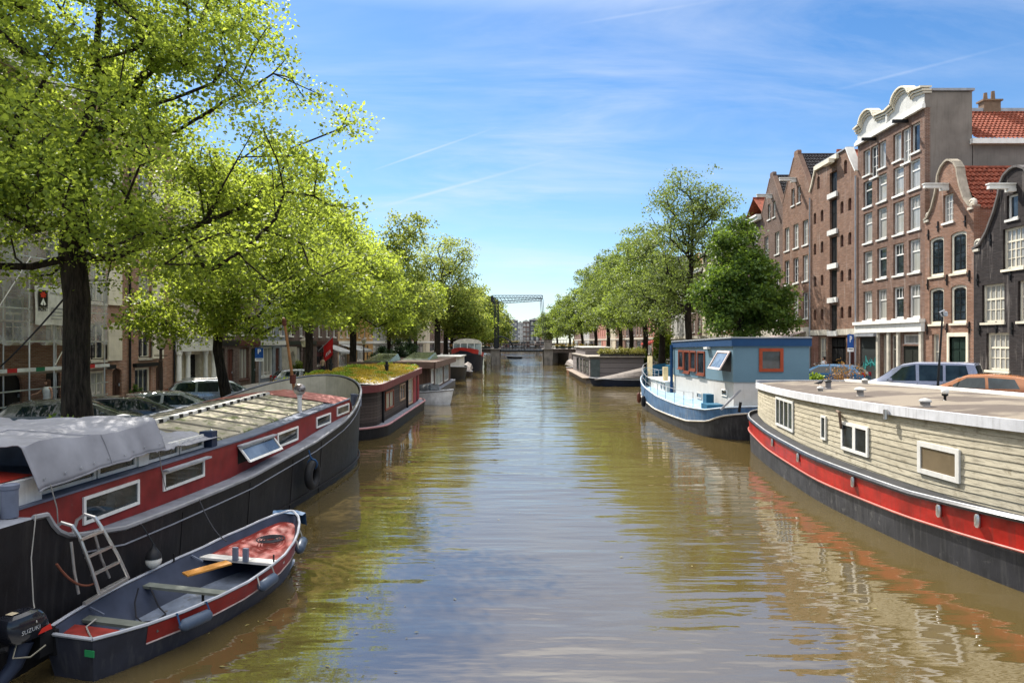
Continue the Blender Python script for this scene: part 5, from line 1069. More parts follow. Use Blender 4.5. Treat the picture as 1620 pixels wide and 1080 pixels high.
def grow(trunk, lobes, ncl, rs, gap=.0, shell=.5, alpha=.35, seg=.9, mind=.0):
    """clumps fill the lobes; limbs reach each clump from the nearest older limb"""
    ws = np.array([l[6] if len(l) > 6 else l[3] * l[4] * l[5] for l in lobes]); ws = ws / ws.sum()
    pts = []; tries = 0
    ph = rs.random(6) * 6.28
    while len(pts) < ncl and tries < ncl * 40:
        tries += 1; l = lobes[rs.choice(len(lobes), p=ws)]
        u = rs.normal(size=3); u /= np.linalg.norm(u); r = rs.random() ** shell
        p = np.array(l[:3]) + u * r * np.array(l[3:6])
        g = math.sin(p[0] * .9 + ph[0]) * math.sin(p[1] * .8 + ph[1]) * math.sin(p[2] * 1.0 + ph[2]) + .5 * math.sin(p[0] * 2.1 + ph[3]) * math.sin(p[2] * 2.3 + ph[4])
        if g < -1 + gap * 1.2 : continue
        if mind and pts and np.min(((np.array(pts) - p) ** 2).sum(1)) < mind * mind: continue
        pts.append(p)
    pts = np.array(pts); tr = np.array(trunk)
    node = [tr[0]]; par = [-1]; pl = [0.0]; ttop = 0
    for a, b in zip(tr, tr[1:]):
        k = max(1, int(np.linalg.norm(b - a) / .6))
        for i in range(1, k + 1): node.append(a + (b - a) * i / k); par.append(len(node) - 2); pl.append(pl[-1] + np.linalg.norm(b - a) / k)
    nt_ = len(node); start = int(nt_ * .45)
    node = node + [None] * 0; ND = np.zeros((nt_ + len(pts) * 14, 3)); ND[:nt_] = node; PL = np.zeros(len(ND)); PL[:nt_] = pl; PA = np.full(len(ND), -1); PA[:nt_] = par; N_ = nt_
    fork = tr[max(1, len(tr) // 2)]
    order = np.argsort(((pts - fork) ** 2).sum(1)); tips = []
    for i in order:
        p = pts[i]; dd = np.linalg.norm(ND[start:N_] - p, axis=1); drop = np.maximum(0, ND[start:N_, 2] - p[2]) * .5
        j = start + int(np.argmin(dd * 1.0 + alpha * PL[start:N_] * .6 + drop)); q = ND[j]; dist = np.linalg.norm(p - q); k = max(1, min(13, int(dist / seg)))
        pv = q - ND[PA[j]] if PA[j] >= 0 else np.array([0, 0, 1.]); pn = np.linalg.norm(pv); pv = pv / pn if pn > 0 else pv
        prev = j
        for t in range(1, k + 1):
            f = t / k; c = q + (p - q) * f + pv * dist * .22 * math.sin(math.pi * f) * (1 - f) + rs.normal(size=3) * .075 * dist * math.sin(math.pi * f)
            c[2] += .06 * dist * math.sin(math.pi * f)
            ND[N_] = c; PA[N_] = prev; PL[N_] = PL[prev] + np.linalg.norm(c - ND[prev]); prev = N_; N_ += 1
        tips.append(prev)
    return pts, ND[:N_], PA[:N_], tips, nt_
def limbs(ND, PA, tips, nt_, r0, rmin, n=7, e=.47, flare=1.35):
    cnt = np.zeros(len(ND))
    for t in tips: cnt[t] += 1
    for i in range(len(ND) - 1, 0, -1):
        if PA[i] >= 0: cnt[PA[i]] += cnt[i]
    rad = r0 * (np.maximum(cnt, 1) / max(1, cnt[0])) ** e
    for i in range(min(4, nt_)): rad[i] *= lerp(flare, 1.0, i / 3.5)
    kids = {}
    for i in range(1, len(ND)): kids.setdefault(PA[i], []).append(i)
    mb = MB(); stack = [(0, None)]
    while stack:
        i, frm = stack.pop(); pts = [] if frm is None else [frm]; rr = [] if frm is None else [min(rad[frm], rad[i] * 1.15)]
        pts.append(i); rr.append(rad[i])
        while True:
            k = sorted(kids.get(i, []), key=lambda q: -cnt[q])
            if not k: break
            for q in k[1:]:
                if rad[q] >= rmin: stack.append((q, i))
            i = k[0]
            if rad[i] < rmin: break
            pts.append(i); rr.append(rad[i])
        if len(pts) > 1: mb.tube([ND[q] for q in pts], rr, n if rr[0] > .06 else (5 if rr[0] > .025 else 4), False)
    return mb
def tree(name, lab, loc, trunk, lobes, ncl, per, sig, size, m, seed, r0, rmin=.012, gap=.35, shell=.5, group=None, flat=.55, mind=.0, droop=.25, tone=(0, 1), cat='tree', alpha=.35):
    rs = np.random.RandomState(seed)
    t = thing(name, lab, cat, loc, 0, group)
    pts, ND, PA, tips, nt_ = grow(trunk, lobes, ncl, rs, gap, shell, alpha, mind=mind)
    limbs(ND, PA, tips, nt_, r0, rmin).build('trunk', BARK, t, smooth=60)
    cv = np.clip(.5 + rs.normal(size=len(pts)) * .25, 0, 1) * (tone[1] - tone[0]) + tone[0]
    o = bpy.data.objects.new('crown', leaves_mesh('crown', pts, cv, per, sig, size, m, rs, flat, droop)); COL.objects.link(o); o.parent = t
    return t
GLT, GRT = 'elms along the shaded quay', 'elms along the sunny quay'
# the great tree in front: its limbs spread over barge and street
tree('elm_tree', 'huge lime-green elm with the thick dark trunk beside the scaffolding', (-12.75, 20, SL),
     [(0, 0, 0), (-.12, 0, 2), (-.15, .1, 4.6), (-.3, .1, 6), (-.2, .3, 8), (.2, .3, 11), (.5, .3, 14.2)],
     [(0, 0, 10.5, 6.5, 6, 5.5), (3.4, .4, 8.6, 5.2, 5.4, 3.8, 70), (-3.6, -2, 10.5, 4.2, 4.0, 3.8), (2.5, -1.5, 13.6, 4.0, 4, 3.4), (-2.5, 0, 14.5, 4.5, 4, 3.2), (4.8, 1.0, 6.4, 3.4, 5, 1.8, 26), (-2, -3, 6.0, 3.0, 2.2, 1.3, 22), (1.5, -3.5, 7.4, 3.8, 3, 2.4, 40)],
     830, 140, .8, .118, LEAF_L, 11, .36, .014, .95, .5, GLT, mind=.3)
tree('elm_tree', 'lime-green elm with slim leaning trunk by the silver estate car', (-12.6, 30.2, SL),
     [(0, 0, 0), (-.15, -.3, 1.5), (-.35, -.5, 3), (-.3, -.3, 5), (.2, 0, 7), (.6, .2, 10)],
     [(1.0, 0, 7.8, 4.6, 5.2, 3.6), (3.2, 1.0, 6.8, 3.4, 4.5, 2.8), (.2, 1.5, 10.0, 4.2, 4.5, 3.0, 26), (1.8, -3, 5.2, 3.0, 3, 1.7, 40), (-.9, -2.2, 4.4, 2.6, 2.4, 1.0, 26), (3.8, -.5, 4.6, 2.4, 2.5, .9, 22)],
     410, 100, .8, .15, LEAF_L, 12, .2, .014, .85, .5, GLT, mind=.32)
tree('elm_tree', 'bright green elm whose straight trunk stands left of the grey awning', (-12.9, 42.5, SL),
     [(0, 0, 0), (.1, 0, 3), (0, 0, 6), (.2, 0, 11)], [(.6, 0, 8.6, 4.4, 5.5, 3.8), (2.2, .5, 6.8, 3.4, 5, 2.6), (.0, 0, 11.2, 3.2, 4, 2.4)],
     270, 105, .9, .18, LEAF_L, 13, .24, .02, .75, .5, GLT, mind=.35)
tree('elm_tree', 'yellow-green elm with dark trunk in front of the tan fronted house', (-12.85, 54, SL),
     [(0, 0, 0), (.05, 0, 3.5), (-.1, 0, 7), (.3, 0, 13)], [(.2, 0, 8.2, 4.2, 5.5, 3.6), (2.0, 0, 6.6, 3.2, 5.5, 2.6), (.4, .5, 10.6, 3.0, 4, 2.6), (-1.5, 0, 11, 2.5, 4, 2.5)],
     260, 95, 1.0, .21, LEAF_L, 14, .27, .025, .7, .5, GLT, mind=.4)
tree('elm_tree', 'slender elm with a thin open top rising over its neighbours', (-12.8, 69, SL),
     [(0, 0, 0), (.05, 0, 3), (0, 0, 6), (.5, 0, 12)], [(.4, 0, 8.6, 4.0, 6, 3.6), (1.8, 0, 6.4, 3.2, 6, 2.8), (2.0, 0, 14.0, 2.6, 3, 2.6), (.8, 0, 11.5, 2.4, 3, 2)],
     230, 90, 1.15, .26, LEAF_M, 15, .2, .03, .55, .5, GLT, mind=.45)
tree('elm_tree', 'mid-green elm between the slender elm and the very tall one', (-12.6, 86, SL),
     [(0, 0, 0), (.05, 0, 3.5), (0, 0, 9)], [(-.4, 0, 9.0, 4.0, 6, 3.2), (.4, 0, 8.4, 2.8, 6, 2.0)], 210, 80, 1.3, .32, LEAF_L, 16, .24, .04, .4, .5, GLT, mind=.5)
tree('elm_tree', 'very tall dark-trunked elm with an airy fan of bare branches against the sky', (-12.0, 105, SL),
     [(0, 0, 0), (.05, 0, 5), (.1, 0, 9), (.9, 0, 15)], [(1.2, 0, 15.2, 5.6, 6, 4.6), (2.6, 0, 10, 4.6, 6, 3.8), (-3.2, 0, 13, 3.0, 4, 3.6), (.2, 0, 9, 5.0, 6, 3.2)],
     380, 52, 1.25, .27, LEAF_M, 17, .46, .035, .5, .45, GLT, mind=.5)
tree('elm_tree', 'second dark trunk right behind the very tall elm', (-11.4, 112, SL), [(0, 0, 0), (0, 0, 5), (.5, 0, 9)], [(1.5, 0, 9, 5, 5, 3.6), (3, 0, 6.4, 4, 5, 2.6)], 190, 80, 1.3, .36, LEAF_M, 18, .38, .05, .4, .5, GLT, mind=.5)
tree('elm_tree', 'yellow-green elm overhanging the red bowed boat', (-11.5, 124, SL), [(0, 0, 0), (0, 0, 4), (.4, 0, 8)], [(1.5, 0, 8.5, 5, 6, 4), (3.6, 0, 6.5, 4.2, 6, 3.2)], 240, 80, 1.3, .38, LEAF_L, 19, .32, .05, .35, .5, GLT, mind=.5)
tree('elm_tree', 'shaded quay elm beside the tall lift bridge post', (-11, 145, SL), [(0, 0, 0), (0, 0, 4), (.4, 0, 9)], [(1.5, 0, 10.5, 5.5, 7, 5.2), (4, 0, 8, 4.6, 6, 4.2)], 250, 80, 1.5, .46, LEAF_M, 20, .32, .06, .35, .5, GLT, mind=.55)
tree('elm_tree', 'hazy green elm seen through the lift bridge gate', (-10, 178, SL), [(0, 0, 0), (0, 0, 4), (.4, 0, 9)], [(2.5, 0, 9.5, 6, 8, 5.6), (4.4, 0, 6.5, 4.6, 8, 4.4)], 260, 80, 1.6, .5, LEAF_M, 21, .32, .08, .25, .5, GLT, mind=.55)
for x, y, h_, lab, sd in ((-12.4, 73, 4.6, 'slim dark evergreen nearest the slender elm', 31), (-12.2, 78, 6.0, 'taller dark evergreen column before the very tall elm', 32), (-12.6, 64, 3.4, 'low bushy evergreen left of the slim dark one', 33)):
    tree('evergreen_shrub', lab, (x, y, SL), [(0, 0, 0), (0, 0, h_ * .5), (0, 0, h_ * .9)], [(0, 0, h_ * .5, .95, 1, h_ * .48), (0, 0, h_ * .3, 1.2, 1.2, h_ * .3)], 130, 60, .4, .15, LEAF_C, sd, .07, .03, .1, .5, 'evergreens on the shaded quay', cat='shrub')
# sunny quay
tree('maple_tree', 'dense round dark-green tree behind the blue wheelhouse', (15.1, 46, SR), [(0, 0, 0), (0, 0, 2.4), (.1, 0, 5), (0, 0, 9.4)],
     [(.1, 0, 5.8, 2.6, 2.8, 2.9), (-.2, 0, 8.9, 1.7, 1.8, 2.3), (1.7, 0, 4.5, 2.3, 2.3, 1.7), (-1.6, 0, 6.2, 1.5, 1.8, 1.5), (1.4, .3, 7.2, 1.5, 1.6, 1.4), (-1.3, 0, 4.3, 1.8, 2, 1.2), (2.6, 0, 5.6, 1.1, 1.2, 1.0)], 300, 105, .66, .2, LEAF_D, 41, .2, .02, .6, .5, GRT, mind=.42, flat=.7)
tree('elm_tree', 'tall thin-leaved elm with many upright limbs beside the round dark tree', (15.0, 59, SR), [(0, 0, 0), (0, 0, 3), (-.1, 0, 5.2), (.2, 0, 9), (.4, 0, 14)],
     [(-.2, 0, 11.5, 4.4, 4, 5.2), (.9, 0, 14.8, 3.5, 3, 3.1), (-2.6, 0, 7, 3.0, 3.5, 3.6), (2.2, 0, 13.0, 3.2, 3, 3.2), (-1.2, 0, 15.2, 2.6, 2.5, 2.4)], 440, 44, .8, .18, LEAF_R, 42, .3, .018, .6, .42, GRT, mind=.4, alpha=.75)
for k, (x, y, h_, lab, m, sd) in enumerate(((15.0, 70, 13.5, 'leafy elm just behind the tall thin-leaved one', LEAF_R, 43), (15.0, 79, 15.0, 'bright elm above the red awning', LEAF_N, 44), (14.9, 88, 14.5, 'elm with a forked dark trunk past the bright one', LEAF_R, 45),
        (14.9, 97, 15.5, 'elm standing over the planted roof of the grey houseboat', LEAF_N, 46), (14.8, 109, 16.5, 'broad elm behind the grey houseboat', LEAF_R, 47), (14.6, 124, 15.5, 'elm at the sunny end of the lift bridge', LEAF_N, 48),
        (14.2, 145, 14, 'elm just past the lift bridge on the sunny quay', LEAF_R, 49), (13.4, 168, 13.5, 'second elm past the lift bridge on the sunny quay', LEAF_N, 50), (12.0, 196, 12.5, 'elm beside the far low bridge', LEAF_R, 51), (11.5, 235, 12.5, 'pale distant elm before the closing houses, sunny quay', LEAF_N, 52))):
    s_ = h_ / 14; big = 1 + max(0, y - 70) / 130
    tree('elm_tree', lab, (x, y, SR), [(0, 0, 0), (.1, 0, 3 * s_), (-.2, 0, 6 * s_), (0, 0, 11 * s_)], [(-.6, 0, 9 * s_, 4.2, 5, 4.4 * s_), (-1.8, 0, 6.8 * s_, 3.6, 5, 3.2 * s_), (-.6, 0, 12.4 * s_, 3.2, 3.6, 2.8 * s_), (1.8, 0, 8.5 * s_, 3.6, 4, 3.5 * s_)],
         int(230 / big ** .7), 84, .85 * big ** .6, .22 * big ** .75, m, sd, .3, .03 * big, .75, .5, GRT, mind=.5, tone=((0, .6), (.35, 1), (.1, .8))[k % 3])
tree('elm_tree', 'pale distant elm before the closing houses, shaded quay', (-10, 228, SL), [(0, 0, 0), (0, 0, 4), (.4, 0, 9)], [(.5, 0, 8, 6.5, 8, 6)], 160, 70, 1.8, .6, LEAF_M, 22, .32, .1, .25, .5, GLT, mind=.6)
# ------------------------------------------------------------------ small plants
def bush(name, lab, loc, r, h_, ncl, per, size, m, seed, cat='plant', group=None):
    rs = np.random.RandomState(seed); t = thing(name, lab, cat, loc, 0, group)
    cen = rs.normal(size=(ncl, 3)); cen /= np.linalg.norm(cen, axis=1)[:, None]; cen *= rs.random((ncl, 1)) ** .5 * np.array([r, r, h_ * .5]); cen[:, 2] += h_ * .5
    o = bpy.data.objects.new('foliage', leaves_mesh('foliage', cen, rs.random(ncl), per, r * .35, size, m, rs, .8)); COL.objects.link(o); o.parent = t
    mb = MB()
    for c in cen[:12]: mb.tube([(0, 0, 0), (c[0] * .4, c[1] * .4, c[2] * .5), tuple(c)], [.02, .014, .006], 4)
    mb.build('stems', BARK, t)
# ------------------------------------------------------------------ more boats
SEDUM = leafmat('sedum', (.34, .3, .03), (.52, .3, .04), (.5, .4, .03), .3); SEDG = leafmat('sedum_green', (.14, .24, .02), (.24, .34, .03), (.36, .45, .03), .3)
DKWOOD = planks('black_tarred_boards', (.055, .042, .036), 2, .13, .7, .4, .1); MARO = mat('fascia_maroon', (.125, .032, .032), .5, var=.15, rv=0); TEAK = planks('brown_vertical_boards', (.1, .055, .036), 3, .14, .7, .3)
def rrect(x0, x1, y0, y1, r0, r1, n=8):
    """plan outline, rounded by r0 at the near end and r1 at the far end"""
    out = []
    for cx, cy, a, r in ((x1 - r0, y0 + r0, -90, r0), (x1 - r1, y1 - r1, 0, r1), (x0 + r1, y1 - r1, 90, r1), (x0 + r0, y0 + r0, 180, r0)):
        out += [(cx + r * math.cos(R(a + 90 * i / n)), cy + r * math.sin(R(a + 90 * i / n))) for i in range(n + 1)]
    return out
def walls(lp, z0, z1): return MB().grid([[(x, y, z0) for x, y in lp], [(x, y, z1) for x, y in lp]], True)
def scl_loop(lp, k, cx, cy): return [(cx + (x - cx) * k, cy + (y - cy) * k) for x, y in lp]
gh = thing('houseboat', 'tarred wooden houseboat with flowering sedum roof and maroon fascia', 'houseboat')
hl = rrect(-11.2, -5.62, 28.2, 45.0, 2.4, 2.6); skin(hl, scl_loop(hl, .97, -8.4, 36.6), [.5] * len(hl), -.3, 0, 1, 3).build('hull', HULLBLK, gh, smooth=30); cap(hl, [.5] * len(hl)).build('deck', DECKGR, gh)
MB().tube([(x, y, .52) for x, y in hl + hl[:1]], .05, 6, False).build('gunwale', mat('gunwale_rose', (.4, .2, .2), .5, rv=0), gh)
wl2 = rrect(-10.8, -6.08, 29.2, 44.2, 1.2, 1.5); walls(wl2, .5, 2.3).build('cabin_wall', DKWOOD, gh)
rl = rrect(-11.0, -5.84, 28.9, 44.6, 1.5, 1.9); rzz = lambda y: lerp(2.24, 2.5, (y - 29) / 15.5)
MB().grid([[(x, y, rzz(y) - .26) for x, y in rl], [(x, y, rzz(y) + .06) for x, y in rl], [(lerp(x, -8.4, .03), lerp(y, 36.6, .02), rzz(y) + .06) for x, y in rl], [(lerp(x, -8.4, .03), lerp(y, 36.6, .02), rzz(y) - .02) for x, y in rl]], True).build('fascia', MARO, gh)
cap(rl, [rzz(y) - .25 for x, y in rl]).build('soffit', BLACKP, gh); gr_in = scl_loop(rl, .965, -8.42, 36.75); camb = lambda x: .17 * max(0, 1 - ((x + 8.42) / 2.5) ** 2)
MB().grid([[(lerp(-8.42, x, 1 - k / 6), lerp(36.75, y, 1 - k / 6), rzz(lerp(36.75, y, 1 - k / 6)) + .03 + camb(lerp(-8.42, x, 1 - k / 6))) for x, y in gr_in] for k in range(7)], True).build('roof_felt', mat('gravel_edge', (.4, .38, .36), .9, bump=.5), gh, smooth=True)
rs = np.random.RandomState(5)
def inside(lp, p):
    c = False
    for i in range(len(lp)):
        (x1, y1), (x2, y2) = lp[i - 1], lp[i]
        if (y1 > p[1]) != (y2 > p[1]) and p[0] < (x2 - x1) * (p[1] - y1) / (y2 - y1) + x1: c = not c
    return c
gi = scl_loop(rl, .93, -8.42, 36.75); cs = []
while len(cs) < 1500:
    p = (rs.uniform(-11, -5.8), rs.uniform(28.9, 44.6))
    if inside(gi, p): cs.append((p[0], p[1], rzz(p[1]) + camb(p[0]) + .08 + .05 * mn.noise(Vector((p[0], p[1], 0)))))
cs = np.array(cs); cvv = np.clip(.5 + .9 * np.array([mn.noise(Vector((p[0] * .5, p[1] * .35, 2))) for p in cs]), 0, 1)
o = bpy.data.objects.new('sedum', leaves_mesh('sedum', cs, cvv, 34, .2, .06, SEDUM, rs, .35, 0)); COL.objects.link(o); o.parent = gh; o['kind'] = 'stuff'
cg = cs[(np.array([mn.noise(Vector((p[0] * .9, p[1] * .7, 9))) for p in cs]) > .26)]; o = bpy.data.objects.new('green_tufts', leaves_mesh('green_tufts', cg + [0, 0, .05], np.full(len(cg), .5), 40, .19, .075, SEDG, rs, .5, 0)); COL.objects.link(o); o.parent = gh; o['kind'] = 'stuff'
gfn = lambda u, v, w_: (-6.08 + w_, u, v)
for y0, y1, z0, z1, m, b in ((31.9, 34.0, .95, 1.85, MAHO, 2), (35.9, 37.5, 1.05, 1.95, mat('frame_pale_wood', (.42, .28, .18), .5), 2), (38.6, 40.3, .6, 2.1, MATS['frame_pale_wood'], 1)): bwin(gh, gfn, y0, y1, z0, z1, .09, (b, 1), m, PANEC, .05)
MB().box(-6.1, -6.02, 40.4, 41.5, .55, 2.1).box(-6.02, -6.0, 40.55, 41.35, 1.2, 1.9).build('door', mat('door_crimson', (.25, .02, .03), .4), gh); MB().box(-6.1, -6.03, 42.2, 42.9, .6, 2.1).build('door', MATS['door_crimson'], gh)
for y in (31.2, 38.2): MB().tube([(-6.03, y, .5), (-6.03, y, 2.15)], .06, 6).build('drain_pipe', BLACKP, gh)
for x, y, h_ in ((-7.0, 37.2, .62), (-10.0, 37.0, .75)): MB().lathe([(.1, 0), (.1, h_ * .6), (.15, h_ * .62), (.15, h_ * .7), (.07, h_ * .72), (.07, h_), (.02, h_ + .02)], (x, y, rzz(y) + camb(x)), 10).build('chimney', BLACKP, gh)
bw_ = thing('houseboat', 'brown flat-roofed houseboat with two greenish roof lights', 'houseboat')
hl = rrect(-12.2, -5.9, 50, 68, .4, .6); skin(hl, hl, [.45] * len(hl), -.3, 0, 1, 2).build('hull', mat('concrete_hull', (.1, .095, .09), .8), bw_); cap(hl, [.45] * len(hl)).build('deck', DECKGR, bw_)
MB().box(-12, -6.35, 50.8, 67, .45, 2.35).build('cabin_wall', TEAK, bw_); MB().box(-12.3, -5.95, 50.4, 67.4, 2.28, 2.62).build('roof', mat('roof_brown', (.14, .095, .07), .8, var=.3, rv=0), bw_); MB().box(-12.4, -5.9, 50.3, 50.4, 2.2, 2.68).box(-5.95, -5.85, 50.3, 67.5, 2.2, 2.68).build('fascia', mat('fascia_brown', (.13, .08, .06), .6, rv=0), bw_)
RLT = mat('roof_light_green', (.09, .105, .065), .2, var=.2, rv=0)
for y0, y1, x0, x1 in ((51.5, 57.5, -11.6, -9.6), (57.5, 64, -9.6, -7.2)): MB().add([(x0, y0, 2.63), (x1, y0, 2.63), (x1, y1, 2.63), (x0, y1, 2.63), (x0 + .2, y0 + .2, 2.75), (x1 - .2, y0 + .2, 2.75), (x1 - .2, y1 - .5, 3.2), (x0 + .2, y1 - .5, 3.2)], [(4, 5, 6, 7), (0, 1, 5, 4), (1, 2, 6, 5), (2, 3, 7, 6), (3, 0, 4, 7)]).build('roof_light', RLT, bw_)
bfn = lambda u, v, w_: (-6.35 + w_, u, v)
for y0, y1, z0 in ((51.6, 52.8, 1.0), (54, 59.5, .6), (61, 64.5, .6)): bwin(bw_, bfn, y0, y1, z0, 2.15, .1, (max(1, int((y1 - y0) / 1)), 1), WHITE, BPANE, .05)
MB().tube([(-6.2, 50.75, .5), (-6.2, 50.75, 2.3)], .06, 6).build('drain_pipe', WHITE, bw_)
def sloop(lab, loc, rz, L_, B, shr_, m, cover=None, covm=None, group=None, nm='motor_boat'):
    t = thing(nm, lab, 'boat', loc, rz, group)
    ys = [0, .12, .35, .6, .78, .9, .97, 1.0]; ws = [.62, .8, .97, 1, .86, .55, .22, .02]
    sd_ = [(y * L_, w_ * B) for y, w_ in zip(ys, ws)]; lp_ = sym(sd_); sh_ = [shr_ * (1 + .5 * max(0, y / L_ - .5)) for x, y in lp_]
    skin(lp_, scl_loop(lp_, .86, 0, L_ * .48), sh_, -.15, 0, 1, 4).build('hull', m, t, smooth=35)
    MB().tube([(x, y, z) for (x, y), z in zip(lp_ + lp_[:1], sh_ + sh_[:1])], .045, 6, False).build('gunwale', LEAD, t)
    inl = scl_loop(lp_, .93, 0, L_ * .48); cap(inl, [z - .12 for z in sh_]).build('inner_deck', mat('sloop_deck', (.25, .2, .15), .7), t)
    if cover: cover(t, L_, B, shr_)
    return t
COVD = mat('boat_cover_dark', (.02, .023, .028), .6, var=.2)
def hoodc(t, L_, B, s): MB().grid([[(x * B * .85, y * L_, s + h_ * (1 - abs(x) ** 2.5)) for x in (-1, -.8, -.5, 0, .5, .8, 1)] for y, h_ in ((.3, .02), (.33, .42), (.55, .6), (.62, .55), (.68, .02))]).build('spray_hood', COVD, t, smooth=True); MB().box(-B * .6, B * .6, L_ * .62, L_ * .66, s + .1, s + .5).build('windscreen', BRIGHTP, t)
def rampc(t, L_, B, s): MB().grid([[(x * B * .9, y * L_, s + .02 + h_ * (1 - abs(x) ** 3 * .7)) for x in (-1, -.7, 0, .7, 1)] for y, h_ in ((.02, .9), (.06, 1.12), (.12, 1.15), (.6, .45), (.86, .08), (.92, .02))]).build('winter_cover', mat('cover_taupe', (.2, .17, .15), .7), t, smooth=30)
sloop('white motor boat with black hood beside the brown houseboat', (-7.9, 47.3, 0), -R(118), 4.3, .85, .8, mat('hull_white', (.7, .7, .7), .35, streak=.2, rv=0), hoodc)
t = sloop('long white-rimmed barge with small portholes behind the brown houseboat', (-7.4, 84, 0), R(180), 13.5, 1.9, 1.3, HULLBLK); t['category'] = 'barge'; t.name = 'barge'
MB().box(-1.3, 1.3, 2, 9.5, 1.2, 2.5).box(-1.5, 1.5, 1.8, 9.8, 2.5, 2.62).build('cabin', WHITE, t)
sloop('low tender with a pale cover at the bow of the red bowed boat', (-5.9, 86, 0), R(178), 3.6, .7, .5, DKWOOD, rampc)
t = thing('barge', 'broad black barge with red bow band and domed glass wheelhouse', 'barge', (-6.6, 96, 0), R(2))
hl = [(-1.2, -1.6), (-.5, -1.2), (.4, -.2), (1.2, 1.2), (1.75, 3.2), (1.95, 6), (1.95, 20), (-2.6, 20), (-2.6, 5), (-2.5, 2.2), (-2.2, .4), (-1.7, -1.0)]
rsz = [3.35 - 1.0 * min(1, max(0, (y + 1.6) / 9)) for x, y in hl]
skin(hl, scl_loop(hl, .9, 0, 9), rsz, -.3, 0, 1, 5).build('hull', mat('hull_midnight', (.012, .016, .026), .45, rv=0), t, smooth=30)
MB().grid([[(x * 1.004, y, z - .62 + .64 * k) for (x, y), z in zip(scl_loop(hl, .985 + .018 * k, 0, 9), rsz)] for k in (0, .5, 1)], True).build('bow_band', mat('bow_red', (.42, .025, .02), .4, rv=0), t, smooth=True); cap(hl, [2.3] * len(hl)).build('deck', DECKGR, t)
def dome(u, v): a = math.pi * u; return (-.2 + 2.0 * math.cos(a), 2 + 4.5 * v, 2.3 + 1.6 + .75 * math.sin(a))
MB().grid([[dome(i / 14, j / 4) for i in range(15)] for j in range(5)]).build('dome_roof', mat('dome_cream', (.6, .57, .48), .4), t, smooth=True)
for yy in (2.02, 6.48): MB().poly([(-.2 + 1.98 * math.cos(math.pi * i / 14), 3.9 + .73 * math.sin(math.pi * i / 14)) for i in range(15)], (), lambda u, v, w_, yy=yy: (u, yy + w_, v), .04).build('dome_end', MATS['dome_cream'], t)
MB().box(-2.15, 1.75, 2.05, 6.4, 2.3, 3.85).build('glazing', glass('dome_glass', (.1, .12, .12), (.3, .3, .28), .0, .05), t)
for x in (-2.2, -1.2, -.2, .8, 1.8): MB().box(x - .05, x + .05, 1.97, 2.04, 2.3, 3.9).build('glazing_bar', WHITE, t)
g2_ = thing('houseboat', 'grey boarded box houseboat with a planted roof edge', 'houseboat')
MB().box(7.1, 13.2, 68.2, 90, -.3, .5).build('hull', mat('pontoon', (.2, .17, .15), .8, rv=0), g2_); MB().box(6.75, 13.3, 68.0, 90.2, .5, .58).build('deck', planks('deck_planks', (.3, .24, .19), 1, .15), g2_)
GRB = planks('grey_boards', (.21, .185, .18), 2, .5, .7, .12, .06, .1)
MB().box(7.55, 13.0, 69, 89, .58, 2.6).build('cabin_wall', GRB, g2_); MB().box(7.4, 13.15, 68.8, 89.2, 2.6, 2.72).build('roof', mat('roof_pale', (.36, .32, .27), .8), g2_); MB().box(7.8, 10.6, 76, 88, 2.721, 3.5).build('upper_cabin', GRB, g2_); MB().box(7.6, 10.8, 75.8, 88.2, 3.5, 3.6).build('upper_roof', WHITE, g2_)
MB().box(8.6, 13.1, 68.95, 69.4, 2.72, 2.95).build('planter', mat('planter_dark', (.05, .045, .04), .8), g2_); MB().box(7.62, 8.55, 68.93, 68.99, .65, 2.4).build('sliding_door', mat('door_grey_green', (.08, .1, .1), .4), g2_)
gw = lambda u, v, w_: (7.55 - w_, u, v)
for y0, y1 in ((70, 72.4), (73.2, 75.6), (77, 79.4), (81, 83.4)): bwin(g2_, gw, y0, y1, .8, 2.3, .1, (2, 2), BLACKP, PANEC, .05)
rsg = np.random.RandomState(8); cc = np.array([(rsg.uniform(8.6, 13.1), rsg.uniform(68.95, 70.4), 3.0 + rsg.random() * .3) for _ in range(90)])
o = bpy.data.objects.new('roof_plants', leaves_mesh('roof_plants', cc, rsg.random(90), 40, .28, .14, leafmat('grass_dry', (.2, .2, .04), (.36, .3, .08), (.3, .3, .05), .3), rsg, 1.2, 0)); COL.objects.link(o); o.parent = g2_; o['kind'] = 'stuff'
sloop('dark blue boat under a sloping taupe cover before the grey houseboat', (13.0, 64.6, 0), R(88), 6.0, 1.15, .62, mat('hull_navy_sloop', (.012, .018, .035), .35, rv=0), rampc)
t = sloop('big black sloop moored beside the sunny bridge pier', (9.4, 141, 0), R(174), 12, 1.9, 1.9, HULLBLK, None)
sloop('tiny dark boat under the lift span', (1.8, 168, 0), R(80), 4, .9, .5, COVD, None)
sloop('small orange-covered boat at the end of the grey houseboat', (7.6, 96, 0), R(200), 4.2, .8, .6, mat('hull_rust_orange', (.3, .12, .06), .5), rampc)
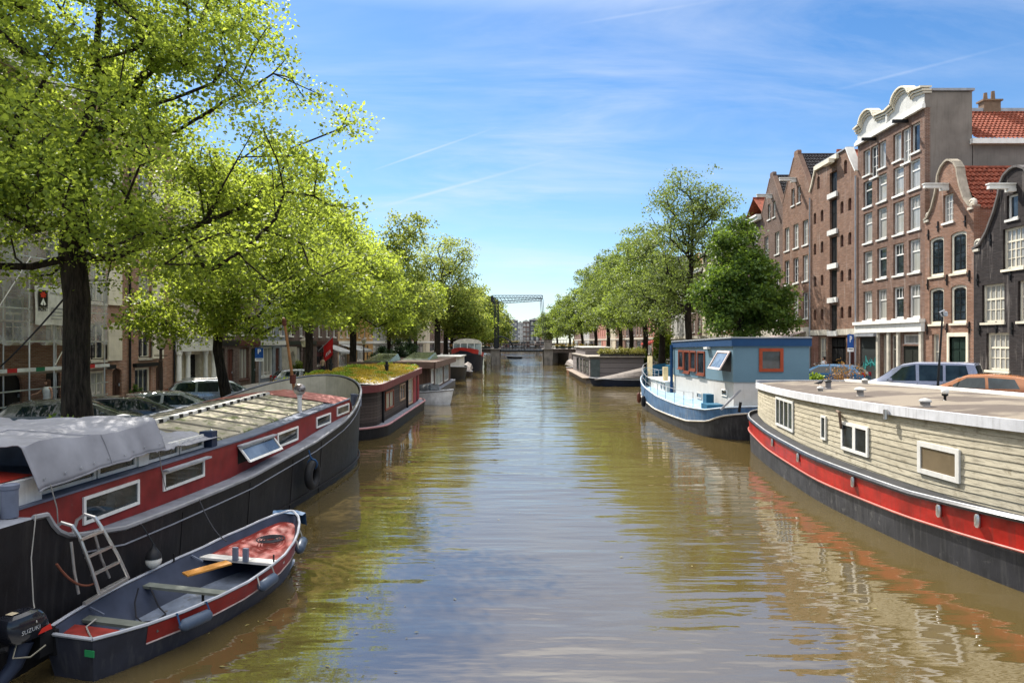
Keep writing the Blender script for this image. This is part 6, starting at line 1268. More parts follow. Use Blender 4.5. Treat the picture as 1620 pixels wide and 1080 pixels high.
# ------------------------------------------------------------------ lift bridge
STEELD = mat('bridge_steel', (.025, .028, .032), .5, var=.3, rv=0); GRAN = mat('granite', (.26, .24, .22), .85, var=.25, scale=1.5, streak=.5, bump=.3, rv=0)
lb = thing('lift_bridge', 'steel lift bridge with one tall post and a lattice balance beam', 'bridge')
for x0, x1, zt in ((-4.35, -2.75, 2.75), (5.1, 6.7, 2.75)): MB().box(x0, x1, 121.5, 129, -.5, zt).box(x0 - .12, x1 + .12, 121.3, 129.2, zt, zt + .18).box(x0 + .2, x0 + .5, 121.2, 121.5, 0, 1.5).box(x1 - .5, x1 - .2, 121.2, 121.5, 0, 1.5).build('pier', GRAN, lb)
MB().box(5.2, 6.5, 121.6, 123, 2.93, 4.25).box(5.05, 6.65, 121.5, 123.1, 4.25, 4.4).build('pylon', GRAN, lb)
MB().box(-2.75, 5.1, 121.8, 128.6, 2.35, 2.72).build('deck', STEELD, lb)
for xa, xb in ((-12.2, -4.35), (6.7, 14.6)): MB().box(xa, xb, 121.6, 128.8, 2.2, 2.85).build('approach_span', mat('span_brown', (.12, .1, .09), .8, rv=0), lb)
def lattice(p, q, dpt0, dpt1, n, wd=.13, t=.1):
    """two chords and crossing laces"""
    p, q = Vector(p), Vector(q); mb = MB(); vert = abs((q - p).normalized().z) > .7; off = Vector((1, 0, 0)) if vert else Vector((0, 0, 1))
    a0, a1, b0, b1 = p - off * dpt0 / 2, p + off * dpt0 / 2, q - off * dpt1 / 2, q + off * dpt1 / 2
    mb.bar(a0, b0, wd, wd); mb.bar(a1, b1, wd, wd)
    for i in range(n):
        s0, s1 = i / n, (i + 1) / n; mb.bar(a0.lerp(b0, s0), a1.lerp(b1, s1), t * .7, t * .7); mb.bar(a1.lerp(b1, s0), a0.lerp(b0, s1), t * .6, t * .6)
    mb.bar(a0, a1, wd); mb.bar(b0, b1, wd); return mb
for y in (122.2, 128.2):
    lattice((-3.4, y, 2.9), (-3.4, y, 11.7), .7, .55, 13, .13, .1).box(-3.7, -3.1, y - .15, y + .15, 2.9, 4.6).build('post', STEELD, lb)
    lattice((-4.2, y + .35, 11.85), (4.9, y + .35, 12.15), 1.2, .6, 14, .12, .09).build('balance_beam', STEELD, lb)
    for dx in (0, .28): MB().tube([(4.7 + dx, y + .35, 11.9), (5.3 + dx, y + .2, 4.4)], .05, 5).build('tie_rod', STEELD, lb)
    MB().tube([(-3.0 + 2.6 * math.sin(math.pi / 2 * i / 10), y, 2.9 + 2.2 * math.cos(math.pi / 2 * i / 10)) for i in range(11)], .13, 6).build('brace', STEELD, lb)
MB().box(-4.4, -3.9, 122.2, 128.4, 11.3, 12.3).build('counterweight', STEELD, lb)
rl_ = MB()
for xa, xb in ((-12.2, -4.3), (-2.7, 5.0), (6.7, 14.6)):
    for y in (121.9, 128.5):
        r_ = MB(); r_.bar((xa, y, 3.85), (xb, y, 3.85), .09); r_.bar((xa, y, 3.2), (xb, y, 3.2), .05); x = xa
        while x <= xb: r_.bar((x, y, 2.72), (x, y, 3.85), .06); x += .55
        r_.build('railing', STEELD, lb)
fb = thing('low_bridge', 'low fixed bridge with railings beyond the lift bridge', 'bridge')
MB().box(-13, 15, 198, 207, 3.05, 3.5).build('deck', mat('span_brown_far', (.16, .13, .12), .8), fb)
for x in (-12.5, -5.5, 6.5, 14): MB().box(x - .35, x + .35, 198.2, 206.8, -.5, 3.05).build('pier', GRAN, fb)
r_ = MB(); r_.bar((-13, 198, 4.6), (15, 198, 4.6), .12); x = -13
while x < 15: r_.bar((x, 198, 3.5), (x, 198, 4.6), .09); x += .9
r_.build('railing', STEELD, fb)
for i, (x0, y_, z_, c, lab) in enumerate(((-11.5, 121.4, 3.0, (.45, .2, .05), 'orange flower boxes on the shaded bridge approach'), (7.2, 121.4, 3.0, (.4, .3, .05), 'yellow flower boxes on the sunny bridge approach'), (-6, 197.6, 3.7, (.42, .36, .1), 'pale flower boxes along the far low bridge'))):
    rsb = np.random.RandomState(60 + i); cb = np.array([(x0 + rsb.uniform(0, 7), y_, z_ + rsb.uniform(.3, .7)) for _ in range(60)]); t = thing('flower_box', lab, 'flower box')
    MB().box(x0, x0 + 7, y_ - .15, y_ + .15, z_, z_ + .3).build('box', DGREEN, t); o = bpy.data.objects.new('flowers', leaves_mesh('flowers', cb, rsb.random(60), 22, .25, .14, leafmat('flower_%d' % i, scl(c, .5), c, c, .3), rsb, .8, 0)); COL.objects.link(o); o.parent = t; o['kind'] = 'stuff'
# ------------------------------------------------------------------ cars
CARGLASS = glass('car_glass', (.008, .014, .016), (.03, .04, .04), .3, .02, .5)
RIM = mat('wheel_rim', (.4, .4, .42), .3, metal=.8); TAIL = mat('tail_light_red', (.4, .01, .012), .15, coat=.6); HEAD = mat('head_light', (.6, .62, .65), .1, coat=.8)
class Car:
    def __init__(s, lab, loc, rz, paint, L_, W_, top, belt, tum=.17, group='cars parked nose to the canal'):
        s.L, s.W, s.top, s.belt, s.tum = L_, W_ / 2, top, belt, tum
        s.t = thing('parked_car', lab, 'car', loc, rz, group); s.paint = paint
        ys = sorted(set([y for y, z in top] + [L_ * (i / 28 - .5) for i in range(29)])); rows = []
        for y in ys: h = s.sec(y); rows.append([(-x, y, z) for x, z in h[::-1]] + [(x, y, z) for x, z in h[1:]] if False else [(-x, y, z) for x, z in h] + [(x, y, z) for x, z in h[::-1][1:]])
        mb = MB().grid(rows); mb.add(rows[0], [tuple(range(len(rows[0])))]); mb.add(rows[-1], [tuple(range(len(rows[-1])))])
        s.body = mb.build('body', paint, s.t, smooth=32)
        for y in (-L_ * .31, L_ * .31):
            for sx in (-1, 1):
                x = sx * (s.wid(y) - .1)
                MB().lathe([(.01, -.02), (.36, -.02), (.36, .02), (.01, .02)], (sx * (s.wid(y) + .002), y, .33), 24, 'x').build('wheel_arch', RUBBER, s.t)
                w_ = MB().torus((x + sx * .03, y, .31), .235, .085, 'x', 24, 10, 1.15).build('wheel', RUBBER, s.t, smooth=True)
                rm = MB().lathe([(.2, -.05), (.2, .03), (.17, .05), (.05, .03), (.02, .05)], (x + sx * .06, y, .31), 18, 'x'); rm.build('rim', RIM, w_)
    def wid(s, y): u = abs(y) / (s.L / 2); return s.W * (1 - .16 * u ** 5 - .04 * u ** 2)
    def tz(s, y): return interp([p[0] for p in s.top], [p[1] for p in s.top], y)
    def bz(s, y): return min(interp([p[0] for p in s.belt], [p[1] for p in s.belt], y), s.tz(y) - .03)
    def sec(s, y):
        w_, tz, bz = s.wid(y), s.tz(y), s.bz(y); g = max(0, tz - bz - .05); wr = w_ - .03 - s.tum * min(1, g / .45) * 1.0 - .02
        return [(w_ * .9, .2), (w_ * .985, .3), (w_, .45), (w_, lerp(.45, bz, .7)), (w_ * .975, bz), (lerp(w_ * .97, wr, .5), lerp(bz, tz - .05, .5)), (wr, tz - .055), (wr * .9, tz - .02), (wr * .55, tz - .002), (0, tz + .006)]
    def sidex(s, y, z):
        h = s.sec(y); zs = [p[1] for p in h[3:8]]; xs = [p[0] for p in h[3:8]]; return interp(zs, xs, z)
    def sidewin(s, q, name='side_window'):
        for sx in (-1, 1):
            rows = []
            for j in range(5):
                row = []
                for i in range(7):
                    a = Vector(q[0]).lerp(Vector(q[1]), i / 6); b = Vector(q[3]).lerp(Vector(q[2]), i / 6); p = a.lerp(b, j / 4); row.append((sx * (s.sidex(p.x, p.y) + .008), p.x, p.y))
                rows.append(row)
            MB().grid(rows).build(name, CARGLASS, s.t, smooth=True)
    def screen(s, y0, y1, name):
        rows = []
        for i in range(7):
            y = lerp(y0, y1, i / 6); h = s.sec(y)[6:]; h = [(x * .97, z) for x, z in h]; up = .008
            rows.append([(-x, y + (up if name == 'windscreen' else -up), z + up) for x, z in h] + [(x, y + (up if name == 'windscreen' else -up), z + up) for x, z in h[::-1][1:]])
        MB().grid(rows).build(name, CARGLASS, s.t, smooth=True)
    def details(s, tail=.8, mirror_y=.6, strip=None, tailh=.3):
        L2 = s.L / 2
        for sx in (-1, 1):
            MB().add([(sx * (s.wid(-L2 * .985) * .97 + .012), -L2 * .93, tail - .1), (sx * (s.wid(-L2) * .95 + .01), -L2 - .012, tail - .1), (sx * s.wid(-L2) * .62, -L2 - .016, tail - .06), (sx * s.wid(-L2) * .62, -L2 - .016, tail + .04), (sx * (s.wid(-L2) * .95 + .01), -L2 - .012, tail + tailh * .4), (sx * (s.wid(-L2 * .985) * .97 + .012), -L2 * .93, tail + tailh * .5)], [(0, 1, 4, 5), (1, 2, 3, 4)]).build('tail_light', TAIL, s.t)
            MB().add([(sx * (s.wid(L2) * .98), L2 * .985 + .02, .62), (sx * s.wid(L2) * .55, L2 + .02, .6), (sx * s.wid(L2) * .55, L2 + .015, .72), (sx * (s.wid(L2) * .98), L2 * .96 + .03, .76)], [(0, 1, 2, 3)]).build('headlight', HEAD, s.t)
            m = MB(); z = s.bz(mirror_y) + .09; x = s.wid(mirror_y); m.lathe([(.02, -.1), (.075, -.08), (.085, .02), (.06, .08), (.02, .1)], (sx * (x + .1), mirror_y, z), 10, 'x').build('wing_mirror', s.paint, s.t, smooth=True)
            for yy in (mirror_y + .12, mirror_y - 1.0, mirror_y - 1.95):
                if yy > -L2 * .72: MB().tube([(sx * (s.sidex(yy, z) if z > s.bz(yy) - .3 else s.wid(yy)) + sx * .002, yy, z) for z in (.36, .5, .62, s.bz(yy) - .02)], .007, 4).build('door_seam', RUBBER, s.t)
            for yy in (mirror_y - .75, mirror_y - 1.65):
                if yy > -L2 * .75: MB().bar((sx * (s.wid(yy) + .012), yy - .09, s.bz(yy) - .12), (sx * (s.wid(yy) + .012), yy + .09, s.bz(yy) - .12), .025, .03).build('door_handle', s.paint, s.t)
        MB().box(-.26, .26, -L2 - .03, -L2 - .018, .52, .63).build('number_plate', mat('plate_yellow', (.6, .45, .03), .5), s.t)
def paint(name, c, metal=.0): return mat(name, c, .25, metal=metal, var=.06, coat=1.0, rv=0, spots=None)
def hatch(lab, loc, rz, p, L_=4.1, W_=1.74, H=1.46, g='cars parked nose to the canal'):
    k = L_ / 4.1; top = [(y * k, z * H / 1.46) for y, z in ((-2.05, .6), (-2.03, .92), (-1.86, 1.06), (-1.55, 1.36), (-1.1, 1.43), (-.4, 1.46), (.25, 1.42), (.6, 1.3), (1.25, .99), (1.75, .86), (2.0, .72), (2.05, .5))]
    c = Car(lab, loc, rz, p, L_, W_, top, [(-2.05 * k, .98), (0, .93), (1.2 * k, .9)], group=g)
    r = H / 1.46; c.sidewin([(-.35 * k, .97), (.92 * k, .95), (.28 * k, 1.3 * r), (-.3 * k, 1.33 * r)]); c.sidewin([(-1.4 * k, 1.0), (-.45 * k, .97), (-.4 * k, 1.33 * r), (-1.22 * k, 1.29 * r)])
    c.screen(.42 * k, 1.18 * k, 'windscreen'); c.screen(-1.84 * k, -1.58 * k, 'rear_window'); c.details(.9 * r, .75 * k); return c
G1 = paint('paint_olive_grey', (.07, .075, .06), .3); G2 = paint('paint_graphite', (.035, .037, .04), .3); G3 = paint('paint_silver', (.34, .35, .37), .55); G4 = paint('paint_silver_blue', (.36, .39, .43), .5)
c = hatch('dark olive coupe-backed car with a wide red tail light strip by the great tree', (-14.7, 22.8, SL), -R(62), G1, 4.5, 1.82, 1.46)
MB().add([(-.85, -2.27, .95), (.85, -2.27, .95), (.85, -2.22, 1.02), (-.85, -2.22, 1.02)], [(0, 1, 2, 3)]).build('tail_light_strip', TAIL, c.t)
hatch('dark grey car wedged between the olive car and the silver hatchback', (-13.9, 24.6, SL), -R(62), G2, 4.2, 1.76, 1.42)
hatch('silver hatchback with dark glass in front of the street lantern', (-13.25, 26.4, SL), -R(62), G3, 4.1, 1.74, 1.47)
def estate(lab, loc, rz, p, L_, W_, H, van=False):
    if van: top = [(-2.2, .6), (-2.19, 1.0), (-2.12, 1.5), (-2.02, H - .04), (-1.5, H), (.1, H - .02), (.55, H - .1), (.95, H - .3), (1.5, 1.12), (1.95, .98), (2.17, .8), (2.2, .5)]
    else: top = [(-2.3, .6), (-2.28, .98), (-2.2, 1.1), (-1.85, H - .12), (-1.5, H - .03), (-.6, H), (.2, H - .03), (.55, H - .13), (1.25, 1.05), (1.9, .92), (2.25, .75), (2.3, .5)]
    c = Car(lab, loc, rz, p, L_, W_, top, [(-2.3, 1.05), (0, 1.0), (1.2, .95)], .12 if van else .17)
    zt = H - .13
    c.sidewin([(.0, 1.05), (1.15, 1.02), (.55, zt - (.12 if van else .06)), (.05, zt)]); c.sidewin([(-.98, 1.07), (-.12, 1.05), (-.08, zt), (-.95, zt)]); c.sidewin([(-1.92, 1.1), (-1.08, 1.07), (-1.05, zt), (-1.75, zt)])
    c.screen(.62, 1.35, 'windscreen'); c.screen(-2.17, -1.92, 'rear_window') if not van else c.screen(-2.15, -2.05, 'rear_window'); c.details(1.0, .95); return c
c = estate('silver estate car with roof rails behind the leaning tree trunk', (-13.95, 32.2, SL), -R(62), G4, 4.6, 1.78, 1.6)
for sx in (-1, 1): MB().tube([(sx * .58, -1.6, 1.58), (sx * .58, -1.3, 1.64), (sx * .58, .0, 1.64), (sx * .58, .25, 1.56)], .02, 6).build('roof_rail', ALU, c.t)
estate('pale lilac-grey van parked behind the clapboard houseboat roof', (17.5, 29.4, SR), R(46), paint('paint_lilac_grey', (.3, .32, .4), .2), 4.4, 1.8, 1.85, True)
hatch('copper orange small car before the near-black gable house', (17.6, 25.9, SR), R(46), paint('paint_copper', (.36, .13, .04), .2), 4.0, 1.72, 1.5)
hatch('blue car parked by the parking sign', (17.6, 38.4, SR), R(48), paint('paint_blue', (.02, .1, .2), .2), 4.1, 1.74, 1.46)
# ------------------------------------------------------------------ street furniture
IRON = mat('cast_iron', (.06, .04, .03), .55, var=.3); LGL = glass('lantern_glass', (.3, .25, .16), (.5, .42, .28), .5, .15, .4)
def lantern(lab, x, y, z, h_=3.95):
    t = thing('street_lantern', lab, 'street lamp', (x, y, z), 0, 'old street lanterns'); k = h_ / 3.95
    MB().lathe([(.2, 0), (.2, .3), (.13, .36), (.12, .9), (.09, 1.0), (.075, 2.4), (.1, 2.45), (.06, 2.5), (.06, 2.95 * k), (.14, 3.0 * k), (.16, 3.04 * k)], n=12).bar((-.3, 0, 2.7 * k), (.3, 0, 2.7 * k), .04).build('post', IRON, t, smooth=30)
    lm = MB().lathe([(.14, 3.05 * k), (.24, 3.5 * k), (.24, 3.52 * k)], n=6).build('lantern', LGL, t)
    MB().lathe([(.31, 3.52 * k), (.3, 3.56 * k), (.14, 3.72 * k), (.1, 3.8 * k), (.03, 3.84 * k), (.03, 3.95 * k)], n=12).build('cap', mat('lantern_cap', (.35, .3, .25), .4), lm)
lantern('ornate lantern post before the brick warehouses, nearest of the old lanterns', -16.3, 31.4, SL); lantern('lantern post near the stone arch and red flag', -16.1, 52, SL, 3.8); lantern('lantern post in front of the grey awning', -16.1, 72.6, SL, 3.9)
t = thing('lamp_post', 'thin black leaning lamp post in front of the lilac-grey van', 'lamp post', (15.6, 25.3, SR)); MB().tube([(0, 0, 0), (.1, 0, 1.6), (.24, 0, 3.7)], [.05, .042, .032], 8).build('pole', BLACKP, t, smooth=True); MB().tube([(.24, 0, 3.6), (.12, -.02, 3.78), (.3, -.02, 3.86)], .03, 6).lathe([(.02, -.12), (.07, -.1), (.07, .04), (.02, .08)], (.34, -.02, 3.74), 8).build('lamp_head', LEAD, t)
SIGNB = mat('sign_blue', (.015, .08, .3), .4, rv=0); SIGNW = mat('sign_white', (.75, .75, .73), .5, rv=0)
def psign(lab, x, y, z, rz, zc):
    t = thing('parking_sign', lab, 'sign', (x, y, z), rz, 'blue parking signs'); MB().tube([(0, .03, 0), (0, .03, zc + .5)], .03, 8).build('pole', LEAD, t)
    p = MB().box(-.25, .25, -.02, -.002, zc - .2, zc + .45).build('plate', SIGNB, t, bevel=0); mb = MB(); text_mb(mb, 'P', .42, lambda u, v: (u, -.024, zc + .2 + v), .008); mb.build('lettering', SIGNW, p)
    MB().box(-.25, .25, -.02, -.002, zc - .4, zc - .21).build('lower_plate', SIGNW, t); MB().box(-.18, .18, -.024, -.021, zc - .3, zc - .26).build('printed_line', BLACKP, t)
psign('blue parking sign on a grey pole by the blue car', 16.4, 33.4, SR, R(32), 2.6); psign('blue parking sign in front of the shop with pale pilasters', -16.2, 43.2, SL, R(20), 2.5)
t = thing('round_sign', 'round orange sign with brown centre on a pole by the elms', 'sign', (18.6, 87, SR)); MB().tube([(0, .05, 0), (0, .05, 3.2)], .04, 6).build('pole', LEAD, t); MB().lathe([(.4, -.03), (.4, .0), (.02, .001)], (0, 0, 2.85), 20, 'y').build('disc', mat('sign_orange', (.75, .24, .015), .5), t); MB().lathe([(.16, -.05), (.16, -.035)], (0, 0, 2.85), 14, 'y').build('emblem', mat('sign_brown', (.1, .03, .01), .6), t)
def awning(lab, x0, y0, y1, z, d, m, nm='awning'):
    t = thing(nm, lab, 'awning', (0, 0, 0)); o = MB().add([(x0, y0, z + .7), (x0, y1, z + .7), (x0 + d, y1, z), (x0 + d, y0, z), (x0 + d, y0, z - .22), (x0 + d, y1, z - .22)], [(0, 1, 2, 3), (3, 2, 5, 4)]).build('canvas', m, t); o.modifiers.new('t', 'SOLIDIFY').thickness = .02
    MB().tube([(x0, y0 + .1, z + .1), (x0 + d, y0 + .1, z)], .02, 5).tube([(x0, y1 - .1, z + .1), (x0 + d, y1 - .1, z)], .02, 5).build('arm', LEAD, t)
awning('grey awning over the shop of the tan fronted house', XL + .0, 78, 85, 3.15, 2.2, mat('awning_grey', (.45, .45, .44), .8)); awning('grey awning half hidden by the dark elm trunk', XL, 70.5, 75.5, 3.1, 2.0, MATS['awning_grey'])
awning('red terrace awning on the sunny quay', XR, 100, 108, 3.9, -2.6, mat('awning_red', (.5, .05, .03), .7)); awning('taupe awning behind the blue wheelhouse roof', XR, 52.5, 57, 4.3, -2.2, mat('awning_taupe', (.25, .2, .18), .8))
t = thing('flag', 'red flag with white lettering hanging from the brown brick house', 'flag', (XL, 69.4, SL)); MB().tube([(0, 0, 2.4), (1.6, -.2, 3.9)], .03, 6).build('pole', LEAD, t)
fl = MB().grid([[(lerp(.55, 1.5, i / 6), -.1 + .06 * math.sin(i * 1.3 + j * .5), lerp(2.95, 3.8, i / 6) - j * .3 - .02 * math.sin(i * 2)) for i in range(7)] for j in range(7)]).build('cloth', mat('flag_red', (.42, .015, .015), .7), t, smooth=True)
mb = MB(); text_mb(mb, 'AVA', .5, lambda u, v: (1.05 + u * .55, -.19, 2.15 + u * .45 + v), .01); mb.build('lettering', SIGNW, fl)
t = thing('flag', 'dark red banner hung upright on the sunny quay', 'flag', (XR - 1.2, 101, SR)); MB().tube([(0, 0, 3), (1.2, 0, 5.6)], .03, 6).build('pole', LEAD, t); MB().grid([[(.0 + .9 * i / 3, .04 * math.sin(i), 5.4 - 2.2 * j / 4) for i in range(4)] for j in range(5)]).build('cloth', MATS['flag_red'], t)
t = thing('stone_arch', 'weathered stone garden arch beside the lantern', 'arch', (-18.4, 55.5, SL)); MB().poly([(-1.1, 0), (-.65, 0)] + [(-.65 * math.cos(math.pi * i / 10), 1.9 + .65 * math.sin(math.pi * i / 10)) for i in range(11)] + [(.65, 0), (1.1, 0), (1.1, 2.9), (-1.1, 2.9)], (), lambda u, v, w_: (.3 - w_, u, v), .5).build('arch_stone', STONE, t)
bush('climbing_shrub', 'yellow-green climbing shrub under the stone arch', (-18.0, 56.5, SL), .6, 2.0, 40, 50, .13, LEAF_M, 71, 'shrub')
# scaffolding
sf = thing('scaffolding', 'aluminium scaffolding with white netting over the brick house', 'scaffolding', (XL, 0, SL))
for y in (22.4, 24.6, 26.2, 27.6, 29.2, 31.0):
    for x in (.35, 1.35): MB().tube([(x, y, 0), (x, y, 11)], .035, 6).build('pole', ALU, sf)
RBAND = mat('tape_red', (.45, .03, .03), .6); GBAND = mat('tape_green', (.02, .14, .07), .6)
for z in (.95, 1.5, 3.35, 4.6, 6.6, 8.6): MB().tube([(1.38, 22.2, z), (1.38, 31.2, z)], .03, 6).build('ledger', ALU, sf)
MB().box(1.42, 1.47, 22.2, 31.2, 2.2, 2.34).build('toe_board', mat('toe_board_white', (.6, .6, .58), .6), sf)
for y, m in ((24.9, RBAND), (26.4, GBAND), (28.7, GBAND), (29.6, RBAND)): MB().box(1.471, 1.476, y, y + .5, 2.19, 2.35).build('tape_band', m, sf)
for z in (2.15, 4.15, 6.15, 8.15): MB().box(.3, 1.35, 22.2, 31.2, z - .06, z).build('platform', mat('platform_ply', (.25, .2, .15), .8), sf)
for y0, y1, z in ((24.6, 26.2, 4.6), (27.6, 29.2, 2.4), (29.2, 27.6, 2.4)): MB().tube([(1.4, y0, z), (1.4, y1, z + 2)], .024, 6).build('brace', ALU, sf)
def netmat():
    m, nt, out = _new('debris_net'); L = nt.links.new
    d = N(nt, 'ShaderNodeBsdfDiffuse'); d.inputs[0].default_value = (.75, .75, .76, 1); tp = N(nt, 'ShaderNodeBsdfTransparent'); mx = N(nt, 'ShaderNodeMixShader')
    L(ramp(nt, noise(nt, coord(nt), 1.2, 4), .3, .7, (.12,) * 3, (.42,) * 3), mx.inputs[0]); L(tp.outputs[0], mx.inputs[1]); L(d.outputs[0], mx.inputs[2]); L(mx.outputs[0], out.inputs[0]); return m
MB().grid([[(1.43 + .05 * mn.noise(Vector((i * .3, j * .5, 0))), lerp(22.2, 31.1, i / 40), lerp(3.25 + .07 * math.sin(i * 1.4), 11, j / 20)) for i in range(41)] for j in range(21)]).build('netting', netmat(), sf, smooth=True)
bn = thing('banner', 'white company banner with red and black tulip emblem on the netting', 'banner', (XL + 1.52, 27.15, SL - .25))
BW, BH = 1.75, 1.55
MB().grid([[(.02 * math.sin(i * .9 + j), lerp(-BW / 2, BW / 2, i / 8), 4.25 + BH * j / 5 - .02 * math.sin(i)) for i in range(9)] for j in range(6)]).build('sheet', mat('banner_white', (.62, .6, .58), .7), bn, smooth=True)
MB().box(.026, .03, -.72, -.2, 4.95, 5.6).build('emblem_field', BLACKP, bn)
MB().add([(.034, -.46 + .2 * math.sin(a) * (1 if k % 2 else .55), 5.42 + .15 * math.cos(a) * (1 if k % 2 else .6)) for k, a in enumerate([2 * math.pi * i / 14 for i in range(14)])], [tuple(range(14))]).build('red_tulip', mat('tulip_red', (.55, .04, .02), .6), bn)
MB().add([(.034, -.46, 5.3), (.034, -.62, 5.05), (.034, -.5, 5.0), (.034, -.46, 5.15), (.034, -.42, 5.0), (.034, -.3, 5.05)], [(0, 1, 2, 3), (0, 3, 4, 5)]).build('white_leaf', SIGNW, bn)
mb = MB(); text_mb(mb, 'BONT', .2, lambda u, v: (.03, -.46 + u, 4.85 + v), .006); mb.build('lettering', BLACKP, bn)
for k in range(4): MB().box(.026, .03, .0, .75 - .12 * (k % 2), 4.9 - .14 * k, 4.94 - .14 * k).build('printed_line', mat('print_grey', (.3, .3, .3), .7), bn)
MB().box(.026, .03, -.05, .8, 5.5, 5.56).build('printed_line', MATS['print_grey'], bn)
rope_ = MB().tube(sag((-12.85, 20.0, 5.9), (-18.4, 24.4, 3.3), .1), .03, 6).build('cable', ROPED); tag(rope_, 'black cable running from the great tree down to the scaffolding', 'cable')
# bicycles
def bicycle(lab, loc, rz, m, lean=8):
    t = thing('bicycle', lab, 'bicycle', loc, rz, 'bicycles parked on the quays'); t.rotation_euler = (0, R(lean), rz)
    for y in (-.52, .52): w_ = MB().torus((0, y, .34), .315, .022, 'x', 24, 6).build('wheel', RUBBER, t); sp_ = MB(); [sp_.tube([(0, y, .34), (0, y + .3 * math.cos(a), .34 + .3 * math.sin(a))], .004, 3) for a in [2 * math.pi * i / 10 for i in range(10)]]; sp_.build('spokes', ALU, w_)
    MB().tube([(0, -.52, .34), (0, -.1, .3), (0, .38, .82), (0, .52, .34)], .02, 6).tube([(0, -.1, .3), (0, -.22, .88)], .02, 6).tube([(0, -.52, .34), (0, -.2, .78), (0, .36, .74)], .017, 6).tube([(0, .38, .82), (0, .34, 1.02)], .016, 6).build('frame', m, t)
    MB().box(-.08, .08, -.34, -.1, .9, .95).build('saddle', BLACKP, t, bevel=.02); MB().tube([(-.28, .2, 1.05), (-.2, .36, 1.06), (.2, .36, 1.06), (.28, .2, 1.05)], .015, 6).build('handlebar', ALU, t); MB().box(-.07, .07, -.75, -.3, .7, .72).build('luggage_rack', BLACKP, t)
bicycle('red bicycle leaning between the silver hatchback and the estate car', (-13.75, 29.3, SL), R(70), mat('bike_red', (.45, .03, .02), .35))
for i, (x, y, rz, lab) in enumerate(((-13.6, 37.8, 60, 'black bicycle nearest the estate car in the row of bicycles'), (-13.7, 39.0, 75, 'dark bicycle in the middle of the row of bicycles'), (-13.5, 40.2, 55, 'dark bicycle at the end of the row nearest the sedum roof'), (-14.1, 41.2, 80, 'black bicycle last in the row of bicycles'))): bicycle(lab, (x, y, SL), R(rz), BLACKP, 6 + 3 * i)
for i, (x, y, rz, lab) in enumerate(((20.2, 45.4, 30, 'pale bicycle leaning by the blue wheelhouse corner'), (20.6, 44.6, 20, 'dark bicycle by the person in white'))): bicycle(lab, (x, y, SR + .12), R(rz), (WHITE, BLACKP)[i])
bicycle('white city bicycle before the copper orange car', (15.3, 22.6, SR), R(15), WHITE, 4)
for i, (x, y, rz, lab) in enumerate(((14.9, 52, 10, 'dark bicycle by the railing just past the round dark tree'), (14.9, 62, -15, 'bicycle propped between the tall thin-leaved elm and its neighbour'), (15.2, 66, 25, 'pale bicycle nearest the orange round sign side of the elms'), (15.0, 74.5, 5, 'dark bicycle behind the potted bush of the grey houseboat'), (15.1, 93, 12, 'bicycle against the railing among the far elms'))):
    bicycle(lab, (x, y, SR), R(rz), (BLACKP, WHITE)[i % 3 == 2], 7)
hatch('white small car parked past the blue car under the elms', (17.8, 52.5, SR), R(48), paint('paint_white', (.6, .6, .6)), 4.0, 1.72, 1.48); hatch('dark car parked farther under the elms behind the white small car', (17.8, 64, SR), R(48), G2, 4.1, 1.74, 1.46)
hatch('silver car parked in the shade beyond the sedum roof houseboat', (-14.8, 47.5, SL), -R(58), G3, 4.1, 1.74, 1.46); hatch('pale car parked under the very tall elm', (-14.6, 98, SL), -R(55), paint('paint_white', (.6, .6, .6)), 4.2, 1.74, 1.48)
# plants on the quays
YEL = leafmat('leaf_autumn', (.3, .2, .02), (.5, .3, .02), (.5, .4, .03), .35); RUS = leafmat('leaf_russet', (.2, .09, .03), (.3, .16, .05), (.3, .16, .03), .3)
bush('quay_shrub', 'yellow and orange bush under the parking sign', (15.2, 30.2, SR), .62, .95, 60, 45, .09, YEL, 81); bush('quay_shrub', 'tall airy russet shrub behind the yellow bush', (15.6, 32.5, SR), .8, 1.9, 40, 22, .09, RUS, 82)
bush('quay_shrub', 'light green tuft before the blue car', (15.2, 34.4, SR), .55, 1.0, 40, 40, .12, SEDG, 83); bush('quay_shrub', 'green shrub at the rear of the copper orange car', (15.2, 20.6, SR), .45, .85, 40, 40, .1, SEDG, 84); bush('quay_shrub', 'leafy pot plant in front of the copper orange car door', (15.2, 23.4, SR), .35, .8, 30, 30, .1, LEAF_M, 85)
bush('quay_shrub', 'bright leafy shrub beside the barge tarpaulin and mooring bollard', (-11.9, 17.6, SL), .85, 1.25, 70, 45, .13, LEAF_L, 86); bush('quay_shrub', 'dark green potted bush by the grey houseboat', (13.2, 73, .8), 1.1, 2.6, 60, 60, .22, LEAF_D, 87); bush('quay_shrub', 'low ivy clump at the leaning trunk foot', (-12.6, 30.0, SL), .6, .9, 40, 40, .12, LEAF_D, 88)
bush('quay_shrub', 'yellow-green small tree by the round orange sign', (18, 82, SR), 1.5, 4.2, 70, 60, .26, LEAF_L, 89); bush('quay_shrub', 'climbing plant by the warehouse door', (-19.6, 35.2, SL), .3, 1.3, 30, 40, .09, LEAF_D, 90)
t = thing('bollard', 'round-topped grey iron bollard on the quay beside the barge', 'bollard', (-12.0, 20.9, SL)); MB().lathe([(.13, 0), (.12, .95), (.2, .98), (.22, 1.04), (.18, 1.1), (.02, 1.13)], n=14).build('post', LEAD, t, smooth=30); MB().lathe([(.16, 0), (.16, .12)], n=14).build('foot', LEAD, t)
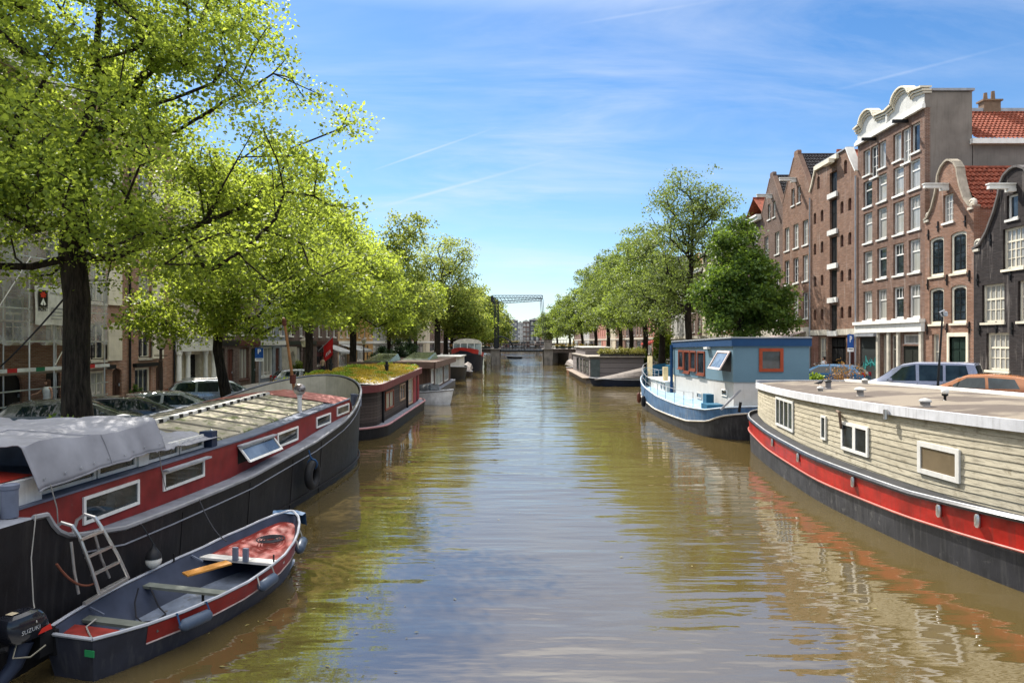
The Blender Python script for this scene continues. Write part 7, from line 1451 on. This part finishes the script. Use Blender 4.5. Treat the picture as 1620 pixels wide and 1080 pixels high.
# ------------------------------------------------------------------ people and the bird
SKIN = mat('skin', (.45, .25, .17), .55, var=.08, rv=0)
def figure(name, lab, loc, rz, J, E, m):
    """one continuous skinned body from joints and bones; J: name -> (x, y, z, radius)"""
    t = thing(name, lab, 'person', loc, rz); ks = list(J); me = bpy.data.meshes.new('body'); me.from_pydata([J[k][:3] for k in ks], [(ks.index(a), ks.index(b)) for a, b in E], []); o = bpy.data.objects.new('body', me); COL.objects.link(o); o.parent = t
    s_ = o.modifiers.new('skin', 'SKIN'); s_.use_smooth_shade = True
    for i, k in enumerate(ks): r = J[k][3]; me.skin_vertices[0].data[i].radius = (r, r) if not isinstance(r, tuple) else r
    me.skin_vertices[0].data[0].use_root = True; o.modifiers.new('sub', 'SUBSURF').levels = 2; o.modifiers['sub'].render_levels = 2; me.materials.append(m); return t
PSEQ = []
def person(lab, loc, rz, shirt, legs, hair, reach=False, long_hair=True):
    J = dict(pel=(0, 0, .93, (.15, .11)), wst=(0, 0, 1.08, (.125, .095)), chs=(0, .01, 1.3, (.155, .105)), nb=(0, 0, 1.43, .06), nk=(0, .01, 1.5, .05), hd=(0, .03, 1.58, (.075, .085)), tp=(0, .02, 1.67, (.07, .08)))
    E = [('pel', 'wst'), ('wst', 'chs'), ('chs', 'nb'), ('nb', 'nk'), ('nk', 'hd'), ('hd', 'tp')]
    for s, n in ((-1, 'l'), (1, 'r')):
        J.update({n + 'hp': (s * .09, 0, .86, .09), n + 'kn': (s * .1, .03, .48, .055), n + 'an': (s * .1, 0, .08, .036), n + 'to': (s * .11, .15, .035, .03), n + 'sh': (s * .17, 0, 1.39, .05)})
        if reach and s > 0: J.update({n + 'el': (s * .24, .2, 1.2, .038), n + 'wr': (s * .22, .43, 1.16, .026)})
        else: J.update({n + 'el': (s * .22, -.02, 1.12, .038), n + 'wr': (s * .23, .06, .88, .026)})
        E += [('pel', n + 'hp'), (n + 'hp', n + 'kn'), (n + 'kn', n + 'an'), (n + 'an', n + 'to'), ('chs', n + 'sh'), (n + 'sh', n + 'el'), (n + 'el', n + 'wr')]
        w0 = Vector(J[n + 'wr'][:3]); d = (w0 - Vector(J[n + 'el'][:3])).normalized(); sd_ = d.cross(Vector((1, 0, 0))).normalized()
        pm = w0 + d * .06; J[n + 'pm'] = (*pm, .024); E.append((n + 'wr', n + 'pm'))
        for q in range(4): a = pm + sd_ * (q - 1.5) * .02 + d * .035; b = a + d * (.05 - .008 * abs(q - 1.2)) - Vector((.01 * s, 0, 0)); J['%sf%d' % (n, q)] = (*a, .009); J['%sg%d' % (n, q)] = (*b, .007); E += [(n + 'pm', '%sf%d' % (n, q)), ('%sf%d' % (n, q), '%sg%d' % (n, q))]
        th_ = w0 + d * .035 + sd_ * .035; J[n + 'th'] = (*th_, .009); E.append((n + 'pm', n + 'th'))
    t = figure('person', lab, loc, rz, J, E, SKIN)
    MB().lathe([(.12, .84), (.165, .9), (.14, 1.06), (.165, 1.22), (.175, 1.32), (.13, 1.42), (.075, 1.45)], n=18).build('shirt', shirt, t, smooth=True)
    lg = MB()
    for s in (-1, 1): lg.tube([(s * .085, 0, .94), (s * .095, .01, .8), (s * .1, .03, .48), (s * .1, 0, .12)], [.125, .115, .075, .055], 12)
    lg.build('trousers', legs, t, smooth=True)
    hp = [(.01, 1.735), (.07, 1.72), (.1, 1.66), (.105, 1.6), (.1, 1.55)] + ([(.1, 1.46), (.07, 1.38), (.02, 1.36)] if long_hair else [(.06, 1.53)])
    MB().lathe(hp, (0, -.025, 0), 16).build('hair', hair, t, smooth=True)
    f = MB(); [f.lathe([(.002, -.004), (.009, 0), (.002, .006)], (s * .03, .105, 1.61), 8, 'y') for s in (-1, 1)]; f.build('eyes', BLACKP, t); MB().tube([(0, .1, 1.61), (0, .128, 1.575), (0, .11, 1.565)], [.008, .013, .01], 6).build('nose', SKIN, t); MB().tube([(-.025, .108, 1.54), (.025, .108, 1.54)], .006, 5).build('mouth', mat('lips', (.3, .1, .08), .5), t)
WSH = mat('cloth_white', (.7, .69, .67), .8, bump=.2); DTR = mat('cloth_dark', (.03, .03, .04), .85); HBR = mat('hair_brown', (.07, .03, .015), .6)
person('woman in white sleeveless top reaching out by the scaffolding', (-18.5, 27.0, SL + .12), R(165), WSH, DTR, HBR, True)
person('person in white shirt standing behind the blue car', (19.9, 44.0, SR), R(100), WSH, DTR, mat('hair_dark', (.02, .015, .012), .6), False, False)
t = thing('pigeon', 'dark pigeon walking on the clapboard houseboat roof', 'bird', (10.2, 22.9, 2.70), R(-80)); PGM = mat('pigeon_dark', (.03, .03, .034), .5, var=.4, scale=20)
J = dict(b=(0, 0, .12, (.055, .05)), c=(0, .08, .14, (.05, .05)), n=(0, .13, .19, .026), h=(0, .15, .225, .024), k=(0, .185, .218, .006), r=(0, -.09, .105, .03), tl=(0, -.2, .1, (.03, .008)))
t2_ = bpy.data.meshes.new('body'); ks = list(J); t2_.from_pydata([J[k][:3] for k in ks], [(0, 1), (1, 2), (2, 3), (3, 4), (0, 5), (5, 6)], []); o = bpy.data.objects.new('body', t2_); COL.objects.link(o); o.parent = t; s_ = o.modifiers.new('skin', 'SKIN'); s_.use_smooth_shade = True
for i, k in enumerate(ks): r = J[k][3]; t2_.skin_vertices[0].data[i].radius = r if isinstance(r, tuple) else (r, r)
t2_.skin_vertices[0].data[0].use_root = True; o.modifiers.new('sub', 'SUBSURF').levels = 2; t2_.materials.append(PGM)
for s in (-1, 1): MB().tube([(s * .025, .01 + s * .03, .09), (s * .025, .02 + s * .04, .0)], .005, 5).tube([(s * .025, .02 + s * .04, .004), (s * .025, .06 + s * .04, .003)], .004, 4).build('leg', mat('pigeon_leg', (.3, .08, .06), .6), t)

person('pedestrian in dark clothes on the sunny quay under the elms', (19.2, 70, SR), R(10), mat('cloth_navy', (.03, .035, .06), .8), DTR, HBR, False, True)
person('pedestrian in red top near the red terrace awning', (18.8, 92, SR), R(190), mat('cloth_red', (.35, .03, .03), .8), DTR, HBR, False, False)
person('person walking on the shaded pavement near the grey awning', (-18.6, 66, SL + .12), R(5), mat('cloth_tan', (.35, .26, .16), .8), DTR, HBR, False, False)

# fallen leaves and seeds drifting on the water
rsw = np.random.RandomState(77); n_ = 120
cw_p = np.stack([np.where(rsw.random(n_) < .7, rsw.uniform(-4.6, -1.5, n_), rsw.uniform(-3, 7.5, n_)), rsw.uniform(7.5, 30, n_), np.full(n_, .012)], 1)
mb = MB()
for p in cw_p:
    a = rsw.uniform(0, 6.28); l = rsw.uniform(.02, .05); mb.add([(p[0] + l * math.cos(a), p[1] + l * math.sin(a), .01), (p[0] - l * .4 * math.sin(a), p[1] + l * .4 * math.cos(a), .014), (p[0] - l * math.cos(a), p[1] - l * math.sin(a), .01), (p[0] + l * .4 * math.sin(a), p[1] - l * .4 * math.cos(a), .014)], [(0, 1, 2, 3)])
tag(mb.build('floating_leaves', mat('fallen_leaf', (.2, .17, .06), .6)), kind='stuff')

person('walker in pale shirt crossing the lift bridge beside the pylon', (3.6, 122.6, 2.72), R(90), WSH, DTR, HBR, False, False)
person('walker in dark coat on the shaded bridge approach', (-8.2, 123, 2.85), R(-90), mat('cloth_black', (.02, .02, .022), .8), DTR, HBR, False, False)
person('walker in yellow top by the sunny bridge approach', (10.5, 123, 2.85), R(80), mat('cloth_yellow', (.5, .36, .05), .8), DTR, HBR, False, True)
bicycle('bicycle leaning on the lift bridge railing', (1.2, 122.4, 2.72), R(90), BLACKP, 5); bicycle('pale bicycle leaning on the sunny approach railing', (9.2, 122.4, 2.85), R(90), WHITE, 5)
bicycle('black bicycle against the warehouse garage front', (21.6, 48.5, SR + .12), R(10), BLACKP, 5); bicycle('white bicycle against the brown spout gable front', (21.7, 54.5, SR + .12), R(-8), WHITE, 5)
